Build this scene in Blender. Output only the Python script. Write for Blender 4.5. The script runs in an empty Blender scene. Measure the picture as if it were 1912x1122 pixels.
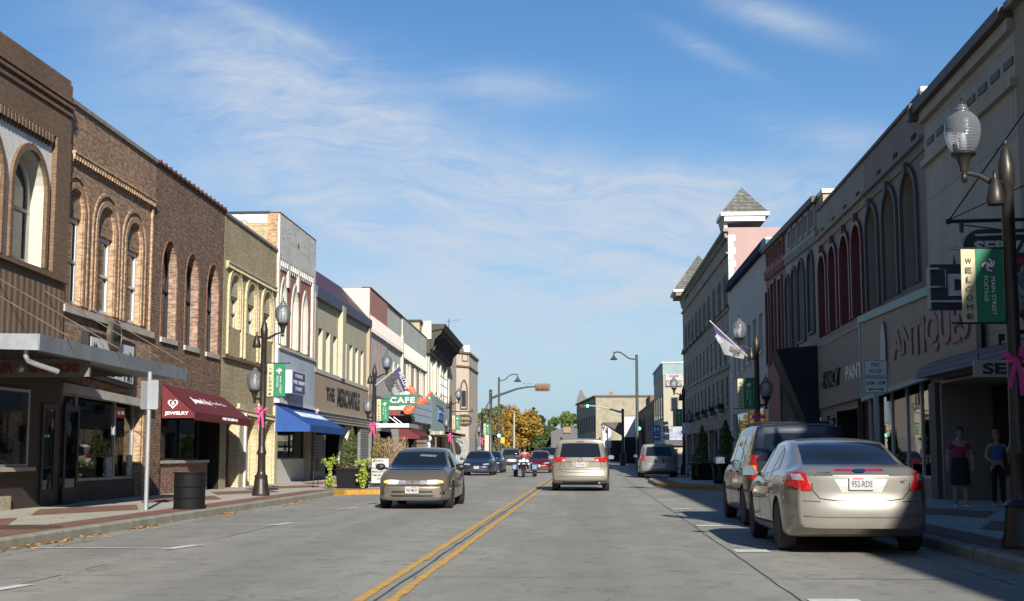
import bpy, bmesh, math, random
from math import pi, sin, cos, tan, radians, sqrt, atan2
from mathutils import Vector, Matrix, geometry
from mathutils.bvhtree import BVHTree
random.seed(11)
S = bpy.context.scene
COL = S.collection
V = Vector

# ------------------------------------------------------------------ camera
PITCH, YAW, CAMH = radians(6.526), radians(3.275), 1.25
cam_data = bpy.data.cameras.new('camera')
cam = bpy.data.objects.new('camera', cam_data)
COL.objects.link(cam)
cam.location = (0, 0, CAMH)
cam.rotation_euler = (pi/2 + PITCH, 0, YAW)
cam_data.sensor_width = 36
cam_data.lens = 2500/1912*36
cam_data.clip_start = 0.1
cam_data.clip_end = 6000
S.camera = cam
# ------------------------------------------------------------------ sun and exposure
SUN_DIR = V((-.55, 2.16, -1.0)).normalized()        # the way the light travels
sun_data = bpy.data.lights.new('sun', 'SUN')
sun_data.energy = 5.0
sun_data.angle = radians(.5)
sun_data.color = (1.0, .945, .86)
sun = bpy.data.objects.new('sun', sun_data)
COL.objects.link(sun)
sun.location = (20, -60, 40)
sun.rotation_euler = SUN_DIR.to_track_quat('-Z', 'Y').to_euler()
S.view_settings.view_transform = 'Standard'
S.view_settings.look = 'None'
S.view_settings.exposure = 0.66
S.view_settings.gamma = 1.0
S.view_settings.use_curve_mapping = False
S.cycles.max_bounces = 6
S.cycles.transparent_max_bounces = 8
S.cycles.caustics_reflective = False
S.cycles.caustics_refractive = False

# ------------------------------------------------------------------ node helpers
class NT:
    def __init__(s, tree):
        s.t = tree; s.n = tree.nodes; s.l = tree.links
    def add(s, typ, **kw):
        n = s.n.new(typ)
        for k, v in kw.items():
            setattr(n, k, v)
        return n
    def link(s, a, b):
        s.l.new(a, b)
    def math(s, op, a, b=None, c=None, clamp=False):
        n = s.n.new('ShaderNodeMath'); n.operation = op; n.use_clamp = clamp
        for i, v in enumerate((a, b, c)):
            if v is None: continue
            if isinstance(v, (int, float)): n.inputs[i].default_value = v
            else: s.l.new(v, n.inputs[i])
        return n.outputs[0]
    def mix(s, fac, a, b, blend='MIX'):
        n = s.n.new('ShaderNodeMix'); n.data_type = 'RGBA'; n.blend_type = blend
        for i, v in ((0, fac), (6, a), (7, b)):
            if isinstance(v, (int, float)): n.inputs[i].default_value = v
            elif isinstance(v, (tuple, list)): n.inputs[i].default_value = (*v[:3], 1)
            else: s.l.new(v, n.inputs[i])
        return n.outputs[2]
    def ramp(s, fac, p0, p1, c0=(0, 0, 0), c1=(1, 1, 1)):
        n = s.n.new('ShaderNodeMapRange'); n.interpolation_type = 'SMOOTHSTEP'
        n.inputs[1].default_value = p0; n.inputs[2].default_value = p1
        s.l.new(fac, n.inputs[0])
        return n.outputs[0]
    def noise(s, vec, scale, detail=3, rough=.55, dist=0.0):
        n = s.n.new('ShaderNodeTexNoise')
        n.inputs['Scale'].default_value = scale; n.inputs['Detail'].default_value = detail
        n.inputs['Roughness'].default_value = rough; n.inputs['Distortion'].default_value = dist
        if vec is not None: s.l.new(vec, n.inputs['Vector'])
        return n.outputs['Fac']
    def mapping(s, vec, scale=(1, 1, 1), rot=(0, 0, 0), loc=(0, 0, 0)):
        n = s.n.new('ShaderNodeMapping')
        n.inputs['Scale'].default_value = scale; n.inputs['Rotation'].default_value = rot
        n.inputs['Location'].default_value = loc
        s.l.new(vec, n.inputs['Vector'])
        return n.outputs[0]

# ------------------------------------------------------------------ world: Nishita sky with cirrus
W = bpy.data.worlds.new('World'); S.world = W; W.use_nodes = True
nt = NT(W.node_tree); W.node_tree.nodes.clear()
sky = nt.add('ShaderNodeTexSky', sky_type='NISHITA')
sky.sun_disc = False
toward = -SUN_DIR
sky.sun_elevation = math.asin(toward.z)
sky.sun_rotation = atan2(toward.x, toward.y)
sky.air_density = 1.0; sky.dust_density = .3; sky.ozone_density = 1.6
tc = nt.add('ShaderNodeTexCoord')
sep = nt.add('ShaderNodeSeparateXYZ'); nt.link(tc.outputs['Generated'], sep.inputs[0])
az = nt.math('ARCTAN2', sep.outputs[0], sep.outputs[1])
el = nt.math('ARCSINE', sep.outputs[2])
comb = nt.add('ShaderNodeCombineXYZ'); nt.link(az, comb.inputs[0]); nt.link(el, comb.inputs[1])
def pix_dir(px, py):
    x, y = (px-956)/2500, (561-py)/2500
    r = V((cos(YAW), sin(YAW), 0)); u = V((sin(YAW)*sin(PITCH), -cos(YAW)*sin(PITCH), cos(PITCH)))
    f = V((-sin(YAW)*cos(PITCH), cos(YAW)*cos(PITCH), sin(PITCH)))
    return (f + r*x + u*y).normalized()
def blob(px, py, rx, ry, rot, amp):
    d = pix_dir(px, py); a0, e0 = atan2(d.x, d.y), math.asin(d.z)
    da = nt.math('SUBTRACT', az, a0); de = nt.math('SUBTRACT', el, e0)
    c, s_ = cos(rot), sin(rot)
    u = nt.math('ADD', nt.math('MULTIPLY', da, c), nt.math('MULTIPLY', de, s_))
    v = nt.math('SUBTRACT', nt.math('MULTIPLY', de, c), nt.math('MULTIPLY', da, s_))
    u = nt.math('MULTIPLY', u, 2500/rx); v = nt.math('MULTIPLY', v, 2500/ry)
    q = nt.math('ADD', nt.math('MULTIPLY', u, u), nt.math('MULTIPLY', v, v))
    return nt.math('MULTIPLY', nt.math('EXPONENT', nt.math('MULTIPLY', q, -1.0)), amp)
warp = nt.add('ShaderNodeTexNoise'); warp.inputs['Scale'].default_value = 4; warp.inputs['Detail'].default_value = 3
nt.link(comb.outputs[0], warp.inputs['Vector'])
wv = nt.add('ShaderNodeVectorMath', operation='MULTIPLY_ADD')
nt.link(warp.outputs['Color'], wv.inputs[0]); wv.inputs[1].default_value = (.16, .12, 0); nt.link(comb.outputs[0], wv.inputs[2])
m1 = nt.mapping(wv.outputs[0], scale=(6, 22, 1), rot=(0, 0, radians(22)))
m2 = nt.mapping(wv.outputs[0], scale=(12, 60, 1), rot=(0, 0, radians(30)))
n1 = nt.noise(m1, 1.0, 6, .62, .5); n2 = nt.noise(m2, 1.3, 8, .68, .8)
n3 = nt.noise(comb.outputs[0], 7, 6, .6, .6)
mask = None
for b in [(680, 280, 340, 120, -.42, .95), (960, 165, 150, 34, -.10, .42), (1060, 380, 360, 85, -.08, .95),
          (700, 430, 240, 36, -.30, .62), (1170, 500, 300, 70, -.30, .6), (430, 130, 330, 80, -.35, .30),
          (500, 45, 170, 22, -.35, .42), (1440, 30, 150, 26, -.35, .55), (1330, 100, 110, 18, -.5, .32),
          (1240, 370, 170, 50, .1, .55), (1560, 250, 160, 30, -.2, .35), (900, 640, 900, 130, 0, .50),
          (1480, 360, 160, 60, .3, .45), (300, 300, 240, 120, -.3, .28), (700, 540, 400, 80, 0, .35)]:
    o = blob(*b); mask = o if mask is None else nt.math('ADD', mask, o)
tex = nt.math('ADD', nt.math('MULTIPLY', n1, .42), nt.math('ADD', nt.math('MULTIPLY', n2, .43), nt.math('MULTIPLY', n3, .4)))
cl = nt.math('MULTIPLY', nt.ramp(tex, .34, .80), nt.math('MINIMUM', nt.math('MULTIPLY', mask, 1.25), 1.0), clamp=True)
cl = nt.math('MULTIPLY', cl, .98)
hs = nt.add('ShaderNodeHueSaturation'); hs.inputs['Saturation'].default_value = 1.30
nt.link(sky.outputs[0], hs.inputs['Color'])
cloudcol = nt.add('ShaderNodeRGB'); cloudcol.outputs[0].default_value = (6.6, 7.4, 8.6, 1)
hz = nt.math('EXPONENT', nt.math('MULTIPLY', nt.math('MAXIMUM', el, 0.0), -7.0))
tint = nt.mix(1.0, hs.outputs[0], (.90, 1.06, 1.26), 'MULTIPLY')
air = nt.mix(nt.math('MULTIPLY', hz, .95), tint, (4.0, 6.0, 8.0))      # the pale layer of air low over the horizon
skymix = nt.mix(cl, air, cloudcol.outputs[0])
bg = nt.add('ShaderNodeBackground'); bg.inputs['Strength'].default_value = .058
nt.link(skymix, bg.inputs[0])
wo = nt.add('ShaderNodeOutputWorld'); nt.link(bg.outputs[0], wo.inputs[0])

# ------------------------------------------------------------------ places on known planes
def ray(px, py):
    return pix_dir(px, py)
def onx(px, py, X):                # where a sight line meets a facade plane x = X -> (y, z)
    d = ray(px, py); t = X/d.x
    return (d.y*t, CAMH + d.z*t)
def ony(px, py, Y):                # ... a plane y = Y -> (x, z)
    d = ray(px, py); t = Y/d.y
    return (d.x*t, CAMH + d.z*t)
XL, XR = -11.6, 8.6
def L(px, py, off=0.0): return onx(px, py, XL + off)
def R(px, py, off=0.0): return onx(px, py, XR - off)

# ------------------------------------------------------------------ materials
MATS = {}
def newmat(name):
    m = bpy.data.materials.new(name); m.use_nodes = True
    t = NT(m.node_tree); b = m.node_tree.nodes['Principled BSDF']
    return m, t, b
def setb(b, col=None, rough=.6, metal=0.0, spec=None, coat=0.0):
    if col is not None: b.inputs['Base Color'].default_value = (*col[:3], 1)
    b.inputs['Roughness'].default_value = rough; b.inputs['Metallic'].default_value = metal
    if spec is not None: b.inputs['Specular IOR Level'].default_value = spec
    if coat: b.inputs['Coat Weight'].default_value = coat; b.inputs['Coat Roughness'].default_value = .05
def plain(name, col, rough=.6, metal=0.0, spec=None, coat=0.0, var=.12, scale=3.0, bump=0.0, fine=0.0):
    """a painted / cast surface: colour broken up by two noises, slight bump"""
    if name in MATS: return MATS[name]
    m, t, b = newmat(name); setb(b, col, rough, metal, spec, coat)
    tc = t.add('ShaderNodeTexCoord')
    if var:
        n = t.noise(tc.outputs['Object'], scale, 5, .65)
        n2 = t.noise(t.mapping(tc.outputs['Object'], scale=(1, 1, .25)), scale*2.3, 4, .6)
        f = t.math('ADD', t.math('MULTIPLY', n, .6), t.math('MULTIPLY', n2, .4))
        f = t.ramp(f, .3, .72)
        lo = tuple(c*(1-var) for c in col[:3]); hi = tuple(min(1, c*(1+var)) for c in col[:3])
        t.link(t.mix(f, lo, hi), b.inputs['Base Color'])
        r = t.math('ADD', t.math('MULTIPLY', f, .12), rough-.06, clamp=True); t.link(r, b.inputs['Roughness'])
    if bump:
        bp = t.add('ShaderNodeBump'); bp.inputs['Strength'].default_value = .5; bp.inputs['Distance'].default_value = bump
        t.link(t.noise(tc.outputs['Object'], fine or 40, 4, .7), bp.inputs['Height']); t.link(bp.outputs[0], b.inputs['Normal'])
    MATS[name] = m
    return m
def brick(name, c1, c2, mortar, bw=.215, rh=.075, ms=.011, stain=.35, bump=.012, painted=0.0, bias=0.0, streak=True, vary=1.0):
    if name in MATS: return MATS[name]
    m, t, b = newmat(name); setb(b, c1, .85)
    tc = t.add('ShaderNodeTexCoord'); sp = t.add('ShaderNodeSeparateXYZ'); t.link(tc.outputs['Object'], sp.inputs[0])
    u = t.math('ADD', sp.outputs[0], sp.outputs[1])
    cb = t.add('ShaderNodeCombineXYZ'); t.link(u, cb.inputs[0]); t.link(sp.outputs[2], cb.inputs[1])
    br = t.add('ShaderNodeTexBrick')
    t.link(cb.outputs[0], br.inputs['Vector'])
    br.inputs['Color1'].default_value = (*c1, 1); br.inputs['Color2'].default_value = (*c2, 1)
    br.inputs['Mortar'].default_value = (*mortar, 1)
    br.inputs['Scale'].default_value = 1; br.inputs['Brick Width'].default_value = bw
    br.inputs['Row Height'].default_value = rh; br.inputs['Mortar Size'].default_value = ms
    br.inputs['Bias'].default_value = bias; br.inputs['Mortar Smooth'].default_value = .2
    n = t.noise(tc.outputs['Object'], .55, 6, .65); f = t.ramp(n, .35, .7)
    n2 = t.noise(t.mapping(cb.outputs[0], scale=(3.2, .35, 1)), 1.0, 5, .7); f2 = t.ramp(n2, .42, .75)
    n3 = t.noise(t.mapping(cb.outputs[0], scale=(5, 13, 1)), 1.0, 2, .5); f3 = t.ramp(n3, .3, .7)
    dark = t.mix(1.0, br.outputs['Color'], (1-stain, 1-stain*1.0, 1-stain*.95), 'MULTIPLY')
    c = t.mix(t.math('MULTIPLY', f, .75), br.outputs['Color'], dark)
    c = t.mix(t.math('MULTIPLY', f2, .5 if streak else 0.1), c, dark)
    lite = t.mix(1.0, c, tuple(1+(q-1)*vary for q in (1.42, 1.37, 1.28)), 'MULTIPLY')
    c = t.mix(f3, t.mix(1.0, c, tuple(1+(q-1)*vary for q in (.66, .65, .66)), 'MULTIPLY'), lite)
    t.link(c, b.inputs['Base Color'])
    bp = t.add('ShaderNodeBump'); bp.inputs['Strength'].default_value = .6; bp.inputs['Distance'].default_value = bump
    h = t.math('SUBTRACT', 1.0, br.outputs['Fac']); h = t.math('ADD', h, t.math('MULTIPLY', n3, .5))
    t.link(h, bp.inputs['Height']); t.link(bp.outputs[0], b.inputs['Normal'])
    MATS[name] = m
    return m
def stucco(name, col, var=.14, streak=.25, rough=.85, peel=None, rib=0.0, bump=.006, panel=None):
    """painted render / stucco / siding: vertical grime streaks, optional peeling patches, ribs along the wall or panel joints"""
    if name in MATS: return MATS[name]
    m, t, b = newmat(name); setb(b, col, rough)
    tc = t.add('ShaderNodeTexCoord'); sp = t.add('ShaderNodeSeparateXYZ'); t.link(tc.outputs['Object'], sp.inputs[0])
    u = t.math('ADD', sp.outputs[0], sp.outputs[1])
    cb = t.add('ShaderNodeCombineXYZ'); t.link(u, cb.inputs[0]); t.link(sp.outputs[2], cb.inputs[1])
    n = t.noise(cb.outputs[0], .8, 6, .7); f = t.ramp(n, .3, .7)
    s_ = t.noise(t.mapping(cb.outputs[0], scale=(4, .3, 1)), 1.0, 6, .72); fs = t.ramp(s_, .45, .78)
    c = t.mix(f, tuple(x*(1-var) for x in col), tuple(min(1, x*(1+var*.6)) for x in col))
    c = t.mix(t.math('MULTIPLY', fs, streak), c, tuple(x*.45 for x in col))
    if peel:
        p = t.noise(t.mapping(cb.outputs[0], scale=(1.5, 3.5, 1)), 1.2, 8, .75); fp = t.ramp(p, .56, .62)
        c = t.mix(fp, c, peel)
    h = t.noise(cb.outputs[0], 22, 5, .7)
    if rib:
        w = t.math('PINGPONG', t.math('MULTIPLY', u, 1/rib), 1.0)
        w = t.ramp(w, .35, .65); h = t.math('ADD', t.math('MULTIPLY', w, 4.0), h)
        c = t.mix(t.math('MULTIPLY', w, .22), c, tuple(x*.5 for x in col))
    if panel:
        br = t.add('ShaderNodeTexBrick'); t.link(cb.outputs[0], br.inputs['Vector'])
        br.inputs['Scale'].default_value = 1; br.inputs['Brick Width'].default_value = panel[0]; br.inputs['Row Height'].default_value = panel[1]
        br.inputs['Mortar Size'].default_value = panel[2]
        br.inputs['Color1'].default_value = (1, 1, 1, 1); br.inputs['Color2'].default_value = (.86, .86, .86, 1); br.inputs['Mortar'].default_value = (.55, .55, .55, 1)
        c = t.mix(1.0, c, br.outputs['Color'], 'MULTIPLY')
        h = t.math('SUBTRACT', h, t.math('MULTIPLY', br.outputs['Fac'], 3.0))
    t.link(c, b.inputs['Base Color'])
    bp = t.add('ShaderNodeBump'); bp.inputs['Strength'].default_value = .6; bp.inputs['Distance'].default_value = bump
    t.link(h, bp.inputs['Height']); t.link(bp.outputs[0], b.inputs['Normal'])
    MATS[name] = m
    return m
def glass(name='dark_glass', col=(.012, .016, .02), rough=.03, wob=.0):
    if name in MATS: return MATS[name]
    m, t, b = newmat(name); setb(b, col, rough, 0, .5)
    b.inputs['IOR'].default_value = 1.55
    if wob:
        tc = t.add('ShaderNodeTexCoord'); bp = t.add('ShaderNodeBump'); bp.inputs['Strength'].default_value = .25
        bp.inputs['Distance'].default_value = wob
        t.link(t.noise(tc.outputs['Object'], 1.3, 2, .5), bp.inputs['Height']); t.link(bp.outputs[0], b.inputs['Normal'])
    MATS[name] = m
    return m
def emit(name, col, strength):
    if name in MATS: return MATS[name]
    m, t, b = newmat(name); setb(b, col, .3)
    b.inputs['Emission Color'].default_value = (*col, 1); b.inputs['Emission Strength'].default_value = strength
    MATS[name] = m
    return m
def paint(name, col, rough=.32, metal=.55):
    if name in MATS: return MATS[name]
    m, t, b = newmat(name); setb(b, col, rough, metal, .5, .8)
    tc = t.add('ShaderNodeTexCoord'); sp = t.add('ShaderNodeSeparateXYZ'); t.link(tc.outputs['Object'], sp.inputs[0])
    # road dust gathers low on the body
    n = t.noise(tc.outputs['Object'], 5, 5, .7)
    low = t.math('SUBTRACT', .75, t.math('ADD', sp.outputs[2], t.math('MULTIPLY', n, .45)))
    f = t.math('MULTIPLY', t.ramp(low, -.05, .45), .40 if max(col) > .1 else .14)
    t.link(t.mix(f, col, (.20, .185, .16)), b.inputs['Base Color'])
    t.link(t.math('ADD', t.math('MULTIPLY', f, .6), rough), b.inputs['Roughness'])
    b.inputs['Coat Roughness'].default_value = .025; b.inputs['Coat Weight'].default_value = .8 if max(col) > .1 else .35
    MATS[name] = m
    return m

# ------------------------------------------------------------------ objects
def chain_loc(o):
    v = V((0, 0, 0))
    while o is not None:
        v += o.location; o = o.parent
    return v
def tag(o, label=None, cat=None, group=None, kind=None):
    if label: o['label'] = label
    if cat: o['category'] = cat
    if group: o['group'] = group
    if kind: o['kind'] = kind
    return o
def thing(name, label, cat, loc=(0, 0, 0), group=None):
    o = bpy.data.objects.new(name, None); COL.objects.link(o); o.location = loc
    o.empty_display_size = .3
    return tag(o, label, cat, group)
def copy_tree(o, parent=None):
    c = o.copy(); COL.objects.link(c); c.parent = parent
    for ch in [x for x in o.children]:
        copy_tree(ch, c)
    return c
class MB:
    def __init__(s):
        s.v = []; s.f = []; s.m = []; s.sm = []
        s.T = None
    def _add(s, vs, fs, m=0, smooth=False):
        o = len(s.v)
        s.v += [(s.T @ V(p)) if s.T else V(p) for p in vs]
        for f in fs:
            s.f.append([i+o for i in f]); s.m.append(m); s.sm.append(smooth)
        return s
    def box(s, x0, x1, y0, y1, z0, z1, m=0):
        x0, x1 = sorted((x0, x1)); y0, y1 = sorted((y0, y1)); z0, z1 = sorted((z0, z1))
        vs = [(x, y, z) for z in (z0, z1) for y in (y0, y1) for x in (x0, x1)]
        return s._add(vs, [(0, 2, 3, 1), (4, 5, 7, 6), (0, 1, 5, 4), (1, 3, 7, 5), (3, 2, 6, 7), (2, 0, 4, 6)], m)
    def hexa(s, b, t, m=0):            # two quads of four points, same winding
        vs = list(b)+list(t)
        return s._add(vs, [(3, 2, 1, 0), (4, 5, 6, 7), (0, 1, 5, 4), (1, 2, 6, 5), (2, 3, 7, 6), (3, 0, 4, 7)], m)
    def quad(s, *pts, m=0): return s._add(pts, [tuple(range(len(pts)))], m)
    def prism(s, pts, ext, m=0, mside=None, smooth=False):       # planar polygon swept by a vector
        n = len(pts); e = V(ext); P = [V(p) for p in pts]
        vs = P + [p+e for p in P]
        s._add(vs, [tuple(reversed(range(n))), tuple(range(n, 2*n))], m)
        s._add(vs, [(i, (i+1) % n, n+(i+1) % n, n+i) for i in range(n)], m if mside is None else mside, smooth)
        return s
    def tube(s, path, r, n=8, m=0, cap=True):
        P = [V(p) for p in path]; rr = r if isinstance(r, (list, tuple)) else [r]*len(P)
        rings = []; prev = None
        for i, p in enumerate(P):
            d = (P[min(i+1, len(P)-1)]-P[max(i-1, 0)]).normalized()
            if prev is None:
                a = d.orthogonal().normalized()
            else:
                a = prev - d*prev.dot(d)
                a = a.normalized() if a.length > 1e-6 else d.orthogonal().normalized()
            prev = a; b = d.cross(a)
            rings.append([p + (a*cos(2*pi*k/n) + b*sin(2*pi*k/n))*rr[i] for k in range(n)])
        vs = [q for rg in rings for q in rg]
        fs = [(i*n+k, i*n+(k+1) % n, (i+1)*n+(k+1) % n, (i+1)*n+k) for i in range(len(P)-1) for k in range(n)]
        s._add(vs, fs, m, True)
        if cap: s._add(vs, [tuple(reversed(range(n))), tuple(range(len(vs)-n, len(vs)))], m)
        return s
    def lathe(s, prof, c=(0, 0, 0), n=16, m=0, axis='z'):
        vs = []; c = V(c)
        for r, z in prof:
            for k in range(n):
                a = 2*pi*k/n; p = (r*cos(a), r*sin(a), z)
                if axis == 'x': p = (z, r*cos(a), r*sin(a))
                if axis == 'y': p = (r*sin(a), z, r*cos(a))
                vs.append(c+V(p))
        k0 = len(prof)
        s._add(vs, [(i*n+k, i*n+(k+1) % n, (i+1)*n+(k+1) % n, (i+1)*n+k) for i in range(k0-1) for k in range(n)], m, True)
        s._add(vs, [tuple(reversed(range(n))), tuple(range(len(vs)-n, len(vs)))], m)
        return s
    def ball(s, c, r, n=12, m=0):
        rx, ry, rz = r if isinstance(r, (tuple, list)) else (r, r, r)
        vs = []; h = max(4, n//2)
        for i in range(h+1):
            t = pi*i/h
            for k in range(n):
                a = 2*pi*k/n; vs.append(V(c)+V((rx*sin(t)*cos(a), ry*sin(t)*sin(a), rz*cos(t))))
        return s._add(vs, [(i*n+k, (i+1)*n+k, (i+1)*n+(k+1) % n, i*n+(k+1) % n) for i in range(h) for k in range(n)], m, True)
    def build(s, name, mats, parent=None, ang=40, label=None):
        me = bpy.data.meshes.new(name)
        org = chain_loc(parent)
        me.from_pydata([tuple(p-org) for p in s.v], [], s.f)
        if not isinstance(mats, (list, tuple)): mats = [mats]
        for q in mats: me.materials.append(q)
        me.polygons.foreach_set('material_index', s.m)
        me.polygons.foreach_set('use_smooth', s.sm)
        bm = bmesh.new(); bm.from_mesh(me)
        bmesh.ops.remove_doubles(bm, verts=bm.verts, dist=1e-5)
        bmesh.ops.recalc_face_normals(bm, faces=bm.faces)
        bm.to_mesh(me); bm.free()
        if any(s.sm): me.set_sharp_from_angle(angle=radians(ang))
        me.update()
        o = bpy.data.objects.new(name, me); COL.objects.link(o)
        if parent is not None: o.parent = parent
        if label: o['label'] = label
        return o

def text(parent, name, body, c, u, v, w, h, m, depth=.012, bold=.0, spacing=1.0, shear=0.0, warp=None, raw=False):
    """lettering as solid mesh: c = centre, u = reading direction, v = up; fitted to w x h metres"""
    cu = bpy.data.curves.new('t', 'FONT'); cu.body = body; cu.align_x = 'CENTER'; cu.offset = bold
    cu.space_character = spacing; cu.shear = shear; cu.resolution_u = 3; cu.extrude = .02
    to = bpy.data.objects.new('t', cu); COL.objects.link(to)
    dg = bpy.context.evaluated_depsgraph_get(); dg.update()
    me = bpy.data.meshes.new_from_object(to.evaluated_get(dg))
    bpy.data.objects.remove(to); bpy.data.curves.remove(cu)
    xs = [q.co.x for q in me.vertices]; ys = [q.co.y for q in me.vertices]
    if not xs: return None
    x0, x1, y0, y1 = min(xs), max(xs), min(ys), max(ys)
    u = V(u).normalized(); v = V(v).normalized(); n = u.cross(v); c = V(c); org = chain_loc(parent)
    for q in me.vertices:
        a = (q.co.x-(x0+x1)/2)/(x1-x0); b = (q.co.y-(y0+y1)/2)/(y1-y0)
        z = depth if q.co.z > 0 else -.004
        A, B = a*w, b*h
        if warp: A, B = warp(a, b, A, B)
        q.co = c + u*A + v*B + n*z - org
    me.materials.clear(); me.materials.append(m)
    for p in me.polygons: p.material_index = 0
    if raw: return me
    me.name = name
    o = bpy.data.objects.new(name, me); COL.objects.link(o); o.parent = parent
    return o
def join_meshes(name, meshes, mats, parent=None):
    """several lettering meshes of one part into one mesh object (all at the same origin)"""
    bm = bmesh.new()
    idx = []
    for k, me in enumerate(meshes):
        if me is None: continue
        n0 = len(bm.faces)
        bm.from_mesh(me); bm.faces.ensure_lookup_table()
        for f in bm.faces[n0:]: f.material_index = mats.index(me.materials[0])
        bpy.data.meshes.remove(me)
    out = bpy.data.meshes.new(name); bm.to_mesh(out); bm.free()
    for q in mats: out.materials.append(q)
    o = bpy.data.objects.new(name, out); COL.objects.link(o); o.parent = parent
    return o

# ------------------------------------------------------------------ common materials
m_asphalt_dark = plain('asphalt', (.06, .06, .062), .9, var=.2, scale=2, bump=.004)
m_glass = glass()
m_glass_w = glass('upper_window_glass', (.02, .026, .032), .04, .01)
def shop_mat():
    m = bpy.data.materials.new('shop_glass'); m.use_nodes = True; t = NT(m.node_tree); m.node_tree.nodes.clear()
    g = t.add('ShaderNodeBsdfGlossy'); g.inputs['Roughness'].default_value = .015; tr = t.add('ShaderNodeBsdfTransparent'); tr.inputs[0].default_value = (.62, .66, .66, 1)
    lw = t.add('ShaderNodeFresnel'); lw.inputs[0].default_value = 1.6; tc = t.add('ShaderNodeTexCoord'); bp = t.add('ShaderNodeBump'); bp.inputs['Strength'].default_value = .25; bp.inputs['Distance'].default_value = .004
    t.link(t.noise(tc.outputs['Object'], 1.3, 2, .5), bp.inputs['Height']); t.link(bp.outputs[0], g.inputs['Normal']); t.link(bp.outputs[0], lw.inputs['Normal'])
    mx = t.add('ShaderNodeMixShader'); o = t.add('ShaderNodeOutputMaterial'); t.link(t.math('ADD', t.math('MULTIPLY', lw.outputs[0], 1.2), .02, clamp=True), mx.inputs[0]); t.link(tr.outputs[0], mx.inputs[1]); t.link(g.outputs[0], mx.inputs[2]); t.link(mx.outputs[0], o.inputs[0])
    return m
m_shop = shop_mat()
m_white = plain('white_paint', (.60, .60, .575), .5, var=.08)
m_offwhite = plain('off_white_paint', (.47, .45, .38), .6, var=.12)
m_black = plain('black_metal', (.010, .011, .012), .5, var=.1)
m_matte = plain('matte_black_metal', (.006, .006, .007), .75, var=.1, spec=.2)
m_bronze = plain('dark_bronze_metal', (.032, .027, .022), .42, metal=.3, var=.25, scale=6)
m_steel = plain('galvanised_steel', (.42, .44, .45), .45, metal=.6, var=.12, scale=9)
m_stone = plain('limestone', (.42, .39, .33), .85, var=.18, scale=2, bump=.004)
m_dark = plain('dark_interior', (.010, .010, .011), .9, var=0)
m_roofing = plain('tar_roofing', (.05, .05, .052), .95, var=.2, scale=1)
m_rubber = plain('tyre_rubber', (.014, .014, .015), .8, var=.2)
m_chrome = plain('chrome', (.7, .7, .72), .12, metal=1.0, var=0)
m_alloy = plain('alloy_wheel', (.42, .42, .43), .3, metal=.8, var=.1)
m_green = plain('banner_green', (.012, .16, .075), .7, var=.1)
m_cream = plain('banner_cream', (.46, .42, .26), .7, var=.08)
m_pink = plain('pink_ribbon_fabric', (.50, .035, .17), .6, var=.15, scale=12)
m_yellow = None
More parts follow.
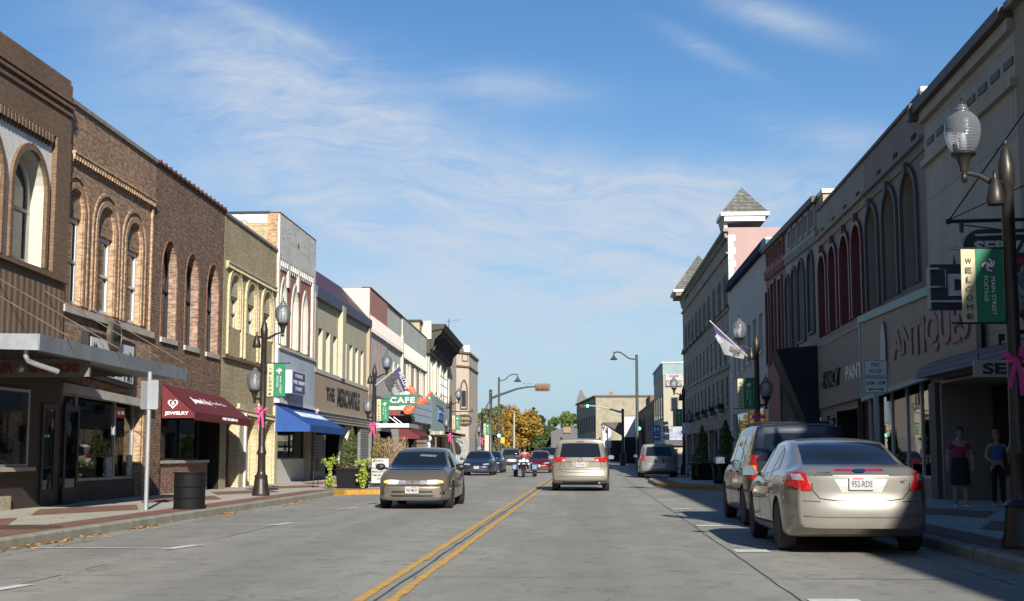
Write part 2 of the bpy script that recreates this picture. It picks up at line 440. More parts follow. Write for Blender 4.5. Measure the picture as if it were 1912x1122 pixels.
# ================================================================== ground, road, pavements
def ground_mat():
    m, t, b = newmat('far_ground_grass'); setb(b, (.09, .10, .05), .95)
    tc = t.add('ShaderNodeTexCoord'); n = t.noise(tc.outputs['Object'], .05, 6, .6)
    t.link(t.mix(t.ramp(n, .3, .7), (.06, .085, .03), (.14, .125, .07)), b.inputs['Base Color'])
    return m
def road_mat():
    m, t, b = newmat('worn_concrete_road'); setb(b, (.3, .3, .28), .8)
    tc = t.add('ShaderNodeTexCoord'); O = tc.outputs['Object']
    sp = t.add('ShaderNodeSeparateXYZ'); t.link(O, sp.inputs[0])
    big = t.noise(t.mapping(O, scale=(.5, .16, 1)), 1.0, 6, .7)
    med = t.noise(t.mapping(O, scale=(2.2, 1.1, 1)), 1.0, 8, .75)
    fine = t.noise(O, 34, 6, .85)
    c = t.mix(t.ramp(big, .32, .68), (.255, .247, .208), (.350, .340, .288))
    c = t.mix(t.math('MULTIPLY', t.ramp(med, .48, .64), .45), c, (.185, .178, .150))
    # oil and rubber darkening in bands along each lane
    def band(x0, wd, amt, c):
        d = t.math('ABSOLUTE', t.math('SUBTRACT', sp.outputs[0], x0))
        d = t.math('ADD', d, t.math('MULTIPLY', t.math('SUBTRACT', med, .5), .5))
        f = t.math('SUBTRACT', 1.0, t.ramp(d, wd*.2, wd))
        return t.mix(t.math('MULTIPLY', t.math('MULTIPLY', f, amt), t.ramp(big, .2, .8)), c, (.125, .120, .104))
    for x0, wd, a in ((0.0, .75, .5), (-3.65, .75, .5), (-.85, .35, .25), (.85, .35, .25), (-6.4, .8, .42), (3.3, .8, .38), (-2.9, .35, .2), (-4.6, .35, .2)):
        c = band(x0, wd, a, c)
    c = t.mix(t.math('MULTIPLY', t.ramp(fine, .42, .72), .38), c, (.105, .101, .088))
    c = t.mix(t.math('MULTIPLY', t.math('SUBTRACT', 1.0, t.ramp(fine, .26, .42)), .4), c, (.40, .385, .33))
    # aggregate scars and pocks stretched across the lane
    vo = t.add('ShaderNodeTexVoronoi'); vo.inputs['Scale'].default_value = 1.0
    t.link(t.mapping(O, scale=(2.4, 1.2, 1)), vo.inputs['Vector'])
    pk = t.math('SUBTRACT', 1.0, t.ramp(vo.outputs['Distance'], .03, .12))
    c = t.mix(t.math('MULTIPLY', pk, .5), c, (.09, .085, .08))
    vo2 = t.add('ShaderNodeTexVoronoi'); vo2.inputs['Scale'].default_value = 1.0; t.link(t.mapping(O, scale=(9, 6, 1)), vo2.inputs['Vector'])
    pk2 = t.math('MULTIPLY', t.math('SUBTRACT', 1.0, t.ramp(vo2.outputs['Distance'], .06, .2)), t.ramp(med, .45, .6))
    c = t.mix(t.math('MULTIPLY', pk2, .55), c, (.085, .08, .07))
    pch = t.noise(t.mapping(O, scale=(.9, .35, 1)), 1.0, 3, .4, .2)
    c = t.mix(t.math('MULTIPLY', t.ramp(pch, .60, .63), .18), c, (.14, .135, .118))
    # cracks
    cr = t.noise(t.mapping(O, scale=(.35, .7, 1)), 1.0, 7, .55, .4)
    cf = t.math('SUBTRACT', 1.0, t.ramp(t.math('ABSOLUTE', t.math('SUBTRACT', cr, .5)), .0, .006))
    c = t.mix(t.math('MULTIPLY', cf, .65), c, (.08, .078, .07))
    t.link(c, b.inputs['Base Color'])
    bp = t.add('ShaderNodeBump'); bp.inputs['Strength'].default_value = .35; bp.inputs['Distance'].default_value = .01
    t.link(t.math('ADD', fine, med), bp.inputs['Height']); t.link(bp.outputs[0], b.inputs['Normal'])
    return m
def sheet(name, pts, z, m, kind='structure'):
    b = MB(); b._add([(x, y, z) for x, y in pts], [tuple(range(len(pts)))])
    return tag(b.build(name, m), kind=kind)
m_ground = ground_mat(); m_road = road_mat()
m_walk = plain('pavement_concrete', (.41, .385, .315), .85, var=.16, scale=1.6, bump=.004)
m_curb = plain('kerb_concrete', (.27, .26, .205), .85, var=.24, scale=2.2, bump=.006)
m_paver = brick('red_paver_brick', (.25, .115, .075), (.20, .09, .06), (.17, .12, .09), bw=.2, rh=.1, ms=.006, stain=.3, bump=.002)
CURBL, CURBR = -7.65, 4.5
YA = 131.0          # near edge of the crossing street
YB = 150.0
sheet('ground', [(-900, -300), (900, -300), (900, 3000), (-900, 3000)], -.16, m_ground)
sheet('road', [(CURBL-.05, -60), (CURBR+.05, -60), (CURBR+.05, YA), (70, YA), (70, YB), (CURBR+.05, YB), (CURBR+.05, 420), (CURBL-.05, 420), (CURBL-.05, YB), (-90, YB), (-90, YA), (CURBL-.05, YA)], 0, m_road)

def fan(cx, cy, r, a0, a1, n=8):
    return [(cx+r*cos(a0+(a1-a0)*i/n), cy+r*sin(a0+(a1-a0)*i/n)) for i in range(n+1)]
# kerb outlines (street side), from near to far; the kerb swings out at the mid-block crossing and at the corners
KL = [(-7.65, -60), (-7.65, 40.2), (-7.45, 40.9), (-7.0, 41.3), (-6.2, 41.8), (-5.7, 42.6), (-5.55, 43.6), (-5.55, 52), (-5.8, 53.6), (-6.6, 55), (-7.4, 55.8), (-7.65, 57),
      (-7.65, 112), (-7.2, 114), (-6.6, 115.5), (-6.3, 117), (-6.3, 126)] + fan(-11.3, 126, 5.0, 0, pi/2)[1:] + [(-90, 131)]
KR = [(4.5, -60), (4.5, 45.8), (4.3, 46.8), (3.85, 47.9), (3.2, 49.2), (2.75, 50.6), (2.6, 52), (2.6, 60), (2.8, 62), (3.6, 63.6), (4.3, 64.5), (4.5, 66),
      (4.5, 112), (4.0, 114), (3.4, 115.6), (3.2, 117), (3.2, 126)] + [(3.2+5-5*cos(a), 126+5*sin(a)) for a in [pi/2*i/8 for i in range(1, 9)]] + [(70, 131)]
def offset(path, d):
    out = []
    for i, p in enumerate(path):
        a = V(path[max(i-1, 0)]); b = V(path[min(i+1, len(path)-1)]); t = (b-a).normalized()
        out.append((p[0]-t.y*d, p[1]+t.x*d))
    return out
def kerb(name, path, side, m, z1=.15, y_rng=None, skip=None):
    inner = offset(path, side*.17); b = MB()
    for i in range(len(path)-1):
        ym = (path[i][1]+path[i+1][1])/2
        if y_rng and not (y_rng[0] < ym < y_rng[1]): continue
        if skip and any(s0 < ym < s1 and -8.2 < path[i+1][0] < 4.9 and (abs(path[i][0]-path[i+1][0]) > .03 or 0 > 1) for s0, s1 in skip): continue
        a, c, d, e = path[i], path[i+1], inner[i+1], inner[i]
        b._add([(a[0], a[1], -.05), (c[0], c[1], -.05), (c[0], c[1], z1-.03), (a[0], a[1], z1-.03),
                (a[0]*.85+e[0]*.15, a[1]*.85+e[1]*.15, z1), (c[0]*.85+d[0]*.15, c[1]*.85+d[1]*.15, z1), (d[0], d[1], z1), (e[0], e[1], z1)],
               [(0, 1, 2, 3), (3, 2, 5, 4), (4, 5, 6, 7)])
    return tag(b.build(name, m), kind='structure')
m_yellowcurb = plain('yellow_kerb_paint', (.40, .21, .025), .75, var=.28, scale=5)
YEL = [(40, 56.5)]; YER = [(45.6, 65)]
kerb('kerb', KL, 1, m_curb, skip=YEL); kerb('kerb', KR, -1, m_curb, skip=YER)
def sub(path, a, b): return [p for p in path if a <= p[1] <= b]
kerb('yellow_kerb', sub(KL, 40.2, 43.6), 1, m_yellowcurb); kerb('yellow_kerb', sub(KL, 52, 57), 1, m_yellowcurb)
kerb('yellow_kerb', sub(KR, 45.8, 52), -1, m_yellowcurb); kerb('yellow_kerb', sub(KR, 60, 66), -1, m_yellowcurb)
for nm, path, side, xw in (('pavement', KL, 1, -60), ('pavement', KR, -1, 60)):
    inner = offset(path, side*.165)
    pts = [(p[0], p[1]) for p in inner[:-1]] + [(xw*1.4, inner[-1][1]), (xw*1.4, -60)]
    b = MB(); tri = geometry.tessellate_polygon([[V((x, y, 0)) for x, y in pts]])
    b._add([(x, y, .146) for x, y in pts], tri)
    tag(b.build(nm, m_walk), kind='structure')
# red brick bands set into the pavements
def paver(pts, z=.151):
    b = MB(); b._add([(x, y, z) for x, y in pts], [tuple(range(len(pts)))]); return b
pb = MB()
def band(b, path, side, d0, d1, z=.151):
    A = offset(path, side*d0); B = offset(path, side*d1)
    for i in range(len(path)-1):
        if path[i][1] > 118: break
        b._add([(A[i][0], A[i][1], z), (A[i+1][0], A[i+1][1], z), (B[i+1][0], B[i+1][1], z), (B[i][0], B[i][1], z)], [(0, 1, 2, 3)])
band(pb, KL, 1, .19, .80); band(pb, KR, -1, .19, .80)
for k in range(-8, 18):
    y0 = 14.2 + k*6.1
    if y0 > 112: break
    for xc, s in ((-9.95, 1), (6.75, -1)):
        pb._add([(xc-1.0*s, y0, .151), (xc-.1*s, y0-2.55, .151), (xc+1.02*s, y0, .151), (xc+.1*s, y0+2.55, .151)], [(0, 1, 2, 3)])
# paver texture runs in the ground plane
def paver_mat():
    m, t, b = newmat('red_paver'); setb(b, (.25, .11, .07), .85)
    tc = t.add('ShaderNodeTexCoord'); br = t.add('ShaderNodeTexBrick'); t.link(tc.outputs['Object'], br.inputs['Vector'])
    br.inputs['Color1'].default_value = (.275, .125, .082, 1); br.inputs['Color2'].default_value = (.20, .088, .058, 1); br.inputs['Mortar'].default_value = (.16, .12, .09, 1)
    br.inputs['Scale'].default_value = 1; br.inputs['Brick Width'].default_value = .2; br.inputs['Row Height'].default_value = .1; br.inputs['Mortar Size'].default_value = .006
    n = t.noise(tc.outputs['Object'], 2.5, 5, .7)
    t.link(t.mix(t.ramp(n, .35, .7), br.outputs['Color'], t.mix(1.0, br.outputs['Color'], (.72, .74, .78), 'MULTIPLY')), b.inputs['Base Color'])
    return m
m_pav = paver_mat()
tag(pb.build('paver_bands', m_pav), kind='structure')
# pavement joints
jb = MB()
for k in range(-20, 76):
    y = k*1.55+.4
    for xa, xb in ((-11.55, -8.5), (5.35, 8.5)):
        jb._add([(xa, y-.006, .1525), (xb, y-.006, .1525), (xb, y+.006, .1525), (xa, y+.006, .1525)], [(0, 1, 2, 3)])
for x in (-8.47, -10.0, 5.33, 6.9):
    jb._add([(x-.006, -40, .1527), (x+.006, -40, .1527), (x+.006, 112, .1527), (x-.006, 112, .1527)], [(0, 1, 2, 3)])
tag(jb.build('pavement_joints', plain('joint_dirt', (.13, .125, .105), .95, var=.2)), kind='structure')

# road joints and markings
m_joint = plain('joint_tar', (.06, .058, .052), .9, var=.3)
m_tyel = plain('worn_yellow_marking', (.58, .335, .07), .75, var=.3, scale=7)
m_twht = plain('worn_white_marking', (.62, .62, .58), .75, var=.22, scale=7)
def wobble(b, x0, y0, y1, wd, z, step=.7, amp=.012, gaps=0.0):
    y = y0; px = x0
    while y < y1:
        ny = min(y+step, y1); nx = x0 + random.uniform(-amp, amp)
        if random.random() >= gaps:
            ww = wd*random.uniform(.7, 1.15)
            b._add([(px-ww/2, y, z), (px+ww/2, y, z), (nx+ww/2, ny, z), (nx-ww/2, ny, z)], [(0, 1, 2, 3)])
        y = ny; px = nx
CL = -1.83
jb = MB(); wobble(jb, CL, -10, 180, .03, .004); wobble(jb, 1.80, -10, 128, .020, .004); wobble(jb, -5.47, -10, 128, .014, .004, gaps=.25)
wobble(jb, CURBL+.45, -10, 128, .012, .004, gaps=.2); wobble(jb, CURBR-.45, -10, 128, .012, .004, gaps=.2)
for k in range(-2, 30):
    y = 8.6+k*5.2
    for xa, xb, wd, g in ((CURBL, -5.5, .018, .3), (-5.45, CL, .012, .5), (CL, 1.8, .012, .5), (1.8, CURBR, .02, .1)):
        n = 5
        for i in range(n):
            if random.random() < g: continue
            x0 = xa+(xb-xa)*i/n; x1 = xa+(xb-xa)*(i+1)/n; q = y+random.uniform(-.03, .03); q2 = y+random.uniform(-.03, .03)
            jb._add([(x0, q, .0045), (x1, q2, .0045), (x1, q2+wd, .0045), (x0, q+wd, .0045)], [(0, 1, 2, 3)])
tag(jb.build('road_joints', m_joint), kind='structure')
b = MB()
for x in (CL-.14, CL+.14):
    wobble(b, x, -10, 127, .10, .008, step=.35, amp=.003, gaps=.0)
tag(b.build('yellow_centre_lines', m_tyel), kind='structure')
# parking stall marks (T ends and side lines)
b = MB()
for k, y in enumerate((6.3, 12.0, 17.65, 23.6, 30.7)):
    for xa, xb, tx, ya in ((-7.4, -5.5, -5.43, y),):
        b._add([(xa, ya, .008), (xb, ya, .008), (xb, ya+.10, .008), (xa, ya+.10, .008)], [(0, 1, 2, 3)])
        b._add([(tx-.2, ya-.08, .0084), (tx-.02, ya-.08, .0084), (tx+.14, ya+.75, .0084), (tx-.02, ya+.75, .0084)], [(0, 1, 2, 3)])
for k, y in enumerate((11.55, 17.55, 23.65, 30.7, 36.5)):
    b._add([(1.95, y, .008), (4.3, y, .008), (4.3, y+.11, .008), (1.95, y+.11, .008)], [(0, 1, 2, 3)])
    b._add([(1.86, y-.12, .0084), (2.3, y-.12, .0084), (2.3, y+.34, .0084), (1.86, y+.34, .0084)], [(0, 1, 2, 3)])
b._add([(-7.3, 29.3, .0088), (-5.5, 30.5, .0088), (-5.5, 30.6, .0088), (-7.3, 29.4, .0088)], [(0, 1, 2, 3)])
for y in (58.5, 66, 73.5, 81, 88.5, 96):
    b._add([(-7.4, y, .008), (-5.4, y, .008), (-5.4, y+.1, .008), (-7.4, y+.1, .008)], [(0, 1, 2, 3)])
    b._add([(1.9, y+8, .008), (4.3, y+8, .008), (4.3, y+8.1, .008), (1.9, y+8.1, .008)], [(0, 1, 2, 3)])
for y in (127.0, 130.0):
    b._add([(-6.2, y, .008), (3.1, y, .008), (3.1, y+.3, .008), (-6.2, y+.3, .008)], [(0, 1, 2, 3)])
tag(b.build('white_parking_lines', m_twht), kind='structure')
# fallen leaves in the gutters
b = MB()
def leaf(x, y, z, s, mi):
    a = random.uniform(0, 2*pi); t = random.uniform(-.5, .5); u = V((cos(a), sin(a), t*.6))*s; v = V((-sin(a), cos(a), random.uniform(-.5, .5)))*s*.7
    c = V((x, y, z + s*.35)); b._add([c-u, c-v, c+u, c+v], [(0, 1, 2, 3)], mi)
for (yc, ln, n) in ((18.4, .9, 110), (20.2, .5, 30), (22.6, .8, 90), (26.6, .6, 30), (27.9, .5, 60), (17.0, .4, 40), (34, 2.2, 60), (14, 1.2, 80)):
    for i in range(n):
        leaf(CURBL+abs(random.gauss(.04, .09))+.02, random.gauss(yc, ln*.55), .006, random.uniform(.02, .042), random.choice((0, 0, 1, 2)))
for i in range(160):
    leaf(CURBL+random.uniform(0, .6), random.uniform(9, 40), .005, random.uniform(.018, .035), random.choice((0, 1, 2)))
for i in range(90):
    leaf(CURBR-abs(random.gauss(.03, .12)), random.uniform(9, 40), .005, random.uniform(.018, .035), random.choice((0, 1, 2)))
for i in range(70):
    leaf(random.uniform(-11, -7.8), random.uniform(12, 40), .155, random.uniform(.018, .035), random.choice((0, 1, 2)))
tag(b.build('fallen_leaves', [plain('leaf_orange', (.48, .20, .04), .8, var=.3), plain('leaf_tan', (.40, .26, .10), .8, var=.3), plain('leaf_brown', (.20, .10, .04), .8, var=.3)]), kind='stuff', label='orange and brown fallen leaves lying along the gutters')
c = MB(); c.lathe([(.62, .153), (.62, .158), (.56, .161), (0.01, .161)], (-8.55, 19.9, 0), 28)
tag(c.build('utility_cover', plain('rusty_cover_iron', (.10, .06, .04), .8, metal=.3, var=.3)), 'round rusty iron cover set in the pavement at the left', 'utility cover')

b = MB()
for path, sd in ((KL, 1), (KR, -1)):
    for k in range(-2, 36):
        y = 7.1+k*3.05
        if any(a < y < c for a, c in (((40, 57),) if sd > 0 else ((45, 66),))) or y > 111: continue
        x = CURBL if sd > 0 else CURBR
        b.box(x+sd*.003, x-sd*.175, y-.006, y+.006, 0, .1532)
tag(b.build('kerb_joints', MATS['joint_dirt']), kind='structure')
# ================================================================== building kit
def P3(s, off, y, z): return V(((XL+off) if s > 0 else (XR-off), y, z))
def hit(s, px, py, off=0.0): return L(px, py, off) if s > 0 else R(px, py, off)
def yat(s, px, off=0.0, py=800): return hit(s, px, py, off)[0]
def line(s, p, q, off=0.0):
    (y0, z0), (y1, z1) = hit(s, *p, off), hit(s, *q, off)
    return lambda y: z0 + (z1-z0)*(y-y0)/(y1-y0)
def arch(y0, y1, zb, zt, kind='round', n=12):
    w = y1-y0; yc = (y0+y1)/2
    if kind == 'rect': return [(y0, zb), (y1, zb), (y1, zt), (y0, zt)]
    pts = [(y0, zb), (y1, zb)]
    if kind == 'round':
        zs = zt - w/2
        pts += [(yc+w/2*cos(pi*i/n), zs+w/2*sin(pi*i/n)) for i in range(n+1)]
    elif kind == 'seg':
        r = w*.22
        pts += [(yc+w/2*cos(pi*i/n), zt-r+r*sin(pi*i/n)) for i in range(n+1)]
    elif kind == 'tall':            # ellipse taller than wide
        r = w*.75
        pts += [(yc+w/2*cos(pi*i/n), zt-r+r*sin(pi*i/n)) for i in range(n+1)]
    elif kind == 'pointed':
        r = w*.95
        for i in range(n+1):
            t = i/n; x = 1-2*t; a = abs(x)
            pts.append((yc+w/2*x, zt-r+r*sqrt(max(0, 1-a**1.35))))
    return pts
def slab(b, s, pts, o0, o1, m=0):
    return b.prism([P3(s, o0, y, z) for y, z in pts], (s*(o1-o0), 0, 0), m)
def ring(b, s, A, B, o0, o1, m=0, open_bottom=True):
    """band between outline A (outer) and B (inner), both lists of the same length, from offset o0 (back) to o1 (front)"""
    n = len(A)
    rng = range(1, n) if open_bottom else range(n)
    for i in rng:
        j = (i+1) % n
        if open_bottom and i == n-1: j = 0
        a, c = A[i], A[j]; d, e = B[j], B[i]
        f = [P3(s, o1, *p) for p in (a, c, d, e)]; k = [P3(s, o0, *p) for p in (a, c, d, e)]
        b._add(f+k, [(0, 1, 2, 3), (0, 4, 5, 1), (2, 6, 7, 3), (1, 5, 6, 2), (3, 7, 4, 0)], m)
class Building:
    def __init__(s, name, label, side, y0, y1, top, cat='building', base=-.1, group=None, depth=14):
        s.s = side; s.y0 = y0; s.y1 = y1; s.top = top; s.base = base; s.depth = depth
        s.root = thing(name, label, cat, (XL if side > 0 else XR, (y0+y1)/2, 0), group)
        s.holes = []
    def z(s, y): return s.top(y)
    def wall(s, mats, hole_depth=.28, extra=None):
        """front sheet with real openings, reveals, side walls, flat roof"""
        b = MB(); sd = s.s
        outer = [(s.y0, s.base), (s.y1, s.base), (s.y1, s.top(s.y1)), (s.y0, s.top(s.y0))]
        polys = [[V((y, z, 0)) for y, z in outer]] + [[V((y, z, 0)) for y, z in h[0]] for h in s.holes]
        flat = [p for q in polys for p in q]
        tri = geometry.tessellate_polygon(polys)
        b._add([P3(sd, 0, p.x, p.y) for p in flat], tri, 0)
        for h, dep, mi in s.holes:
            n = len(h)
            b._add([P3(sd, 0, *p) for p in h]+[P3(sd, -dep, *p) for p in h], [(i, (i+1) % n, n+(i+1) % n, n+i) for i in range(n)], mi)
        D = -s.depth; par = .55
        o = [P3(sd, 0, *p) for p in outer]; k = [P3(sd, D, *p) for p in outer]
        b._add(o+k, [(0, 3, 7, 4), (1, 2, 6, 5), (4, 5, 6, 7)], 2)
        # parapet: thickness then roof a little lower
        t = -.35
        q = [P3(sd, 0, s.y0, s.top(s.y0)), P3(sd, 0, s.y1, s.top(s.y1)), P3(sd, t, s.y1, s.top(s.y1)), P3(sd, t, s.y0, s.top(s.y0))]
        b._add(q, [(0, 1, 2, 3)], 2)
        q2 = [p-V((0, 0, par)) for p in (q[3], q[2])]
        r0 = [q[3], q[2], q2[1], q2[0]]; b._add(r0, [(0, 1, 2, 3)], 2)
        b._add([q2[0], q2[1], P3(sd, D+.3, s.y1, s.top(s.y1)-par), P3(sd, D+.3, s.y0, s.top(s.y0)-par)], [(0, 1, 2, 3)], 3)
        return b.build('wall', list(mats)+[m_dark], s.root)
    def coping(s, m, h=.12, proud=.08, y0=None, y1=None, name='coping', back=.4, dz=0.0):
        y0 = s.y0+.004 if y0 is None else y0; y1 = s.y1-.004 if y1 is None else y1
        b = MB(); za, zb = s.top(y0)+dz, s.top(y1)+dz
        slab(b, s.s, [(y0, za+.003), (y1, zb+.003), (y1, zb+h), (y0, za+h)], -back, proud)
        return b.build(name, m, s.root)
    def band(s, name, m, fa, fb, o0, o1, y0=None, y1=None):
        y0 = s.y0+.003 if y0 is None else y0; y1 = s.y1-.003 if y1 is None else y1
        b = MB(); slab(b, s.s, [(y0, fa(y0)), (y1, fa(y1)), (y1, fb(y1)), (y0, fb(y0))], o0, o1)
        return b.build(name, m, s.root)
    def dentils(s, m, f, y0, y1, step, w, h, o1, name='corbel_row', rail=None, h2=None):
        b = MB(); y = y0
        while y+w < y1:
            z = f(y+w/2); slab(b, s.s, [(y, z-h), (y+w, z-h), (y+w, z), (y, z)], -.01, o1)
            if h2: slab(b, s.s, [(y+w*.2, z-h-h2), (y+w*.8, z-h-h2), (y+w*.8, z-h+.002), (y+w*.2, z-h+.002)], -.01, o1*.55)
            y += step
        if rail: slab(b, s.s, [(y0, f(y0)), (y1, f(y1)), (y1, f(y1)+rail), (y0, f(y0)+rail)], -.01, o1+.02)
        return b.build(name, m, s.root)
    def window(s, y0, y1, zb, zt, kind='round', depth=.22, fm=None, gm=None, fw=.07, sash=True, surround=None, sill=None, reveal=1, tymp=None, tymp_m=None, mull=0, name='window', hole=True, fr_depth=.06):
        A = arch(y0, y1, zb, zt, kind)
        if hole: s.holes.append((A, depth+.12, reveal))
        fm = fm or m_white; gm = gm or m_glass_w; sd = s.s
        k2 = kind; zt2 = zt
        if tymp is not None:
            k2 = 'rect'; zt2 = tymp
            T = [(y, max(z, tymp)) for y, z in A]
            b = MB(); slab(b, sd, T, -depth-.02, -depth*.45); b.build('tympanum', tymp_m, s.root)
        A2 = arch(y0+.004, y1-.004, zb+.004, zt2-.004, k2); B2 = arch(y0+fw, y1-fw, zb+fw, zt2-fw, k2)
        b = MB(); ring(b, sd, A2, B2, -depth-fr_depth, -depth+.0, open_bottom=False)
        if sash:
            zm = zb+(zt2-zb)*.5; slab(b, sd, [(y0+fw*.6, zm-.03), (y1-fw*.6, zm-.03), (y1-fw*.6, zm+.03), (y0+fw*.6, zm+.03)], -depth-fr_depth+.01, -depth+.015)
        for i in range(mull):
            ym = y0+(y1-y0)*(i+1)/(mull+1); slab(b, sd, [(ym-.025, zb+fw*.6), (ym+.025, zb+fw*.6), (ym+.025, zt2-fw*.6), (ym-.025, zt2-fw*.6)], -depth-fr_depth+.01, -depth+.012)
        w = b.build(name, fm, s.root)
        b = MB(); slab(b, sd, arch(y0+fw*.5, y1-fw*.5, zb+fw*.5, zt2-fw*.5, k2), -depth-fr_depth-.03, -depth-fr_depth+.012)
        b.build('pane', gm, w)
        if surround:
            t, pr, sm = surround
            A3 = arch(y0-t, y1+t, zb, zt+t, kind); B3 = arch(y0, y1, zb, zt, kind)
            b = MB(); ring(b, sd, A3, B3, -.01, pr); b.build('window_surround', sm, w)
        if sill:
            ov, h, pr, sm = sill
            b = MB(); slab(b, sd, [(y0-ov, zb-h), (y1+ov, zb-h), (y1+ov, zb-.002), (y0-ov, zb-.002)], -depth, pr); b.build('sill', sm, w)
        return w
    def wpx(s, l, r, top, bot, kind='round', **kw):
        pm = (top+bot)/2; ya, yb = yat(s.s, l, py=pm), yat(s.s, r, py=pm); y0, y1 = min(ya, yb), max(ya, yb); pc = (l+r)/2
        return s.window(y0, y1, hit(s.s, pc, bot)[1], hit(s.s, pc, top)[1], kind, **kw)
    def shop(s, y0, y1, zt, bulk=.6, depth=.12, fm=None, bm=None, mulls=(), gm=None, name='shop_window', hdepth=.5, zs=None, mw=.05, transom=None):
        """ground-floor shop front: opening, framed glass, bulkhead"""
        fm = fm or m_steel; gm = gm or m_shop; sd = s.s
        zt = zt if callable(zt) else (lambda y, q=zt: q)
        s.holes.append(([(y0, s.base+.02), (y1, s.base+.02), (y1, zt(y1)), (y0, zt(y0))], hdepth, 1))
        b = MB(); f = .06
        slab(b, sd, [(y0, bulk), (y1, bulk), (y1, bulk+f), (y0, bulk+f)], -depth-.08, -depth+.03)
        slab(b, sd, [(y0, zt(y0)-f), (y1, zt(y1)-f), (y1, zt(y1)-.003), (y0, zt(y0)-.003)], -depth-.08, -depth)
        for ym in (y0+mw/2, *mulls, y1-mw/2):
            slab(b, sd, [(ym-mw/2, bulk+f), (ym+mw/2, bulk+f), (ym+mw/2, zt(ym)-f), (ym-mw/2, zt(ym)-f)], -depth-.08, -depth+.002)
        if transom:
            slab(b, sd, [(y0, transom), (y1, transom), (y1, transom+.06), (y0, transom+.06)], -depth-.07, -depth+.004)
        w = b.build(name, fm, s.root)
        b = MB(); slab(b, sd, [(y0+.02, bulk+.02), (y1-.02, bulk+.02), (y1-.02, zt(y1)-.02), (y0+.02, zt(y0)-.02)], -depth-.06, -depth-.04)
        b.build('pane', gm, w)
        if bm:
            b = MB(); slab(b, sd, [(y0+.002, s.base), (y1-.002, s.base), (y1-.002, bulk-.002), (y0+.002, bulk-.002)], -depth-.3, -depth+.06); b.build('bulkhead', bm, s.root)
        return w
    def recess(s, y0, y1, zt, depth=1.6, m=None, door=True, dm=None, step=.0, gl=True, hm=4):
        """entry recess: floor-to-lintel opening with side walls, ceiling and a glazed door at the back"""
        sd = s.s; zt = zt if callable(zt) else (lambda y, q=zt: q)
        s.holes.append(([(y0, s.base+.02), (y1, s.base+.02), (y1, zt(y1)), (y0, zt(y0))], depth, hm))
        m = m or m_dark
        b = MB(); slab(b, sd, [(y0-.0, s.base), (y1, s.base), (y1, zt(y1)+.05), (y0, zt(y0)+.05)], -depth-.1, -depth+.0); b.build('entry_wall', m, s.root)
        if door:
            yc = (y0+y1)/2; w = min(.95, (y1-y0)*.8)/2
            A = [(yc-w, .16), (yc+w, .16), (yc+w, 2.3), (yc-w, 2.3)]; B = [(yc-w+.12, .42), (yc+w-.12, .42), (yc+w-.12, 2.18), (yc-w+.12, 2.18)]
            b = MB(); ring(b, sd, A, B, -depth, -depth+.05, open_bottom=False); d = b.build('door', dm or m_black, s.root)
            b = MB(); slab(b, sd, B, -depth, -depth+.02); b.build('pane', m_shop, d)
            b = MB(); b.tube([P3(sd, -depth+.05, yc+w-.06, 1.05), P3(sd, -depth+.1, yc+w-.06, 1.05), P3(sd, -depth+.1, yc+w-.06, 1.3), P3(sd, -depth+.05, yc+w-.06, 1.3)], .012, 6); b.build('handle', m_chrome, d)
def px_rect(s, l, r, t, b_, off=0.0):
    """pixel box on a facade plane -> y0, y1, z0, z1 (taken at its centre)"""
    pm = (t+b_)/2; ya, yb = yat(s, l, off, pm), yat(s, r, off, pm); pc = (l+r)/2
    return min(ya, yb), max(ya, yb), hit(s, pc, b_, off)[1], hit(s, pc, t, off)[1]
def wall_text(parent, name, body, s, l, r, t, b_, m, off=.02, depth=.03, bold=.01, **kw):
    y0, y1, z0, z1 = px_rect(s, l, r, t, b_, off)
    # follow the facade's own line
    c = P3(s, off, (y0+y1)/2, (z0+z1)/2)
    return text(parent, name, body, c, (0, s, 0), (0, 0, 1), y1-y0, z1-z0, m, depth, bold, **kw)
def awning(root, s, y0, y1, ztop, zlow, proj, m, hips=(True, False), valance=.22, name='awning_canopy', slope=0.0, scallop=True):
    """sloped fabric with closed ends (near end hipped) and a hanging valance"""
    b = MB()
    hy0 = y0 + (0.0 if not hips[0] else .0); top = ztop
    z = lambda y, q: q + slope*(y-y0)
    A, B = P3(s, .03, y0, z(y0, ztop)), P3(s, .03, y1, z(y1, ztop))
    C, D = P3(s, proj, y1, z(y1, zlow)), P3(s, proj, y0, z(y0, zlow))
    th = V((0, 0, -.015))
    b.hexa([A+th, B+th, C+th, D+th], [A, B, C, D])
    for yy, sg in ((y0, 1), (y1, -1)):
        e = V((0, .012*sg, 0)); p, q = P3(s, .03, yy, z(yy, ztop)), P3(s, proj, yy, z(yy, zlow)); r = P3(s, .03, yy, z(yy, zlow))
        b.prism([p, q, r], e)
        b.prism([r, q, q-V((0, 0, valance)), r-V((0, 0, valance))], e)
    b.prism([D, C, C-V((0, 0, valance)), D-V((0, 0, valance))], (s*.012, 0, 0))
    if scallop:
        n = int((y1-y0)/.28)
        for i in range(n):
            ya = y0+(y1-y0)*(i+.08)/n; yb_ = y0+(y1-y0)*(i+.92)/n; zz = z((ya+yb_)/2, zlow)-valance
            b.prism([P3(s, proj, ya, zz+.004), P3(s, proj, yb_, zz+.004), P3(s, proj, yb_*.8+ya*.2, zz-.05), P3(s, proj, ya*.8+yb_*.2, zz-.05)], (s*.01, 0, 0))
    return b.build(name, m, root)
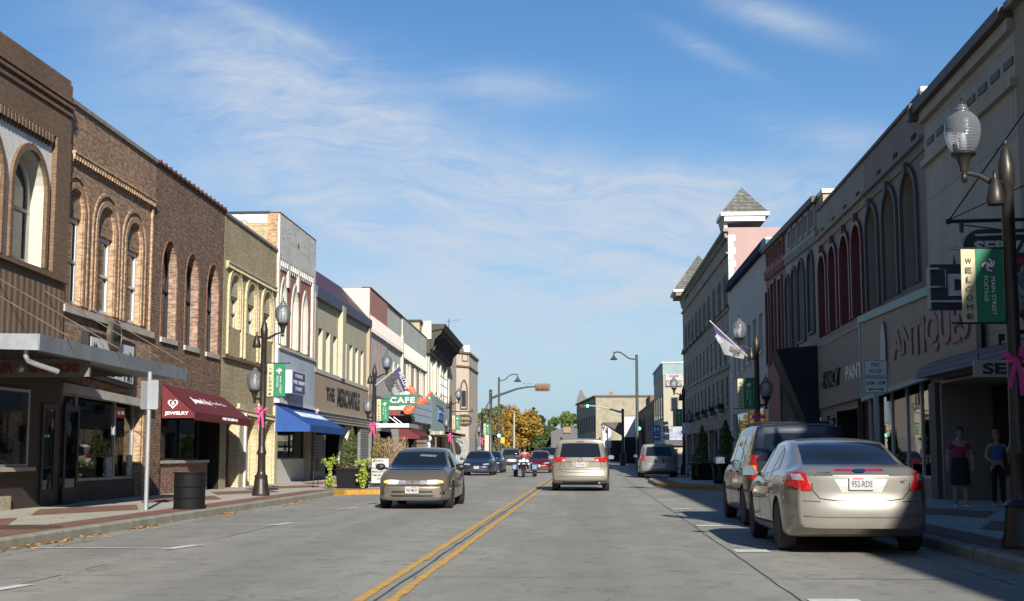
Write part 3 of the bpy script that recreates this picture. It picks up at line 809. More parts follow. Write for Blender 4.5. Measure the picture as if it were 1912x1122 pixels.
# ================================================================== left row, near to far
Yb = [yat(1, p, py=q) for p, q in ((128.5, 170), (291.9, 305), (420.8, 397), (517, 470), (586.3, 460), (688, 606), (750, 620), (795, 640), (833, 680))]
m_brown = brick('brown_painted_brick', (0.188, 0.117, 0.068), (0.173, 0.108, 0.063), (0.143, 0.090, 0.054), stain=.25, ms=.008, bump=.01, vary=.45)
m_plaster = plain('rough_pale_plaster', (.68, .66, .61), .9, var=.12, scale=5, bump=.02, fine=16)
m_tan = brick('tan_brick', (0.377, 0.227, 0.137), (0.260, 0.153, 0.094), (0.312, 0.227, 0.156), stain=.3)
m_tanrev = brick('pale_orange_brick', (0.494, 0.318, 0.180), (0.418, 0.266, 0.152), (0.380, 0.285, 0.199), stain=.2)
m_tanmid = brick('mid_tan_brick', (.40, .25, .15), (.30, .185, .11), (.32, .24, .17), stain=.3)
m_dkbrick = brick('dark_brown_brick', (0.239, 0.128, 0.075), (0.123, 0.072, 0.049), (0.232, 0.174, 0.123), stain=.35)
m_redbrick = brick('orange_red_brick', (0.336, 0.128, 0.068), (0.256, 0.096, 0.056), (0.240, 0.160, 0.120), stain=.2)
m_dkrev = brick('mixed_reveal_brick', (.40, .25, .19), (.20, .125, .095), (.32, .26, .21), stain=.25, bias=.15)
m_yelb = brick('yellow_cream_brick', (0.500, 0.413, 0.231), (0.413, 0.338, 0.188), (0.362, 0.312, 0.200), stain=.38, vary=.45)
m_yelrev = brick('pale_cream_brick', (0.560, 0.480, 0.290), (0.500, 0.430, 0.260), (0.440, 0.380, 0.260), stain=.18, vary=.4)
m_cap = plain('weathered_coping', (.24, .21, .18), .85, var=.3, scale=3)
m_tilecap = plain('red_clay_tile', (0.121, 0.047, 0.033), .8, var=.35, scale=4)
m_woodbrown = stucco('brown_ribbed_board', (.20, .13, .08), rib=.14, streak=.15)
m_ctop = plain('canopy_sheet_metal', (.27, .29, .31), .5, metal=.35, var=.18, scale=2)

# ---- brown corner shop with the metal canopy
ZT = line(1, (0, 73), (128.5, 162))
B = Building('brick_shop_building', 'brown painted brick building with pale plaster panel, above the metal canopy at left edge', 1, 19.2, Yb[0]-.01, ZT)
corb = line(1, (0, 199), (97, 255)); sillb = line(1, (0, 486), (107, 528)); sillt = line(1, (0, 478), (112, 517))
y116 = yat(1, 96, py=300)
for l, r, t, bt in ((20, 82, 278, 497),):
    ya, yb_, z0, z1 = px_rect(1, l, r, t, bt)
    for k in (0, -1, -2):
        dy = k*2.15
        B.window(ya+dy, yb_+dy, sillt((ya+yb_)/2+dy)+.05, z1, 'round', depth=.30, fm=m_offwhite, fw=.16, surround=(.14, .07, m_brown), reveal=1, mull=0)
B.wall([m_plaster, m_offwhite, m_brown, m_roofing])
B.band('parapet_panel', m_brown, corb, lambda y: ZT(y)-.003, .002, .1)
B.dentils(m_brown, corb, 19.3, y116+.0, .17, .09, .17, .115, h2=.08)
B.band('pilaster', m_brown, lambda y: sillt(y), lambda y: corb(y), .001, .1205, y0=y116)
B.band('sill_band', m_brown, sillb, sillt, .001, .16)
B.band('fascia_boards', m_woodbrown, lambda y: 2.95, lambda y: sillb(y)-.004, .001, .07)
B.coping(m_brown, .12, .06)
for dz, o in ((-.42, .15), (-.56, .17), (-.72, .14)):
    B.band('cornice_moulding', m_brown, lambda y: ZT(y)+dz, lambda y: ZT(y)+dz+.07, .1, o)
m_shopbrown = plain('dark_brown_shop_front', (.055, .04, .03), .7, var=.2)
b = MB(); slab(b, 1, [(19.4, -.1), (B.y1-.05, -.1), (B.y1-.05, 2.9), (19.4, 2.9)], .002, .12); sf = b.build('shop_front', m_shopbrown, B.root)
b = MB(); A = [(26.5, .95), (28.2, .95), (28.2, 2.45), (26.5, 2.45)]
for a0, a1 in ((23.6, 25.2), (25.25, 26.9)):
    A = [(a0, .98), (a1, .98), (a1, 2.55), (a0, 2.55)]; Bq = [(a0+.06, 1.04), (a1-.06, 1.04), (a1-.06, 2.49), (a0+.06, 2.49)]
    b = MB(); ring(b, 1, A, Bq, .121, .17, open_bottom=False); w = b.build('shop_window', m_steel, B.root)
    b = MB(); slab(b, 1, Bq, .121, .15); b.build('pane', m_shop, w)
b = MB(); slab(b, 1, [(23.5, .9), (27.0, .9), (27.0, .98), (23.5, .98)], .121, .3); b.build('sill', m_stone, B.root)
b = MB(); slab(b, 1, [(22.8, -.05), (26.1, -.05), (26.1, .42), (22.8, .42)], .121, .2); b.build('stone_base', plain('rubble_base', (.42, .37, .27), .9, var=.4, scale=9, bump=.02), B.root)
for ya, yb_ in ((27.6, 28.35), (28.8, 29.65)):
    A = [(ya, .16), (yb_, .16), (yb_, 2.3), (ya, 2.3)]; Bq = [(ya+.1, .5), (yb_-.1, .5), (yb_-.1, 2.18), (ya+.1, 2.18)]
    b = MB(); ring(b, 1, A, Bq, .121, .16, open_bottom=False); d = b.build('door', m_black, B.root)
    b = MB(); slab(b, 1, Bq, .121, .14); b.build('pane', m_shop, d)
# metal canopy: its own thing, hung off the wall by rods
can = thing('metal_canopy', 'flat sheet metal canopy with grey fascia hung from rods at the left edge', 'canopy', (-10.3, 25.7, 3.0))
b = MB(); x1 = -9.1; yc0, yc1 = 21.6, 29.75
zc = lambda y: 2.97 - .0085*(y-21.6)
b.hexa([(XL+.02, yc0, 3.13), (x1, yc0, zc(yc0)), (x1, yc1, zc(yc1)), (XL+.02, yc1, 3.06)], [(XL+.02, yc0, 3.21), (x1, yc0, zc(yc0)+.23), (x1, yc1, zc(yc1)+.23), (XL+.02, yc1, 3.14)])
b.build('canopy_deck', m_ctop, can)
b = MB()
b.hexa([(x1-.01, yc0-.02, zc(yc0)-.02), (x1+.04, yc0-.02, zc(yc0)-.02), (x1+.04, yc1, zc(yc1)-.02), (x1-.01, yc1, zc(yc1)-.02)], [(x1-.01, yc0-.02, zc(yc0)+.25), (x1+.05, yc0-.02, zc(yc0)+.25), (x1+.05, yc1, zc(yc1)+.25), (x1-.01, yc1, zc(yc1)+.25)])
b.hexa([(XL+.02, yc0-.04, 3.02), (x1+.03, yc0-.04, zc(yc0)-.02), (x1+.03, yc0+.0, zc(yc0)-.02), (XL+.02, yc0, 3.02)], [(XL+.02, yc0-.04, 3.26), (x1+.03, yc0-.04, zc(yc0)+.25), (x1+.03, yc0, zc(yc0)+.25), (XL+.02, yc0, 3.26)])
b.build('fascia', m_ctop, can)
b = MB()
for i in range(14):
    x = XL+.2+i*.17; b.box(x, x+.03, yc0+.05, yc1-.05, 2.965, 3.12-.004*i)
b.build('soffit_ribs', plain('soffit_dark_steel', (.06, .055, .05), .7, metal=.2, var=.3), can)
for ys in (22.6, 25.0, 27.4, 29.2):
    b = MB(); b.tube([(XL+.0, ys+.25, 4.72), (x1+.15, ys, 3.25)], .011, 7); b.build('support_rod', plain('rusty_rod', (.15, .12, .09), .7, metal=.3, var=.3), can)
b = MB(); b.tube([(-9.35, 21.75, 3.0), (-9.35, 21.75, 2.86), (-9.33, 21.8, 2.79), (-9.27, 21.9, 2.75), (-9.0, 22.2, 2.64), (-8.98, 22.22, 2.63)], .045, 10); b.build('drain_spout', m_steel, can)
# signboard hung under the canopy, reads HAIR * SENSATIONS
Ys = 24.0
x0, zt = ony(-60, 664, Ys); x1s, zb = ony(166, 703, Ys)
sg = thing('hanging_sign', 'dark hanging signboard with dull red lettering under the left metal canopy', 'sign', ((x0+x1s)/2, Ys, (zt+zb)/2))
b = MB(); b.box(x0, x1s, Ys, Ys+.08, zb, zt); b.build('sign_board', plain('sign_board_grey', (.16, .15, .135), .7, var=.2), sg)
b = MB()
for x in (x0+.3, x1s-.2): b.tube([(x, Ys+.04, zt), (x, Ys+.04, 2.98)], .01, 5)
b.build('hanger', m_black, sg)
m_dred = plain('dull_red_letters', (.20, .018, .015), .6, var=.1)
xa, _ = ony(52, 690, Ys); xb, _ = ony(148, 690, Ys); zz = ony(100, 679, Ys)[1]; zq = ony(100, 695, Ys)[1]
xc, _ = ony(25, 690, Ys); xd, _ = ony(-28, 690, Ys)
me = [text(sg, 'l', 'SENSATIONS', ((xa+xb)/2, Ys-.002, (zz+zq)/2), (1, 0, 0), (0, 0, 1), xb-xa, zz-zq, m_dred, .012, .03, raw=True),
      text(sg, 'l', 'HAIR', ((xc+xd)/2, Ys-.002, (zz+zq)/2), (1, 0, 0), (0, 0, 1), xc-xd, zz-zq, m_dred, .012, .03, raw=True)]
join_meshes('lettering', me, [m_dred], sg)
b = MB(); xe = ony(38, 688, Ys)[0]; b.lathe([(.075, 0), (.06, -.012), (.02, -.02)], (xe, Ys, (zz+zq)/2), 16, axis='y'); b.build('emblem', m_steel, sg)

# ---- tan brick building
ZT = line(1, (129, 189.2), (291.9, 305.1))
B = Building('brick_shop_building', 'tan brick building with three arched windows, second from the left edge', 1, Yb[0]+.01, Yb[1]-.01, ZT)
corb = line(1, (133.7, 285), (285, 377)); sl = line(1, (109, 569), (285, 624.6))
for l, r, t, bt, tp in ((121, 154, 350, 566, 418), (179.6, 213, 385, 590, 449), (234, 263, 414, 604, 473)):
    pc = (l+r)/2; ya, yb_, z0, z1 = px_rect(1, l, r, t, bt); zb = sl((ya+yb_)/2)+.12
    B.window(ya, yb_, zb, z1, 'round', depth=.13, fm=m_white, fw=.10, reveal=1, tymp=z1-(yb_-ya)*.62, tymp_m=m_tan, surround=(.13, .04, m_tanmid))
    b = MB(); A = arch(ya-.33, yb_+.33, zb, z1+.33, 'round'); Bq = arch(ya-.25, yb_+.25, zb, z1+.25, 'round'); ring(b, 1, A, Bq, -.01, .04); b.build('window_surround', m_tanmid, B.root)
B.recess(Yb[0]+.12, Yb[0]+.2, 2.6, .3, door=False)
ys0, ys1 = yat(1, 116), yat(1, 263)
B.shop(ys0, ys1, line(1, (105, 728), (262, 752)), bulk=.62, depth=.18, fm=m_steel, bm=m_brown, mulls=(yat(1, 156), yat(1, 228)), mw=.09)
B.wall([m_tan, m_tanrev, m_tan, m_roofing])
B.dentils(m_tanrev, corb, B.y0+.25, B.y1-.15, .16, .085, .14, .1, h2=.05, rail=.05)
B.band('sill_band', m_stone, lambda y: sl(y)-.12, lambda y: sl(y)+.04, .001, .1)
B.band('edge_strip', m_tanrev, lambda y: sl(y)+.04, lambda y: corb(y)-.2, .001, .05, y0=B.y1-.28, y1=B.y1-.18)
B.coping(m_cap, .1, .06)
lt = line(1, (103, 713), (262, 746)); B.band('lintel', m_stone, lambda y: lt(y)-.2, lt, .001, .14)
B.band('brick_pier', m_tanrev, lambda y: -.1, lambda y: lt(y)-.22, .001, .03, y0=yat(1, 265))
# items shown in the shop window
for pxc, w_, h_ in ((205, .42, .45), (243, .3, .5)):
    yy = yat(1, pxc, -.1); b = MB(); b.box(XL-.125, XL-.08, yy-w_/2, yy+w_/2, .72, .72+h_); b.box(XL-.13, XL-.07, yy-w_/2-.02, yy+w_/2+.02, .70, .74)
    tag(b.build('framed_picture', plain('display_picture', (.35, .4, .36), .5, var=.8, scale=9)), 'patterned framed picture leaning inside the shop window of the tan brick building' if pxc == 205 else 'smaller patterned frame beside the white mullion in the tan brick shop window', 'picture')
# black framed reed sign with round medallion
sg = thing('wall_sign', 'black framed white wall sign with dark reed silhouettes and round medallion', 'sign', (XL, 32, 4))
y0, y1, z0, z1 = px_rect(1, 164, 252, 650, 706, .2); zl = line(1, (168, 622), (250, 643)); zk = line(1, (168, 708), (250, 731))
zt2 = lambda y: zl(y)
b = MB(); slab(b, 1, [(y0, zk(y0)), (y1, zk(y1)), (y1, zt2(y1)), (y0, zt2(y0))], .02, .2); b.build('frame', m_black, sg)
b = MB(); f = .12; slab(b, 1, [(y0+f, zk(y0)+f), (y1-f, zk(y1)+f), (y1-f, zt2(y1)-f), (y0+f, zt2(y0)-f)], .2, .212); b.build('sign_panel', m_white, sg)
b = MB()
for k in range(26):
    yy = random.choice((random.uniform(y0+.2, y0+.7), random.uniform(y1-.8, y1-.2))); h = random.uniform(.15, .7); zb = zk(yy)+.14
    b.prism([P3(1, .213, yy-.012, zb), P3(1, .213, yy+.012, zb), P3(1, .213, yy+random.uniform(-.12, .12), zb+h)], (.01, 0, 0))
    if k % 2: b.ball(P3(1, .22, yy, zb+h*.8), (.008, .03, .08), 6)
for yy in (y0+.35, y1-.35):
    for k in range(6):
        a = random.uniform(0, pi); c = P3(1, .22, yy+random.uniform(-.06, .06), zt2(yy)-.4+random.uniform(-.1, .1)); d = V((0, cos(a), sin(a)))*.1
        b.tube([c-d, c+d], .014, 4)
b.tube([P3(1, .22, y0+.4, zk(y0)+.42), P3(1, .22, y1-.25, zk(y1)+.30)], .014, 5)
b.build('reed_silhouette', m_black, sg)
b = MB(); yq = yat(1, 246); b.box(XL-1.5, XL-.4, yq-.5, yq+.55, .2, 2.6); tag(b.build('display_panel', plain('honey_wood', (.30, .15, .05), .5, var=.3, scale=2)), 'honey coloured wooden panel inside the tan brick shop window', 'panel')
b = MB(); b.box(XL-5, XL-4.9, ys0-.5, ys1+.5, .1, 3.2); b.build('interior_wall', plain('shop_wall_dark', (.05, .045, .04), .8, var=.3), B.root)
c = P3(1, .2, yat(1, 213, .25, 632), hit(1, 213, 632)[1])
b = MB(); b.lathe([(.38, 0), (.38, .1), (.33, .13), (.32, .11), (.01, .11)], c, 28, axis='x'); md = b.build('medallion', plain('medallion_brown', (.10, .08, .06), .5, metal=.4, var=.3), sg)
text(md, 'monogram', 'RAM', c+V((.115, 0, .03)), (0, 1, 0), (0, 0, 1), .42, .3, m_black, .012, .02)

# ---- dark brown brick with jewelry awning
ZT = line(1, (294.3, 305.3), (420.8, 396.3))
B = Building('brick_shop_building', 'dark brown brick building with three arched windows above the dark red awning', 1, Yb[1]+.01, Yb[2]-.01, ZT)
for l, r, t, bt in ((302, 330, 449, 633), (346, 370.5, 473, 648), (386, 408, 493.5, 660)):
    B.wpx(l, r, t, bt, 'seg' if 0 else 'tall', depth=.24, fm=m_black, fw=.07, reveal=1, surround=(.07, .012, m_redbrick), sill=(.06, .14, .06, m_stone))
lo = yat(1, 299)
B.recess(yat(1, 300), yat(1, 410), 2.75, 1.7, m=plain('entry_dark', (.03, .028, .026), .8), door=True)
B.wall([m_dkbrick, m_dkrev, m_dkbrick, m_roofing])
B.coping(m_tilecap, .07, .07)
b = MB()
for k in range(16):
    y = B.y0+.1+k*(B.y1-B.y0-.2)/15.5; z = ZT(y); b.box(XL-.3, XL+.11, y, y+.09, z+.05, z+.11)
b.build('coping_tile_ridges', m_tilecap, B.root)
b = MB(); ya, yb_ = yat(1, 303), yat(1, 396); slab(b, 1, [(ya, -.1), (yb_, -.1), (yb_, .98), (ya, .98)], -.5, -.12); b.build('bulkhead', brick('red_brown_bulkhead', (.30, .15, .11), (.22, .11, .08), (.24, .19, .16)), B.root)
b = MB(); slab(b, 1, [(ya-.05, .98), (yb_, .98), (yb_, 1.06), (ya-.05, 1.06)], -.55, -.06); b.build('sill', m_stone, B.root)
A = [(ya+.9, 1.06), (yb_-.2, 1.06), (yb_-.2, 2.4), (ya+.9, 2.4)]; Bq = [(ya+.96, 1.12), (yb_-.26, 1.12), (yb_-.26, 2.34), (ya+.96, 2.34)]
b = MB(); ring(b, 1, A, Bq, -.45, -.35, open_bottom=False); slab(b, 1, [((ya+yb_)/2+.3, 1.1), ((ya+yb_)/2+.36, 1.1), ((ya+yb_)/2+.36, 2.4), ((ya+yb_)/2+.3, 2.4)], -.44, -.36); w = b.build('shop_window', m_black, B.root)
b = MB(); slab(b, 1, Bq, -.42, -.40); b.build('pane', m_shop, w)
aw = thing('awning', 'dark red fabric awning lettered JEWELRY with a white heart over the shop window', 'awning', (XL, 38.8, 2.6))
m_maroon = plain('maroon_canvas', (.115, .010, .013), .75, var=.2, scale=2, bump=.02, fine=4)
ya, yb_ = 35.85, 41.95; za, zl_, pj = 3.14, 2.38, .92
sl_ = -.013
b = MB()
q = .0
A0, B0 = P3(1, .03, ya, za), P3(1, .03, yb_, za-.12); D0, C0 = P3(1, pj, ya, zl_), P3(1, pj, yb_, zl_-.06)
b.hexa([p-V((0, 0, .02)) for p in (A0, B0, C0, D0)], [A0, B0, C0, D0]); b.build('awning_canopy', m_maroon, aw)
b = MB(); Fl = P3(1, .03, ya, zl_)
b.prism([A0, D0, Fl], (0, .015, 0)); b.prism([Fl, D0, D0-V((0, 0, .17)), Fl-V((0, 0, .17))], (0, .015, 0)); b.build('awning_end', m_maroon, aw); b = MB()
b.prism([P3(1, .03, yb_, za-.12), C0, P3(1, .03, yb_, zl_-.06)], (0, -.015, 0)); b.build('awning_end', m_maroon, aw)
b = MB(); b.prism([D0, C0, C0-V((0, 0, .2)), D0-V((0, 0, .2))], (.012, 0, 0))
n = 26
for i in range(n):
    t0, t1 = (i+.06)/n, (i+.94)/n; p = D0.lerp(C0, t0)-V((0, 0, .197)); q_ = D0.lerp(C0, t1)-V((0, 0, .197)); b.prism([p, q_, q_.lerp(p, .25)-V((0, 0, .035)), p.lerp(q_, .25)-V((0, 0, .035))], (.01, 0, 0))
vl = b.build('valance', m_maroon, aw)
m_awl = plain('awning_white_lettering', (.75, .73, .72), .6, var=.05)
# near end panel: heart and JEWELRY (faces the camera)
cx = XL+.36
text(aw, 'lettering', 'JEWELRY', (XL+.44, ya-.002, 2.33), (1, 0, 0), (0, 0, 1), .66, .115, m_awl, .01, .03)
b = MB()
def heart(t, r): return (r*16*sin(t)**3/16, r*(13*cos(t)-5*cos(2*t)-2*cos(3*t)-cos(4*t))/16)
H = [heart(2*pi*i/28, .14) for i in range(28)]; H2 = [heart(2*pi*i/28, .10) for i in range(28)]
for i in range(28):
    j = (i+1) % 28; cz = 2.60; ccx = XL+.33
    b.prism([(ccx+H[i][0], ya-.004, cz+H[i][1]), (ccx+H[j][0], ya-.004, cz+H[j][1]), (ccx+H2[j][0], ya-.004, cz+.01+H2[j][1]), (ccx+H2[i][0], ya-.004, cz+.01+H2[i][1])], (0, -.008, 0))
b.ball((XL+.33, ya-.008, 2.61), (.04, .006, .05), 10)
b.build('heart_emblem', m_awl, aw)
u = (B0-A0).normalized(); v = (A0-D0).normalized(); c = A0.lerp(C0, .5)+V((.03, 0, .03)); nn = u.cross(v)
text(aw, 'lettering', "Joanne's Fine Jewelry, Inc.", A0.lerp(B0, .50).lerp(D0.lerp(C0, .50), .52), u, v, 3.7, .33, m_awl, .012, .012, shear=.35)
text(aw, 'lettering', 'COLLECTORS GUILD CNTR.', D0.lerp(C0, .60)+V((.015, 0, -.09)), (C0-D0).normalized(), (0, 0, 1), 1.7, .085, m_awl, .006, .0)

# ---- yellow brick
ZT = line(1, (422.6, 401.6), (517, 469.3))
B = Building('brick_shop_building', 'low yellow cream brick building with three arched windows beside the dark brown brick one', 1, Yb[2]+.01, Yb[3]-.01, ZT)
sl = line(1, (417, 662), (514, 690)); corb = line(1, (424, 491), (511.7, 539))
for l, r, t, bt, tp in ((427.5, 447, 512, 665, 0), (459.5, 477.5, 529, 672, 0), (489, 506.5, 544, 680, 0)):
    ya, yb_, z0, z1 = px_rect(1, l, r, t, bt); zb = sl((ya+yb_)/2)+.06
    B.window(ya, yb_, zb+.9, z1, 'round', depth=.15, fm=m_offwhite, gm=m_glass_w, fw=.08, reveal=1, tymp=z1-(yb_-ya)*.55, tymp_m=m_yelrev, surround=(.10, .05, m_yelrev))
    b = MB(); A = arch(ya-.26, yb_+.26, zb, z1+.26, 'round'); Bq = arch(ya-.18, yb_+.18, zb, z1+.18, 'round'); ring(b, 1, A, Bq, -.01, .07); b.build('window_surround', m_yelrev, B.root)
low = line(1, (417, 752), (514, 771))
for l, r, t in ((457, 479, 779), (491, 508, 784)):
    ya, yb_, z0, z1 = px_rect(1, l, r, t, 900)
    B.window(ya, yb_, .16, z1, 'round', depth=.22, fm=m_yelrev, gm=m_yelrev, fw=.1, sash=False, reveal=1, surround=(.12, .05, m_yelrev), name='blind_arch')
ya, yb_ = yat(1, 423), yat(1, 442)
B.window(ya, yb_, .16, 2.55, 'rect', depth=.25, fm=m_brown, gm=m_shop, fw=.1, reveal=1, name='door', sash=False)
B.wall([m_yelb, m_yelrev, m_yelb, m_roofing])
B.dentils(m_yelrev, corb, B.y0+.2, B.y1-.2, .15, .08, .13, .1, h2=.05, rail=.06)
B.band('belt_course', m_brown, lambda y: sl(y)-.1, sl, .001, .1)
B.dentils(m_yelrev, line(1, (436, 764), (513, 780)), B.y0+1.6, B.y1-.2, .15, .08, .12, .1, rail=.06, h2=.05)
B.coping(m_cap, .09, .06)
for l, r in ((442, 451), (481, 487), (509, 514)):
    B.band('pilaster', m_yelrev, lambda y: -.1, lambda y: 2.9 if l < 450 else 3.0, .001, .09, y0=yat(1, l), y1=yat(1, r))
for l, r in ((451.5, 454.0),):
    B.band('downpipe', m_white, lambda y: -.05, lambda y: 2.6, .092, .16, y0=yat(1, l)-.03, y1=yat(1, l)+.06)

# ---- white over salmon building with pointed windows, blue awning
ZT = line(1, (515.3, 396), (586.5, 451.5))
m_wbrick = stucco('white_painted_brick', (.72, .70, .63), streak=.25, peel=(.48, .45, .39), panel=(.215, .075, .008))
m_salmon = stucco('salmon_painted_brick', (0.432, 0.162, 0.114), streak=.2, panel=(0.258, 0.090, 0.010))
m_metalpanel = stucco('grey_blue_ribbed_metal', (0.420, 0.473, 0.525), rib=.11, streak=.12, rough=.5)
m_graystucco = stucco('old_grey_parging', (.50, .52, .50), streak=.2, peel=(.34, .29, .2))
B = Building('brick_shop_building', 'narrow building with white parapet, salmon brick and lilac pointed windows above blue awning', 1, Yb[3]+.01, Yb[4]-.01, ZT)
sl = line(1, (515, 645), (585, 673))
m_lilac = plain('pale_lilac_board', (.52, .53, .58), .6, var=.1)
for l, r, t, bt in ((523.5, 532.5, 523, 640), (544, 555, 536, 650), (563.5, 572.5, 549, 662)):
    ya, yb_, z0, z1 = px_rect(1, l, r, t, bt)
    B.window(ya, yb_, sl((ya+yb_)/2)+.12, z1, 'pointed', depth=.16, fm=m_offwhite, gm=m_lilac, fw=.06, sash=False, reveal=1, surround=(.16, .05, m_offwhite))
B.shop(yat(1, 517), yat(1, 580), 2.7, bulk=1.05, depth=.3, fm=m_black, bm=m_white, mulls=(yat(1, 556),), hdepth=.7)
B.wall([m_salmon, m_offwhite, m_graystucco, m_roofing])
wl = line(1, (516, 480), (586, 520))
B.band('parapet_panel', m_wbrick, wl, lambda y: ZT(y)-.004, .002, .1)
B.dentils(m_wbrick, lambda y: wl(y)+.02, B.y0+.1, B.y1-.15, .34, .15, .28, .095, name='bracket_row', h2=.12)
for px in (537, 555.5):
    y = yat(1, px, py=500); B.band('pilaster', m_wbrick, lambda q: wl(q)-.95, lambda q: wl(q)-.0, .001, .09, y0=y-.16, y1=y+.16)
B.band('corner_pier', m_wbrick, lambda y: sl(y), lambda y: wl(y), .001, .094, y0=B.y1-.42)
B.band('corner_pier', m_wbrick, lambda y: sl(y), lambda y: wl(y), .001, .094, y1=B.y0+.22)
B.coping(m_tilecap, .07, .1)
b = MB(); z = ZT(B.y0); b.box(XL-.38, XL+.02, B.y0-.012, B.y0+.2, 6.5, z-.02); b.build('corner_brick', brick('orange_buff_brick', (.50, .30, .15), (.42, .26, .14), (.35, .28, .2)), B.root)
b = MB(); b.box(XL-1.2, XL-.38, B.y0-.008, B.y0+.2, 6.4, z-.35); b.build('side_brick', m_yelb, B.root)
b = MB(); b.box(XL-10, XL-.3, B.y0-.03, B.y0+.25, z+.0, z+.09); b.build('side_coping', m_black, B.root)
pt = line(1, (515, 650), (587, 678)); pbm = line(1, (514, 746), (589.5, 763))
B.band('metal_panel', m_metalpanel, pbm, lambda y: sl(y)-.1, .001, .13)
B.band('sill_band', m_offwhite, lambda y: sl(y)-.1, sl, .001, .2)
B.band('canopy_track', m_white, lambda y: pbm(y)-.12, pbm, .001, .2)
text(B.root, 'faded_lettering', 'FARNHAM BLOCK', P3(1, .1, (B.y0+B.y1)/2-.2, ZT((B.y0+B.y1)/2)-.7), (0, 1, -.03), (0, .03, 1), 4.6, .42, plain('faded_letter_grey', (.40, .385, .34), .9, var=.2), .004, .01)
# box sign on the metal panel
Yc = yat(1, 555); sgn = thing('box_sign', 'white cased box sign with navy face and white lettering above the blue awning', 'sign', (XL, Yc, 4))
z1, z0 = hit(1, 545, 692, .4)[1], hit(1, 545, 735, .4)[1]
y0, y1 = yat(1, 545, .52, 715), yat(1, 569, .52, 715)
b = MB(); b.box(XL+.13, XL+.52, y0, y1, z0, z1); b.build('sign_case', m_white, sgn)
b = MB(); b.box(XL+.52, XL+.535, y0+.12, y1-.02, z0+.04, z1-.04); b.build('sign_face', plain('navy_face', (.06, .07, .22), .5, var=.08), sgn)
mm = [text(sgn, 'l', t_, (XL+.536, (y0+y1)/2+.05, z0+(z1-z0)*f_), (0, 1, 0), (0, 0, 1), (y1-y0)*w_, (z1-z0)*.17, m_lilac, .006, .02, raw=True) for t_, f_, w_ in (('FORGE', .78, .55), ('WHET HIDDEN', .5, .86), ('MONEY', .22, .5))]
join_meshes('lettering', mm, [m_lilac], sgn)
aw = thing('awning', 'bright blue fabric awning with white lettering over the dark shop window', 'awning', (XL, 53.5, 2.6))
m_blue = plain('royal_blue_canvas', (.007, .058, .24), .7, var=.18, scale=2, bump=.02, fine=4)
ya, yb_ = Yb[3]+.05, Yb[4]+.55
awning(aw, 1, ya, yb_, 3.08, 2.32, 1.35, m_blue, valance=.26, slope=-.005, scallop=False)
u = V((0, 1, -.005)).normalized(); v = V((-1.32, 0, .76)).normalized()
text(aw, 'lettering', 'PORTAGE MAIL & SHIPPING CENTER', P3(1, .69, (ya+yb_)/2-.1, 2.72), u, v, 4.9, .42, plain('awning_grey_lettering', (.5, .56, .68), .6, var=.05), .012, .015)

# ---- The Mercantile
m_olive = stucco('olive_cream_stucco', (0.450, 0.413, 0.294), streak=.14, var=.08)
m_taupe = stucco('taupe_stucco', (0.345, 0.270, 0.190), streak=.1, var=.06)
m_oliveD = stucco('pale_olive_panel', (.44, .42, .31), streak=.1, var=.06)
ZE = line(1, (585.3, 541), (687.8, 604)); ZR = line(1, (586.2, 503.5), (688, 570))
B = Building('shop_building', 'olive stucco building with slot windows and maroon roof above a taupe sign band', 1, Yb[4]+.01, Yb[5]-.01, ZE)
st = line(1, (588.9, 691), (687, 727))
for i, px in enumerate((594, 608.5, 622, 641, 652.5, 663.5, 673.5)):
    wpx_ = (8, 7.4, 7, 6, 5.6, 5.2, 4.8)[i]
    ty = 612.5+(655.5-612.5)*(px-594)/(673.5-594)
    ya, yb_, z0, z1 = px_rect(1, px, px+wpx_, ty, 700)
    B.window(ya, yb_, st((ya+yb_)/2)+.1, z1, 'rect', depth=.42, fm=m_oliveD, gm=m_glass_w, fw=.04, sash=False, reveal=1)
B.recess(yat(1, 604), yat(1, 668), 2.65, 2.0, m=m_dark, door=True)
B.wall([m_olive, m_oliveD, m_olive, m_roofing])
B.band('pilaster', m_olive, st, lambda y: ZE(y)-.02, .001, .22, y0=yat(1, 632, py=580), y1=yat(1, 638, py=580))
B.band('corner_pier', m_taupe, st, lambda y: ZE(y)-.02, .001, .12, y1=B.y0+.35)
B.band('corner_pier', m_taupe, lambda y: 3.0, lambda y: ZE(y)-.02, .001, .16, y0=B.y1-.5)
B.band('sill_band', m_offwhite, lambda y: st(y)-.12, lambda y: st(y)+.06, .001, .14)
cb = line(1, (587, 764), (688, 794), .0)
B.band('sign_panel', m_taupe, lambda y: 3.02, lambda y: st(y)-.124, .001, .1)
wall_text(B.root, 'lettering', 'THE', 1, 609, 624, 724, 748, m_black, off=.102, bold=.03)
wall_text(B.root, 'lettering', 'MERCANTILE', 1, 629.5, 671, 729, 762, m_black, off=.102, bold=.03)
m_marooof = stucco('maroon_standing_seam', (.085, .024, .030), rib=.4, streak=.1, rough=.5)
b = MB(); ov = .14
y0_, y1_ = B.y0, B.y1
b.hexa([P3(1, -.1, y0_, ZE(y0_)-.05), P3(1, -.1, y1_, ZE(y1_)-.05), P3(1, ov, y1_, ZE(y1_)-.12), P3(1, ov, y0_, ZE(y0_)-.12)],
       [P3(1, -1.5, y0_, ZR(y0_)+1.0), P3(1, -1.5, y1_, ZR(y1_)+1.0), P3(1, ov, y1_, ZE(y1_)+.16), P3(1, ov, y0_, ZE(y0_)+.16)])
b.build('roof', m_marooof, B.root)
m_slate = plain('slate_blue_fascia', (.055, .06, .09), .5, var=.12)
b = MB(); slab(b, 1, [(y0_-.02, ZE(y0_)-.3), (y1_-.02, ZE(y1_)-.22), (y1_-.02, ZE(y1_)+.17), (y0_-.02, ZE(y0_)+.17)], ov-.02, ov+.06); b.build('fascia', m_slate, B.root)
b = MB()
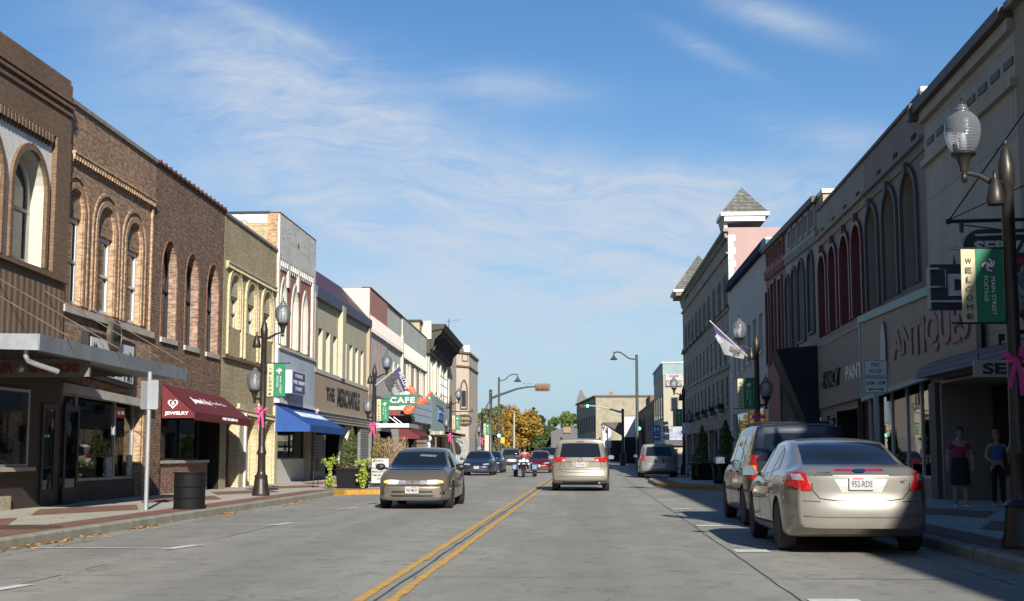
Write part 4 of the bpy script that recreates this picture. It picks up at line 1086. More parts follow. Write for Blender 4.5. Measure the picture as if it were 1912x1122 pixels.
for k, (a, c) in enumerate(((3.0, 2.86), (2.86, 2.74), (2.74, 2.62))):
    slab(b, 1, [(y0_+.05, c), (y1_-.05, c-.02), (y1_-.05, a-.03), (y0_+.05, a-.01)], .102, .26-.04*k)
slab(b, 1, [(y0_+.02, 3.0), (y1_-.02, 2.98), (y1_-.02, 3.09), (y0_+.02, 3.11)], .102, .32)
b.build('canopy_moulding', plain('grey_beige_moulding', (.38, .36, .30), .6, var=.12), B.root)
m_siding = stucco('grey_lap_siding', (.20, .20, .19), panel=(9, .13, .02), streak=.1)
B.band('siding_panel', m_siding, lambda y: -.1, lambda y: 2.6, .001, .12, y0=B.y0+.1, y1=yat(1, 603))
B.band('siding_panel', m_siding, lambda y: -.1, lambda y: 2.6, .001, .12, y0=yat(1, 669), y1=yat(1, 684))
yy = yat(1, 650); b = MB(); b.lathe([(.17, -.05), (.17, 2.6)], (XL-.1, yy, 0), 10); b.build('column', m_offwhite, B.root)
A = arch(yat(1, 655), yat(1, 667), .8, 2.35, 'round'); Bq = arch(yat(1, 655)+.12, yat(1, 667)-.12, .92, 2.23, 'round')
b = MB(); ring(b, 1, A, Bq, -.6, -.5, open_bottom=False); w = b.build('arched_shop_window', m_white, B.root); b = MB(); slab(b, 1, Bq, -.58, -.56); b.build('pane', m_shop, w)

# ---- paired building, salmon and pale green paint
m_palegreen = stucco('pale_green_grey_paint', (0.517, 0.539, 0.462), streak=.18, peel=(0.440, 0.462, 0.407))
m_rose = stucco('rose_painted_render', (0.425, 0.196, 0.144), streak=.12, var=.08)
m_pinkgrey = stucco('pale_pink_paint', (.50, .45, .43), streak=.12, var=.08)
m_tanpaint = stucco('tan_paint', (0.440, 0.341, 0.231), streak=.15, var=.08)
ZT = line(1, (688, 537), (795, 632))
for half in (0, 1):
    ya, yb_ = (Yb[5]+.01, Yb[6]-.005) if half == 0 else (Yb[6]+.005, Yb[7]-.01)
    B = Building('painted_shop_building', 'salmon and pale green painted building just beyond the maroon roofed one' if half == 0 else 'pale green over tan painted building just before the teal front', 1, ya, yb_, ZT)
    belt = line(1, (690, 613), (747, 652)) if half == 0 else line(1, (752, 661), (794, 689))
    if half == 0:
        for l, r, t in ((700, 704.5, 642), (707, 711, 645.5), (733, 736.5, 680), (741, 744, 684)):
            B.wpx(l, r, t, t+60, 'pointed', depth=.15, fm=m_salmon, gm=m_glass_w, fw=.05, reveal=1, surround=(.14, .05, m_rose if l < 720 else m_palegreen), sash=False)
        B.recess(yat(1, 705), yat(1, 730), 2.5, 1.2)
    else:
        for l, r, t in ((758.5, 761, 674), (763.5, 766, 676), (773, 776, 683), (783, 785.5, 690), (787, 789.5, 693)):
            B.wpx(l, r, t, t+50, 'pointed', depth=.15, fm=m_tanpaint, gm=m_glass_w, fw=.04, reveal=1, surround=(.10, .05, m_offwhite), sash=False)
        B.recess(yat(1, 760), yat(1, 778), 2.5, 1.2)
    B.wall([m_palegreen if half == 0 else m_tanpaint, m_offwhite, m_offwhite, m_roofing])
    if half == 0:
        B.band('parapet_panel', m_rose, lambda y: belt(y)+.3, lambda y: ZT(y)-.003, .002, .06, y1=yat(1, 721.5, py=600))
        B.band('upper_panel', m_pinkgrey, lambda y: 4.4, lambda y: belt(y)+.02, .002, .04, y1=yat(1, 721.5, py=600))
        B.band('belt_paint', m_rose, lambda y: 3.2, lambda y: 4.398, .002, .045, y1=B.y1)
    else:
        B.band('parapet_panel', m_palegreen, belt, lambda y: ZT(y)-.003, .002, .06)
    b = MB(); y = B.y0+.2
    while y < B.y1-.2:
        z = belt(y); slab(b, 1, [(y, z-.05), (y+.07, z-.05), (y+.07, z+.7), (y, z+.7)], .05, .11); slab(b, 1, [(y-.03, z-.2), (y+.12, z-.2), (y+.12, z-.04), (y-.03, z-.04)], .03, .2)
        y += .36 if half == 0 else .5
    b.build('stick_railing', m_pinkgrey if half == 0 else m_palegreen, B.root)
    B.band('corner_pier', m_offwhite, lambda y: 3.0, lambda y: belt(y)+.9, .001, .16, y0=B.y1-.35)
    B.coping(m_tilecap if half == 0 else m_cap, .07, .1)
    if half == 0:
        z = ZT(B.y0); b = MB(); b.box(XL-.6, XL+.04, B.y0-.015, B.y0+.3, 6.8, z-.01); b.build('corner_block', m_offwhite, B.root)
        b = MB(); b.box(XL-1.3, XL-.6, B.y0+.3, B.y0+.6, z-.1, z+.02); b.build('rear_block', m_offwhite, B.root)
    else:
        z = ZT(B.y1); b = MB(); b.box(XL-4, XL-.25, B.y1-1.6, B.y1-.3, z-.6, z+1.05); b.build('chimney', m_yelb, B.root)
        b = MB(); b.box(XL-4.1, XL-.15, B.y1-1.7, B.y1-.2, z+1.05, z+1.2); b.build('chimney_cap', m_black, B.root)
        b = MB(); slab(b, 1, [(B.y0+.2, 3.3), (B.y1-.2, 3.3), (B.y1-.2, 5.0), (B.y0+.2, 5.2)], .05, .5); b.build('sign_panel', plain('pale_blue_sign', (.42, .52, .60), .5, var=.1), B.root)
        b = MB()
        for zz in (3.75, 4.2, 4.65): slab(b, 1, [(B.y0+.6, zz), (B.y1-.6, zz), (B.y1-.6, zz+.06), (B.y0+.6, zz+.06)], .5, .51)
        b.build('sign_lines', m_steel, B.root)

# ---- teal front with heavy dark cornice
ZT = line(1, (795, 606.5), (833, 646))
m_teal = stucco('teal_grey_paint', (0.299, 0.397, 0.385), streak=.12, var=.07)
m_tealL = stucco('pale_teal_paint', (0.430, 0.500, 0.490), streak=.12, var=.07)
B = Building('shop_building', 'teal grey shop building with heavy dark bracketed cornice', 1, Yb[7]+.01, Yb[8]-.01, ZT)
for l, r, t in ((798, 802, 671), (805, 808.5, 676), (813, 816, 683), (822, 825, 690)):
    B.wpx(l, r, t, t+58, 'rect', depth=.2, fm=m_offwhite, gm=m_glass_w, fw=.06, reveal=1, surround=(.12, .08, m_offwhite))
B.shop(B.y0+.5, B.y1-.5, 2.6, bulk=.6, depth=.3, fm=m_black, bm=m_dark, mulls=(B.y0+3, B.y0+6, B.y0+8.5), hdepth=.8)
B.wall([m_tealL, m_offwhite, m_offwhite, m_roofing])
m_dkcorn = plain('dark_brown_cornice', (.045, .04, .03), .7, var=.3)
b = MB()
prof = [(0, -1.6), (.35, -1.5), (.35, -1.25), (.75, -.9), (.8, -.5), (1.35, -.25), (1.4, 0), (0, .02)]
b.hexa([P3(1, .01, B.y0, ZT(B.y0)-2.0), P3(1, .01, B.y1, ZT(B.y1)-1.7), P3(1, .3, B.y1, ZT(B.y1)-1.7), P3(1, .3, B.y0, ZT(B.y0)-2.0)], [P3(1, .01, B.y0, ZT(B.y0)+.06), P3(1, .01, B.y1, ZT(B.y1)+.06), P3(1, .35, B.y1, ZT(B.y1)+.06), P3(1, .35, B.y0, ZT(B.y0)+.06)])
b.hexa([P3(1, .3, B.y0, ZT(B.y0)-.45), P3(1, .3, B.y1, ZT(B.y1)-.4), P3(1, 1.25, B.y1, ZT(B.y1)-.25), P3(1, 1.25, B.y0, ZT(B.y0)-.25)], [P3(1, .3, B.y0, ZT(B.y0)+.08), P3(1, .3, B.y1, ZT(B.y1)+.08), P3(1, 1.4, B.y1, ZT(B.y1)+.08), P3(1, 1.4, B.y0, ZT(B.y0)+.08)])
cn = b.build('cornice', m_dkcorn, B.root)
n = 12
for i in range(n):
    y = B.y0+.15+(B.y1-B.y0-.6)*i/(n-1); z = ZT(y); b = MB()
    b.prism([P3(1, .3, y, z-1.75), P3(1, .5, y, z-1.6), P3(1, .62, y, z-1.0), P3(1, 1.1, y, z-.55), P3(1, 1.15, y, z-.3), P3(1, .3, y, z-.3)], (0, .3, 0)); b.build('bracket', m_dkcorn, cn)
b = MB(); slab(b, 1, [(B.y0-.0, ZT(B.y0)-1.0), (B.y0+.3, ZT(B.y0)-1.0), (B.y0+.3, ZT(B.y0)+.3), (B.y0, ZT(B.y0)+.3)], -.3, .4); b.T=None; b.v=[V((v.x+.0, v.y-.03, v.z)) for v in b.v]; b.build('parapet_end', m_offwhite, B.root)
for px in (796.5, 810, 819, 830):
    y = yat(1, px, py=690); B.band('pilaster', m_offwhite, lambda q: 5.2, lambda q: ZT(q)-1.9, .001, .2, y0=y, y1=y+.45)
b = MB(); slab(b, 1, [(B.y0+.1, 2.85), (B.y1-.6, 2.6), (B.y1-.6, 5.15), (B.y0+.1, 5.5)], .002, .35); b.build('shop_fascia', m_teal, B.root)
b = MB(); y0, y1, z0, z1 = px_rect(1, 808.5, 818.5, 762, 784); slab(b, 1, [(y0, z0), (y1, z0-.1), (y1, z1-.1), (y0, z1)], .36, .44); sb = b.build('square_sign', plain('blue_sign', (.06, .14, .35), .5, var=.1), B.root)
b = MB(); b.tube([P3(1, .45, y0+.5, z1-.3), P3(1, .45, (y0+y1)/2, z0+.5), P3(1, .45, y1-.5, z1-.4)], .07, 5); b.build('emblem', m_tealL, sb)
b = MB(); slab(b, 1, [(B.y0+.3, 2.6), (B.y1-.3, 2.5), (B.y1-.3, 2.75), (B.y0+.3, 2.85)], .3, 1.3); b.build('canopy', stucco('striped_canopy', (.5, .48, .4), panel=(.5, 5, .2)), B.root)
# balcony/fire escape rails
b = MB()
for z in (5.6, 6.3, 6.9):
    b.tube([P3(1, .8, B.y0+2.0, z), P3(1, .8, B.y0+7, z-.1)], .035, 5)
for k in range(8): b.tube([P3(1, .8, B.y0+2+k*.7, 5.6), P3(1, .8, B.y0+2+k*.7, 6.9)], .02, 4)
b.build('balcony_rail', m_white, B.root)

# ---- cream corner building with turret
m_creamst = stucco('cream_corner_stucco', (0.494, 0.418, 0.332), streak=.1, var=.06)
XT = -10.0
y0 = Yb[8]+.02; Y9 = yat(1, 876, .0)
B = Building('corner_building', 'cream stucco corner building with polygonal turret and pointed window', 1, y0, 128.0, lambda y: 10.9 if 1 else 0)
B.wpx(836.5, 839, 690, 760, 'rect', depth=.2, fm=m_offwhite, gm=m_glass_w, fw=.06, reveal=1)
B.wall([m_creamst, m_offwhite, m_creamst, m_roofing])
# faceted projecting bay
bx0, bz1 = ony(838, 655, 117.0); bx1, bz2 = ony(875, 662, 119.0)
yB = 117.0
foot = [(XL, yB-.0), (ony(851, 700, yB)[0], yB), (ony(874.5, 700, yB+1.0)[0], yB+1.6), (ony(874.5, 700, yB+1.0)[0], 128.0), (XL, 128.0)]
b = MB(); ztop = ony(850, 659, yB)[1]
b.prism([(x, y, 2.6) for x, y in foot], (0, 0, ztop-2.6)); b.build('turret', m_creamst, B.root)
b = MB(); b.prism([(x*1.0+(.12 if i in (1, 2, 3) else 0), y-(.12 if i < 3 else 0), ztop) for i, (x, y) in enumerate(foot)], (0, 0, .18)); b.build('turret_coping', m_brown, B.root)
b = MB(); zc_ = ony(850, 684.5, yB)[1]; b.prism([(x*1.0+(.1 if i in (1, 2, 3) else 0), y-(.1 if i < 3 else 0), zc_) for i, (x, y) in enumerate(foot)], (0, 0, .14)); b.build('string_course', m_brown, B.root)
xa, _ = ony(857.5, 700, yB+.6); xb, _ = ony(871, 700, yB+1.2)
pa, pb_ = V((foot[1][0], foot[1][1], 0)), V((foot[2][0], foot[2][1], 0)); uu = (pb_-pa).normalized(); nrm = uu.cross(V((0, 0, 1)))
def on_bay(t, z, o): return pa + uu*t + V((0, 0, z)) + nrm*o
Lb = (pb_-pa).length; zt_, zb_ = ony(863, 708, yB+.8)[1], ony(863, 764, yB+.8)[1]
AA = [(Lb*.30+p[0], p[1]) for p in arch(0, Lb*.56, zb_, zt_, 'pointed')]; BB = [(Lb*.30+.12+p[0], p[1]) for p in arch(0, Lb*.56-.24, zb_+.1, zt_-.15, 'pointed')]
b = MB(); n = len(AA)
for i in range(n):
    j = (i+1) % n; b.hexa([on_bay(*AA[i], .0), on_bay(*AA[j], .0), on_bay(*BB[j], .0), on_bay(*BB[i], .0)], [on_bay(*AA[i], .1), on_bay(*AA[j], .1), on_bay(*BB[j], .1), on_bay(*BB[i], .1)])
w = b.build('pointed_window', m_brown, B.root)
b = MB(); c0, c1 = Lb*.44, Lb*.74
for (p, q, r, t) in ((c0, c1, zb_+.25, zt_-1.0),): b.prism([on_bay(p, r, .02), on_bay(q, r, .02), on_bay(q, t, .02), on_bay(p, t, .02)], nrm*.03)
b.build('pane', m_glass_w, w)
b = MB(); zq = ony(863, 667, yB+.8)[1]
for z in (zq-.35, zq+.35): b.prism([on_bay(Lb*.45, z, .0), on_bay(Lb*.9, z, .0), on_bay(Lb*.9, z+.08, .0), on_bay(Lb*.45, z+.08, .0)], nrm*.06)
for t in (.45, .87): b.prism([on_bay(Lb*t, zq-.35, .0), on_bay(Lb*(t+.03), zq-.35, .0), on_bay(Lb*(t+.03), zq+.4, .0), on_bay(Lb*t, zq+.4, .0)], nrm*.06)
b.build('square_panel_trim', m_brown, B.root)
m_rubble = plain('rubble_stone', (.36, .35, .33), .9, var=.6, scale=7, bump=.05, fine=5)
b = MB(); b.prism([(x+.05, y-.05, -.05) for x, y in foot], (0, 0, 2.75)); b.build('stone_ground_floor', m_rubble, B.root)
b = MB(); xw, _ = ony(868.5, 700, 119); b.box(xw-.3, xw+.25, 121, 121.5, ztop+.1, ztop+1.0); b.build('vent_box', m_white, B.root)
b = MB(); ax, _ = ony(838, 640, 112); b.tube([(ax, 112, 9.5), (ax, 112, 12.6)], .03, 5); b.tube([(ax-.2, 112, 12.3), (ax+1.0, 111.6, 12.45)], .015, 4); b.tube([(ax-.35, 112, 11.0), (ax+.35, 112, 11.0)], .015, 4); b.tube([(ax-.3, 112, 10.6), (ax+.3, 112, 10.6)], .015, 4)
tag(b.build('roof_antenna', m_black), 'thin metal television antenna on the roof behind the dark bracketed cornice', 'antenna')

# one more plain frontage continuing the row back past the camera, so that glass and paint have a street to mirror
B = Building('brick_shop_building', 'plain brick building continuing the left row behind the camera', 1, -60, 19.1, lambda y: 9.4)
for k in range(12): B.window(-55+k*6.1, -53.6+k*6.1, 5, 7.4, 'seg', depth=.2); B.shop(-58+k*6.1, -53.5+k*6.1, 2.8, bulk=.6, depth=.2, bm=m_brown)
B.wall([m_tan, m_tanrev, m_tan, m_roofing])
# ================================================================== right row, near to far (all in shade)
Yr = dict(e0=yat(-1, 1896, py=120), e1=yat(-1, 1724, py=230), e23=yat(-1, 1616, py=420), e3=yat(-1, 1527, py=400), e4=yat(-1, 1466, py=440), e5=yat(-1, 1429, py=480), e6=yat(-1, 1362, py=560), e7=yat(-1, 1275, py=620))
Yr['e7'] = min(Yr['e7'], 124)
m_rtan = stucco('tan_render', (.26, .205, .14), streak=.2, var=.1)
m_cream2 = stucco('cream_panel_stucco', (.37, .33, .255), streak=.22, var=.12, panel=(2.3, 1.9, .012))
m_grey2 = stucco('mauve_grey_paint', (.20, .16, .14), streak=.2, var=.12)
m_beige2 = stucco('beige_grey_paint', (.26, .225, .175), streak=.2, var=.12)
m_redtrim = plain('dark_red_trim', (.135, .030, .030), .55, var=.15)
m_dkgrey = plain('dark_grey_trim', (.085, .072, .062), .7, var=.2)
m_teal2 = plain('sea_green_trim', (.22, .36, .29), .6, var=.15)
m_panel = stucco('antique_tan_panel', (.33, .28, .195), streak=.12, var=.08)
ZT0 = line(-1, (1905, 5), (1722, 205))
# near building beside and behind the camera
B = Building('brick_shop_building', 'tan rendered building cut by the right edge of the photo', -1, 0.0, Yr['e0']-.01, lambda y: ZT0(Yr['e0'])-.0 if y > 5 else ZT0(Yr['e0']))
for k in range(3):
    y = Yr['e0']-3.2-k*3.4; B.window(y-.6, y+.6, 5.0, 7.6, 'seg', depth=.2, surround=(.14, .06, m_dkgrey), fm=m_dkgrey)
B.shop(Yr['e0']-9, Yr['e0']-.4, 3.0, bulk=.6, depth=.9, fm=m_dkgrey, bm=m_beige2, mulls=(Yr['e0']-6.5, Yr['e0']-3.5), hdepth=1.6)
B.wall([m_rtan, m_rtan, m_rtan, m_roofing])
B.coping(m_cap, .15, .2)
B = Building('brick_shop_building', 'lower tan building continuing the right row behind the camera', -1, -60, -.02, lambda y: 9.35)
for k in range(7): B.shop(-58+k*9, -51+k*9, 3.0, bulk=.6, depth=.2, fm=m_dkgrey, bm=m_beige2)
B.wall([m_rtan, m_rtan, m_rtan, m_roofing])
# cream stucco building over the drug store
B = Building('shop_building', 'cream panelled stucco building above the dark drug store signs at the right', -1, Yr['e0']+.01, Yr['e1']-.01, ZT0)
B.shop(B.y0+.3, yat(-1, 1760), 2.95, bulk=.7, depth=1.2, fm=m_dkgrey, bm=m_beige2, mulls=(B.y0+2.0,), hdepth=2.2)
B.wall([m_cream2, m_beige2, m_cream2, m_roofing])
dz = ZT0
B.band('cornice', m_dkgrey, lambda y: dz(y)-.14, lambda y: dz(y)+.10, .002, .30)
B.band('cornice_moulding', m_cream2, lambda y: dz(y)-.40, lambda y: dz(y)-.142, .002, .14)
yv = B.y0+.1
while yv+.6 < B.y1-.1:
    b = MB(); z = dz(yv+.3)-.9; slab(b, -1, [(yv, z-.16), (yv+.6, z-.16), (yv+.6, z), (yv, z)], .002, .03); b.build('frieze_vent', m_dkgrey, B.root); yv += .9
B.band('frieze_moulding', m_cream2, lambda y: dz(y)-1.55, lambda y: dz(y)-1.38, .002, .12)
b = MB(); z = dz(B.y1); b.box(XR-.36, XR+.3, B.y1-.05, B.y1+.2, z-.3, z+.14); b.build('cornice_end', m_dkgrey, B.root)
B.band('pilaster', m_dkgrey, lambda y: -.1, lambda y: 2.98, .002, .12, y0=yat(-1, 1757), y1=B.y1)
# twin building, three tall grey arches and four dark red arches under one parapet
ZT = line(-1, (1716, 183.5), (1528, 395)); bel = line(-1, (1724, 252), (1528, 444)); sl = line(-1, (1733.6, 538), (1530.5, 648))
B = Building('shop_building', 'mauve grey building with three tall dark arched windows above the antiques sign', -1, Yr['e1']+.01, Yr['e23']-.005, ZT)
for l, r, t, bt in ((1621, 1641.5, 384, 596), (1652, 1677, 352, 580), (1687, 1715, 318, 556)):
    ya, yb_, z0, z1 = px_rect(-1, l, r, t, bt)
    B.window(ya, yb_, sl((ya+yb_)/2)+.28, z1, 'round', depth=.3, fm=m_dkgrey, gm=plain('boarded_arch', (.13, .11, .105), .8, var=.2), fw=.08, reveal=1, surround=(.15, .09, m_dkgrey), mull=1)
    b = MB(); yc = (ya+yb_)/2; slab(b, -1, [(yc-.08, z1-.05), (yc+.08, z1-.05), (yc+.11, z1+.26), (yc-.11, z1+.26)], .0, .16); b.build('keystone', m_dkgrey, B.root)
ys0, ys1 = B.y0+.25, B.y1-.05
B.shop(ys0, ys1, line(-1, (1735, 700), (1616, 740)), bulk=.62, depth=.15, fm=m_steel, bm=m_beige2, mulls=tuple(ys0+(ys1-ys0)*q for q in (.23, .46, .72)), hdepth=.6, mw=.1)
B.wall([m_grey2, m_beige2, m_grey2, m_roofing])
def slots(B):
    y = B.y0+.8
    while y < B.y1-.5:
        b = MB(); z = ZT(y)-.95; slab(b, -1, [(y, z), (y+.42, z), (y+.42, z+.16), (y, z+.16)], .002, .03); b.build('parapet_vent', m_dark, B.root); y += 2.15
slots(B)
B.band('belt_course', m_grey2, lambda y: bel(y)-.12, bel, .002, .12); B.band('belt_course', m_grey2, lambda y: bel(y)-.42, lambda y: bel(y)-.36, .002, .05)
B.coping(m_dkgrey, .1, .06); B.band('sill_band', m_dkgrey, lambda y: sl(y)-.12, lambda y: sl(y)+.02, .002, .16)
b = MB(); b.box(XR-.02, XR+.35, B.y0+.05, B.y0+.45, ZT(B.y0)+.1, ZT(B.y0)+.24); b.build('cap_stone', m_white, B.root)
# antiques sign panel
sg = thing('shop_fascia_sign', 'large tan ANTIQUES sign panel with sea green border and carved pinkish letters', 'sign', (XR, 35, 4))
pt = line(-1, (1721, 561), (1615, 604), .12); pb_ = line(-1, (1735.5, 702), (1616, 744), .12); ya, yb_ = yat(-1, 1840, .12), yat(-1, 1616, .12, 680)
b = MB(); slab(b, -1, [(ya, pb_(ya)), (yb_, pb_(yb_)), (yb_, pt(yb_)), (ya, pt(ya))], .13, .24); b.build('sign_panel', m_panel, sg)
b = MB(); slab(b, -1, [(ya, pt(ya)), (yb_+.02, pt(yb_)), (yb_+.02, pt(yb_)+.22), (ya, pt(ya)+.22)], .13, .32); slab(b, -1, [(yb_, pb_(yb_)), (yb_+.14, pb_(yb_)), (yb_+.14, pt(yb_)), (yb_, pt(yb_))], .13, .27); slab(b, -1, [(ya, pb_(ya)-.1), (yb_+.1, pb_(yb_)-.1), (yb_+.1, pb_(yb_)+.03), (ya, pb_(ya)+.03)], .13, .27); b.build('sign_border', m_teal2, sg)
m_plet = plain('faded_pink_letter', (.31, .20, .165), .7, var=.2); m_pshadow = plain('dark_red_letter_edge', (.15, .02, .025), .6, var=.1)
la, lb = yat(-1, 1812, .24, 620), yat(-1, 1668, .24, 660)
def wrp(a, b_, A, B_):      # letters grow taller towards the near end, their feet wavy
    k = .92+.22*(a+.5); return A, B_*k + .05*sin(a*14)*(b_ < 0) + .06*(a+.5)
cz = (hit(-1, 1740, 660, .24)[1]+hit(-1, 1740, 588, .24)[1])/2
for mt, dy, dzz, o in ((m_pshadow, .06, -.045, .242), (m_plet, 0, 0, .262)):
    text(sg, 'lettering', 'ANTIQUES', P3(-1, o, (la+lb)/2-dy, cz+dzz), (0, -1, -.0), (0, 0, 1), lb-la, .98, mt, .014, .035, warp=wrp)
b = MB(); yc = yat(-1, 1653, .24, 650); zc2 = hit(-1, 1653, 656, .24)[1]
pts = [(yc+.46*sin(t)*(1 if sin(t) > 0 else .6), zc2+.82*cos(t)) for t in [2*pi*i/20 for i in range(20)]]
slab(b, -1, pts, .24, .29); b.build('oval_fin', plain('fin_grey_white', (.40, .38, .38), .6, var=.15), sg)
b = MB(); pts2 = [(y-.05, z) for y, z in pts if y <= yc+.01]; pts3 = sorted(pts2, key=lambda p: p[1]); b.tube([P3(-1, .29, *p) for p in pts3], .025, 5); b.build('fin_edge', m_pshadow, sg)
# shingled pent canopy over the drug store door
cn = thing('shingle_canopy', 'weathered grey shingled pent canopy under the ANTIQUES panel at the right', 'canopy', (XR, 30, 3))
m_shin = stucco('weathered_shingle', (.21, .18, .185), panel=(.16, .12, .02), streak=.25)
oc = .8; ya, yb_ = 17.0, yat(-1, 1707, oc, 690)
b = MB(); b.hexa([P3(-1, .3, ya, 3.05), P3(-1, .3, yb_, 3.05), P3(-1, oc, yb_, 3.03), P3(-1, oc, ya, 3.03)], [P3(-1, .3, ya, 3.46), P3(-1, .3, yb_, 3.46), P3(-1, oc-.12, yb_, 3.30), P3(-1, oc-.12, ya, 3.30)]); b.build('shingled_face', m_shin, cn)
b = MB(); b.box(XR-.3, XR-.0, ya, yb_-.1, 3.0, 3.1); b.build('soffit', m_dkgrey, cn)
b = MB(); yy = yat(-1, 1862, oc, 640); b.tube([(XR-oc+.05, yy, 3.3), (XR-oc+.05, yy, 3.52)], .03, 6); b.box(XR-oc, XR-oc+.12, yy-.09, yy+.09, 3.4, 3.52); b.build('flood_lamp', m_black, cn)
# under-canopy sign SERVICE
Ys = 24.6; x0, z1 = ony(1818, 672, Ys); _, z0 = ony(1818, 704, Ys)
sg = thing('hanging_sign', 'cream under-canopy sign with bold black lettering beside the pink bow', 'sign', (x0+.6, Ys, z0))
b = MB(); b.box(x0, x0+1.3, Ys, Ys+.07, z0, z1); b.build('sign_board', plain('aged_cream_board', (.40, .33, .24), .7, var=.15), sg)
text(sg, 'lettering', 'SERV', (x0+.64, Ys-.002, (z0+z1)/2), (1, 0, 0), (0, 0, 1), .98, .20, m_black, .01, .035)
b = MB()
for x in (x0+.1, x0+1.2): b.tube([(x, Ys+.035, z1), (x, Ys+.035, 3.06)], .01, 5)
b.build('hanger', m_black, sg)
# projecting neon signs
Ys = 24.9
def sx(px, py=520): return ony(px, py, Ys)[0]
def sz(py, px=1800): return ony(px, py, Ys)[1]
m_signblk = plain('neon_sign_black', (.02, .022, .026), .45, var=.2); m_neon = plain('unlit_neon_white', (.50, .49, .45), .4, var=.2)
sg = thing('projecting_sign', 'big black projecting drug store sign with a white letter D behind the green banner', 'sign', (XR-1, Ys, sz(577)))
b = MB(); b.box(sx(1737), XR-.02, Ys, Ys+.28, sz(576), sz(493)); b.build('sign_case', m_signblk, sg)
text(sg, 'lettering', 'DRUGS', ((sx(1769)+sx(1960))/2, Ys-.002, (sz(511)+sz(553))/2), (1, 0, 0), (0, 0, 1), sx(1960)-sx(1769), sz(511)-sz(553), m_neon, .04, .05)
b = MB()
for py in (502, 536, 563): b.tube([(sx(1733), Ys-.05, sz(py)), (sx(1752 if py < 560 else 1960), Ys-.05, sz(py))], .022, 6)
b.tube([(sx(1750), Ys-.05, sz(503)), (sx(1764), Ys-.05, sz(503)), (sx(1764), Ys-.05, sz(536)), (sx(1750), Ys-.05, sz(536))], .008, 5)
b.build('neon_tubes', m_neon, sg)
b = MB(); b.tube([(sx(1786), Ys+.1, sz(493)), (sx(1785), Ys+.1, sz(473))], [.03, .005], 6); b.build('spike', m_signblk, sg)
s2 = thing('projecting_sign', 'round cornered black projecting sign with a red strip hung above the letter D sign', 'sign', (XR-1, Ys, sz(490)))
x0, x1, z0, z1 = sx(1800), XR-.02, sz(492), sz(428); r = .35
pts = [(x0, z0), (x1, z0), (x1, z1)] + [(x0+r-r*sin(t), z1-r+r*cos(t)) for t in [pi/2*i/6 for i in range(7)]]
b = MB(); b.prism([(x, Ys+.0, z) for x, z in pts], (0, .22, 0)); b.build('sign_case', m_signblk, s2)
mm = [text(s2, 'l', 'SERVA', ((sx(1821)+sx(1935))/2, Ys-.002, (sz(451)+sz(472))/2), (1, 0, 0), (0, 0, 1), sx(1935)-sx(1821), sz(451)-sz(474), m_neon, .03, .04, raw=True)]
m_redst = plain('sign_red', (.35, .02, .02), .5, var=.1)
join_meshes('lettering', mm, [m_neon], s2)
b = MB(); b.box(sx(1830), x1, Ys-.02, Ys-.001, sz(501.5)+.08, sz(485)+.02); b.build('red_strip', m_redst, s2)
b = MB(); b.tube([(sx(1823), Ys-.03, sz(440)), (sx(1960), Ys-.03, sz(436))], .025, 6); b.build('neon_tubes', m_neon, s2)
br = thing('sign_bracket', 'black iron bracket bar with tie rods holding the projecting signs', 'bracket', (XR, Ys, sz(410)))
b = MB(); b.tube([(sx(1778), Ys+.12, sz(411)), (XR, Ys+.12, sz(408))], .035, 8); b.ball((sx(1778), Ys+.12, sz(411)), .06, 8)
b.tube([(sx(1802), Ys+.12, sz(411)), (sx(1802), Ys+.12, sz(432))], .04, 6); b.build('bracket_bar', m_black, br)
b = MB(); b.tube([(sx(1780), Ys+.12, sz(408)), (XR, Ys+1.3, sz(175))], .014, 5); b.tube([(sx(1780), Ys+.12, sz(408)), (XR, Ys-1.2, sz(330))], .010, 5)
b.tube([(sx(1806), Ys+.12, sz(418)), (XR, Ys+.12, sz(440))], .012, 5); b.build('tie_rods', m_black, br)

# red arch half
B = Building('shop_building', 'beige grey building with four dark red arched windows above a taupe sign band', -1, Yr['e23']+.005, Yr['e3']-.01, ZT)
for l, r, t, bt in ((1531.5, 1546.5, 470, 634), (1551, 1566, 452, 627), (1571.5, 1590.5, 432, 618), (1594, 1613.5, 411, 605)):
    ya, yb_, z0, z1 = px_rect(-1, l, r, t, bt)
    B.window(ya+.1, yb_-.1, sl((ya+yb_)/2)+.3, z1-.1, 'round', depth=.3, fm=m_redtrim, gm=m_beige2, fw=.12, reveal=1, surround=(.16, .1, m_redtrim), mull=1)
    b = MB(); yc = (ya+yb_)/2; slab(b, -1, [(yc-.08, z1), (yc+.08, z1), (yc+.1, z1+.25), (yc-.1, z1+.25)], .0, .16); b.build('keystone', m_redtrim, B.root)
ya, yb_ = yat(-1, 1622), yat(-1, 1603)
B.shop(ya, yb_, line(-1, (1622, 741), (1538, 763)), bulk=.62, depth=.1, fm=m_dkgrey, bm=m_beige2, name='shop_window', hdepth=.5, mulls=((ya+yb_)/2,))
B.recess(yb_+.05, yat(-1, 1563), 2.7, 2.4)
B.shop(yat(-1, 1561), yat(-1, 1545), 2.6, bulk=.62, depth=.1, fm=m_white, bm=m_beige2, hdepth=.5)
B.wall([m_beige2, m_redtrim, m_beige2, m_roofing])
slots(B)
B.band('belt_course', m_beige2, lambda y: bel(y)-.12, bel, .002, .12); B.band('belt_course', m_beige2, lambda y: bel(y)-.42, lambda y: bel(y)-.36, .002, .05)
B.coping(m_dkgrey, .1, .06); B.band('sill_band', m_redtrim, lambda y: sl(y)-.12, lambda y: sl(y)+.02, .002, .16)
fb = line(-1, (1622, 741), (1538.5, 763)); B.band('sign_panel', stucco('taupe_sign_panel', (.27, .22, .16), streak=.08, var=.06), fb, lambda y: sl(y)-.124, .002, .14)
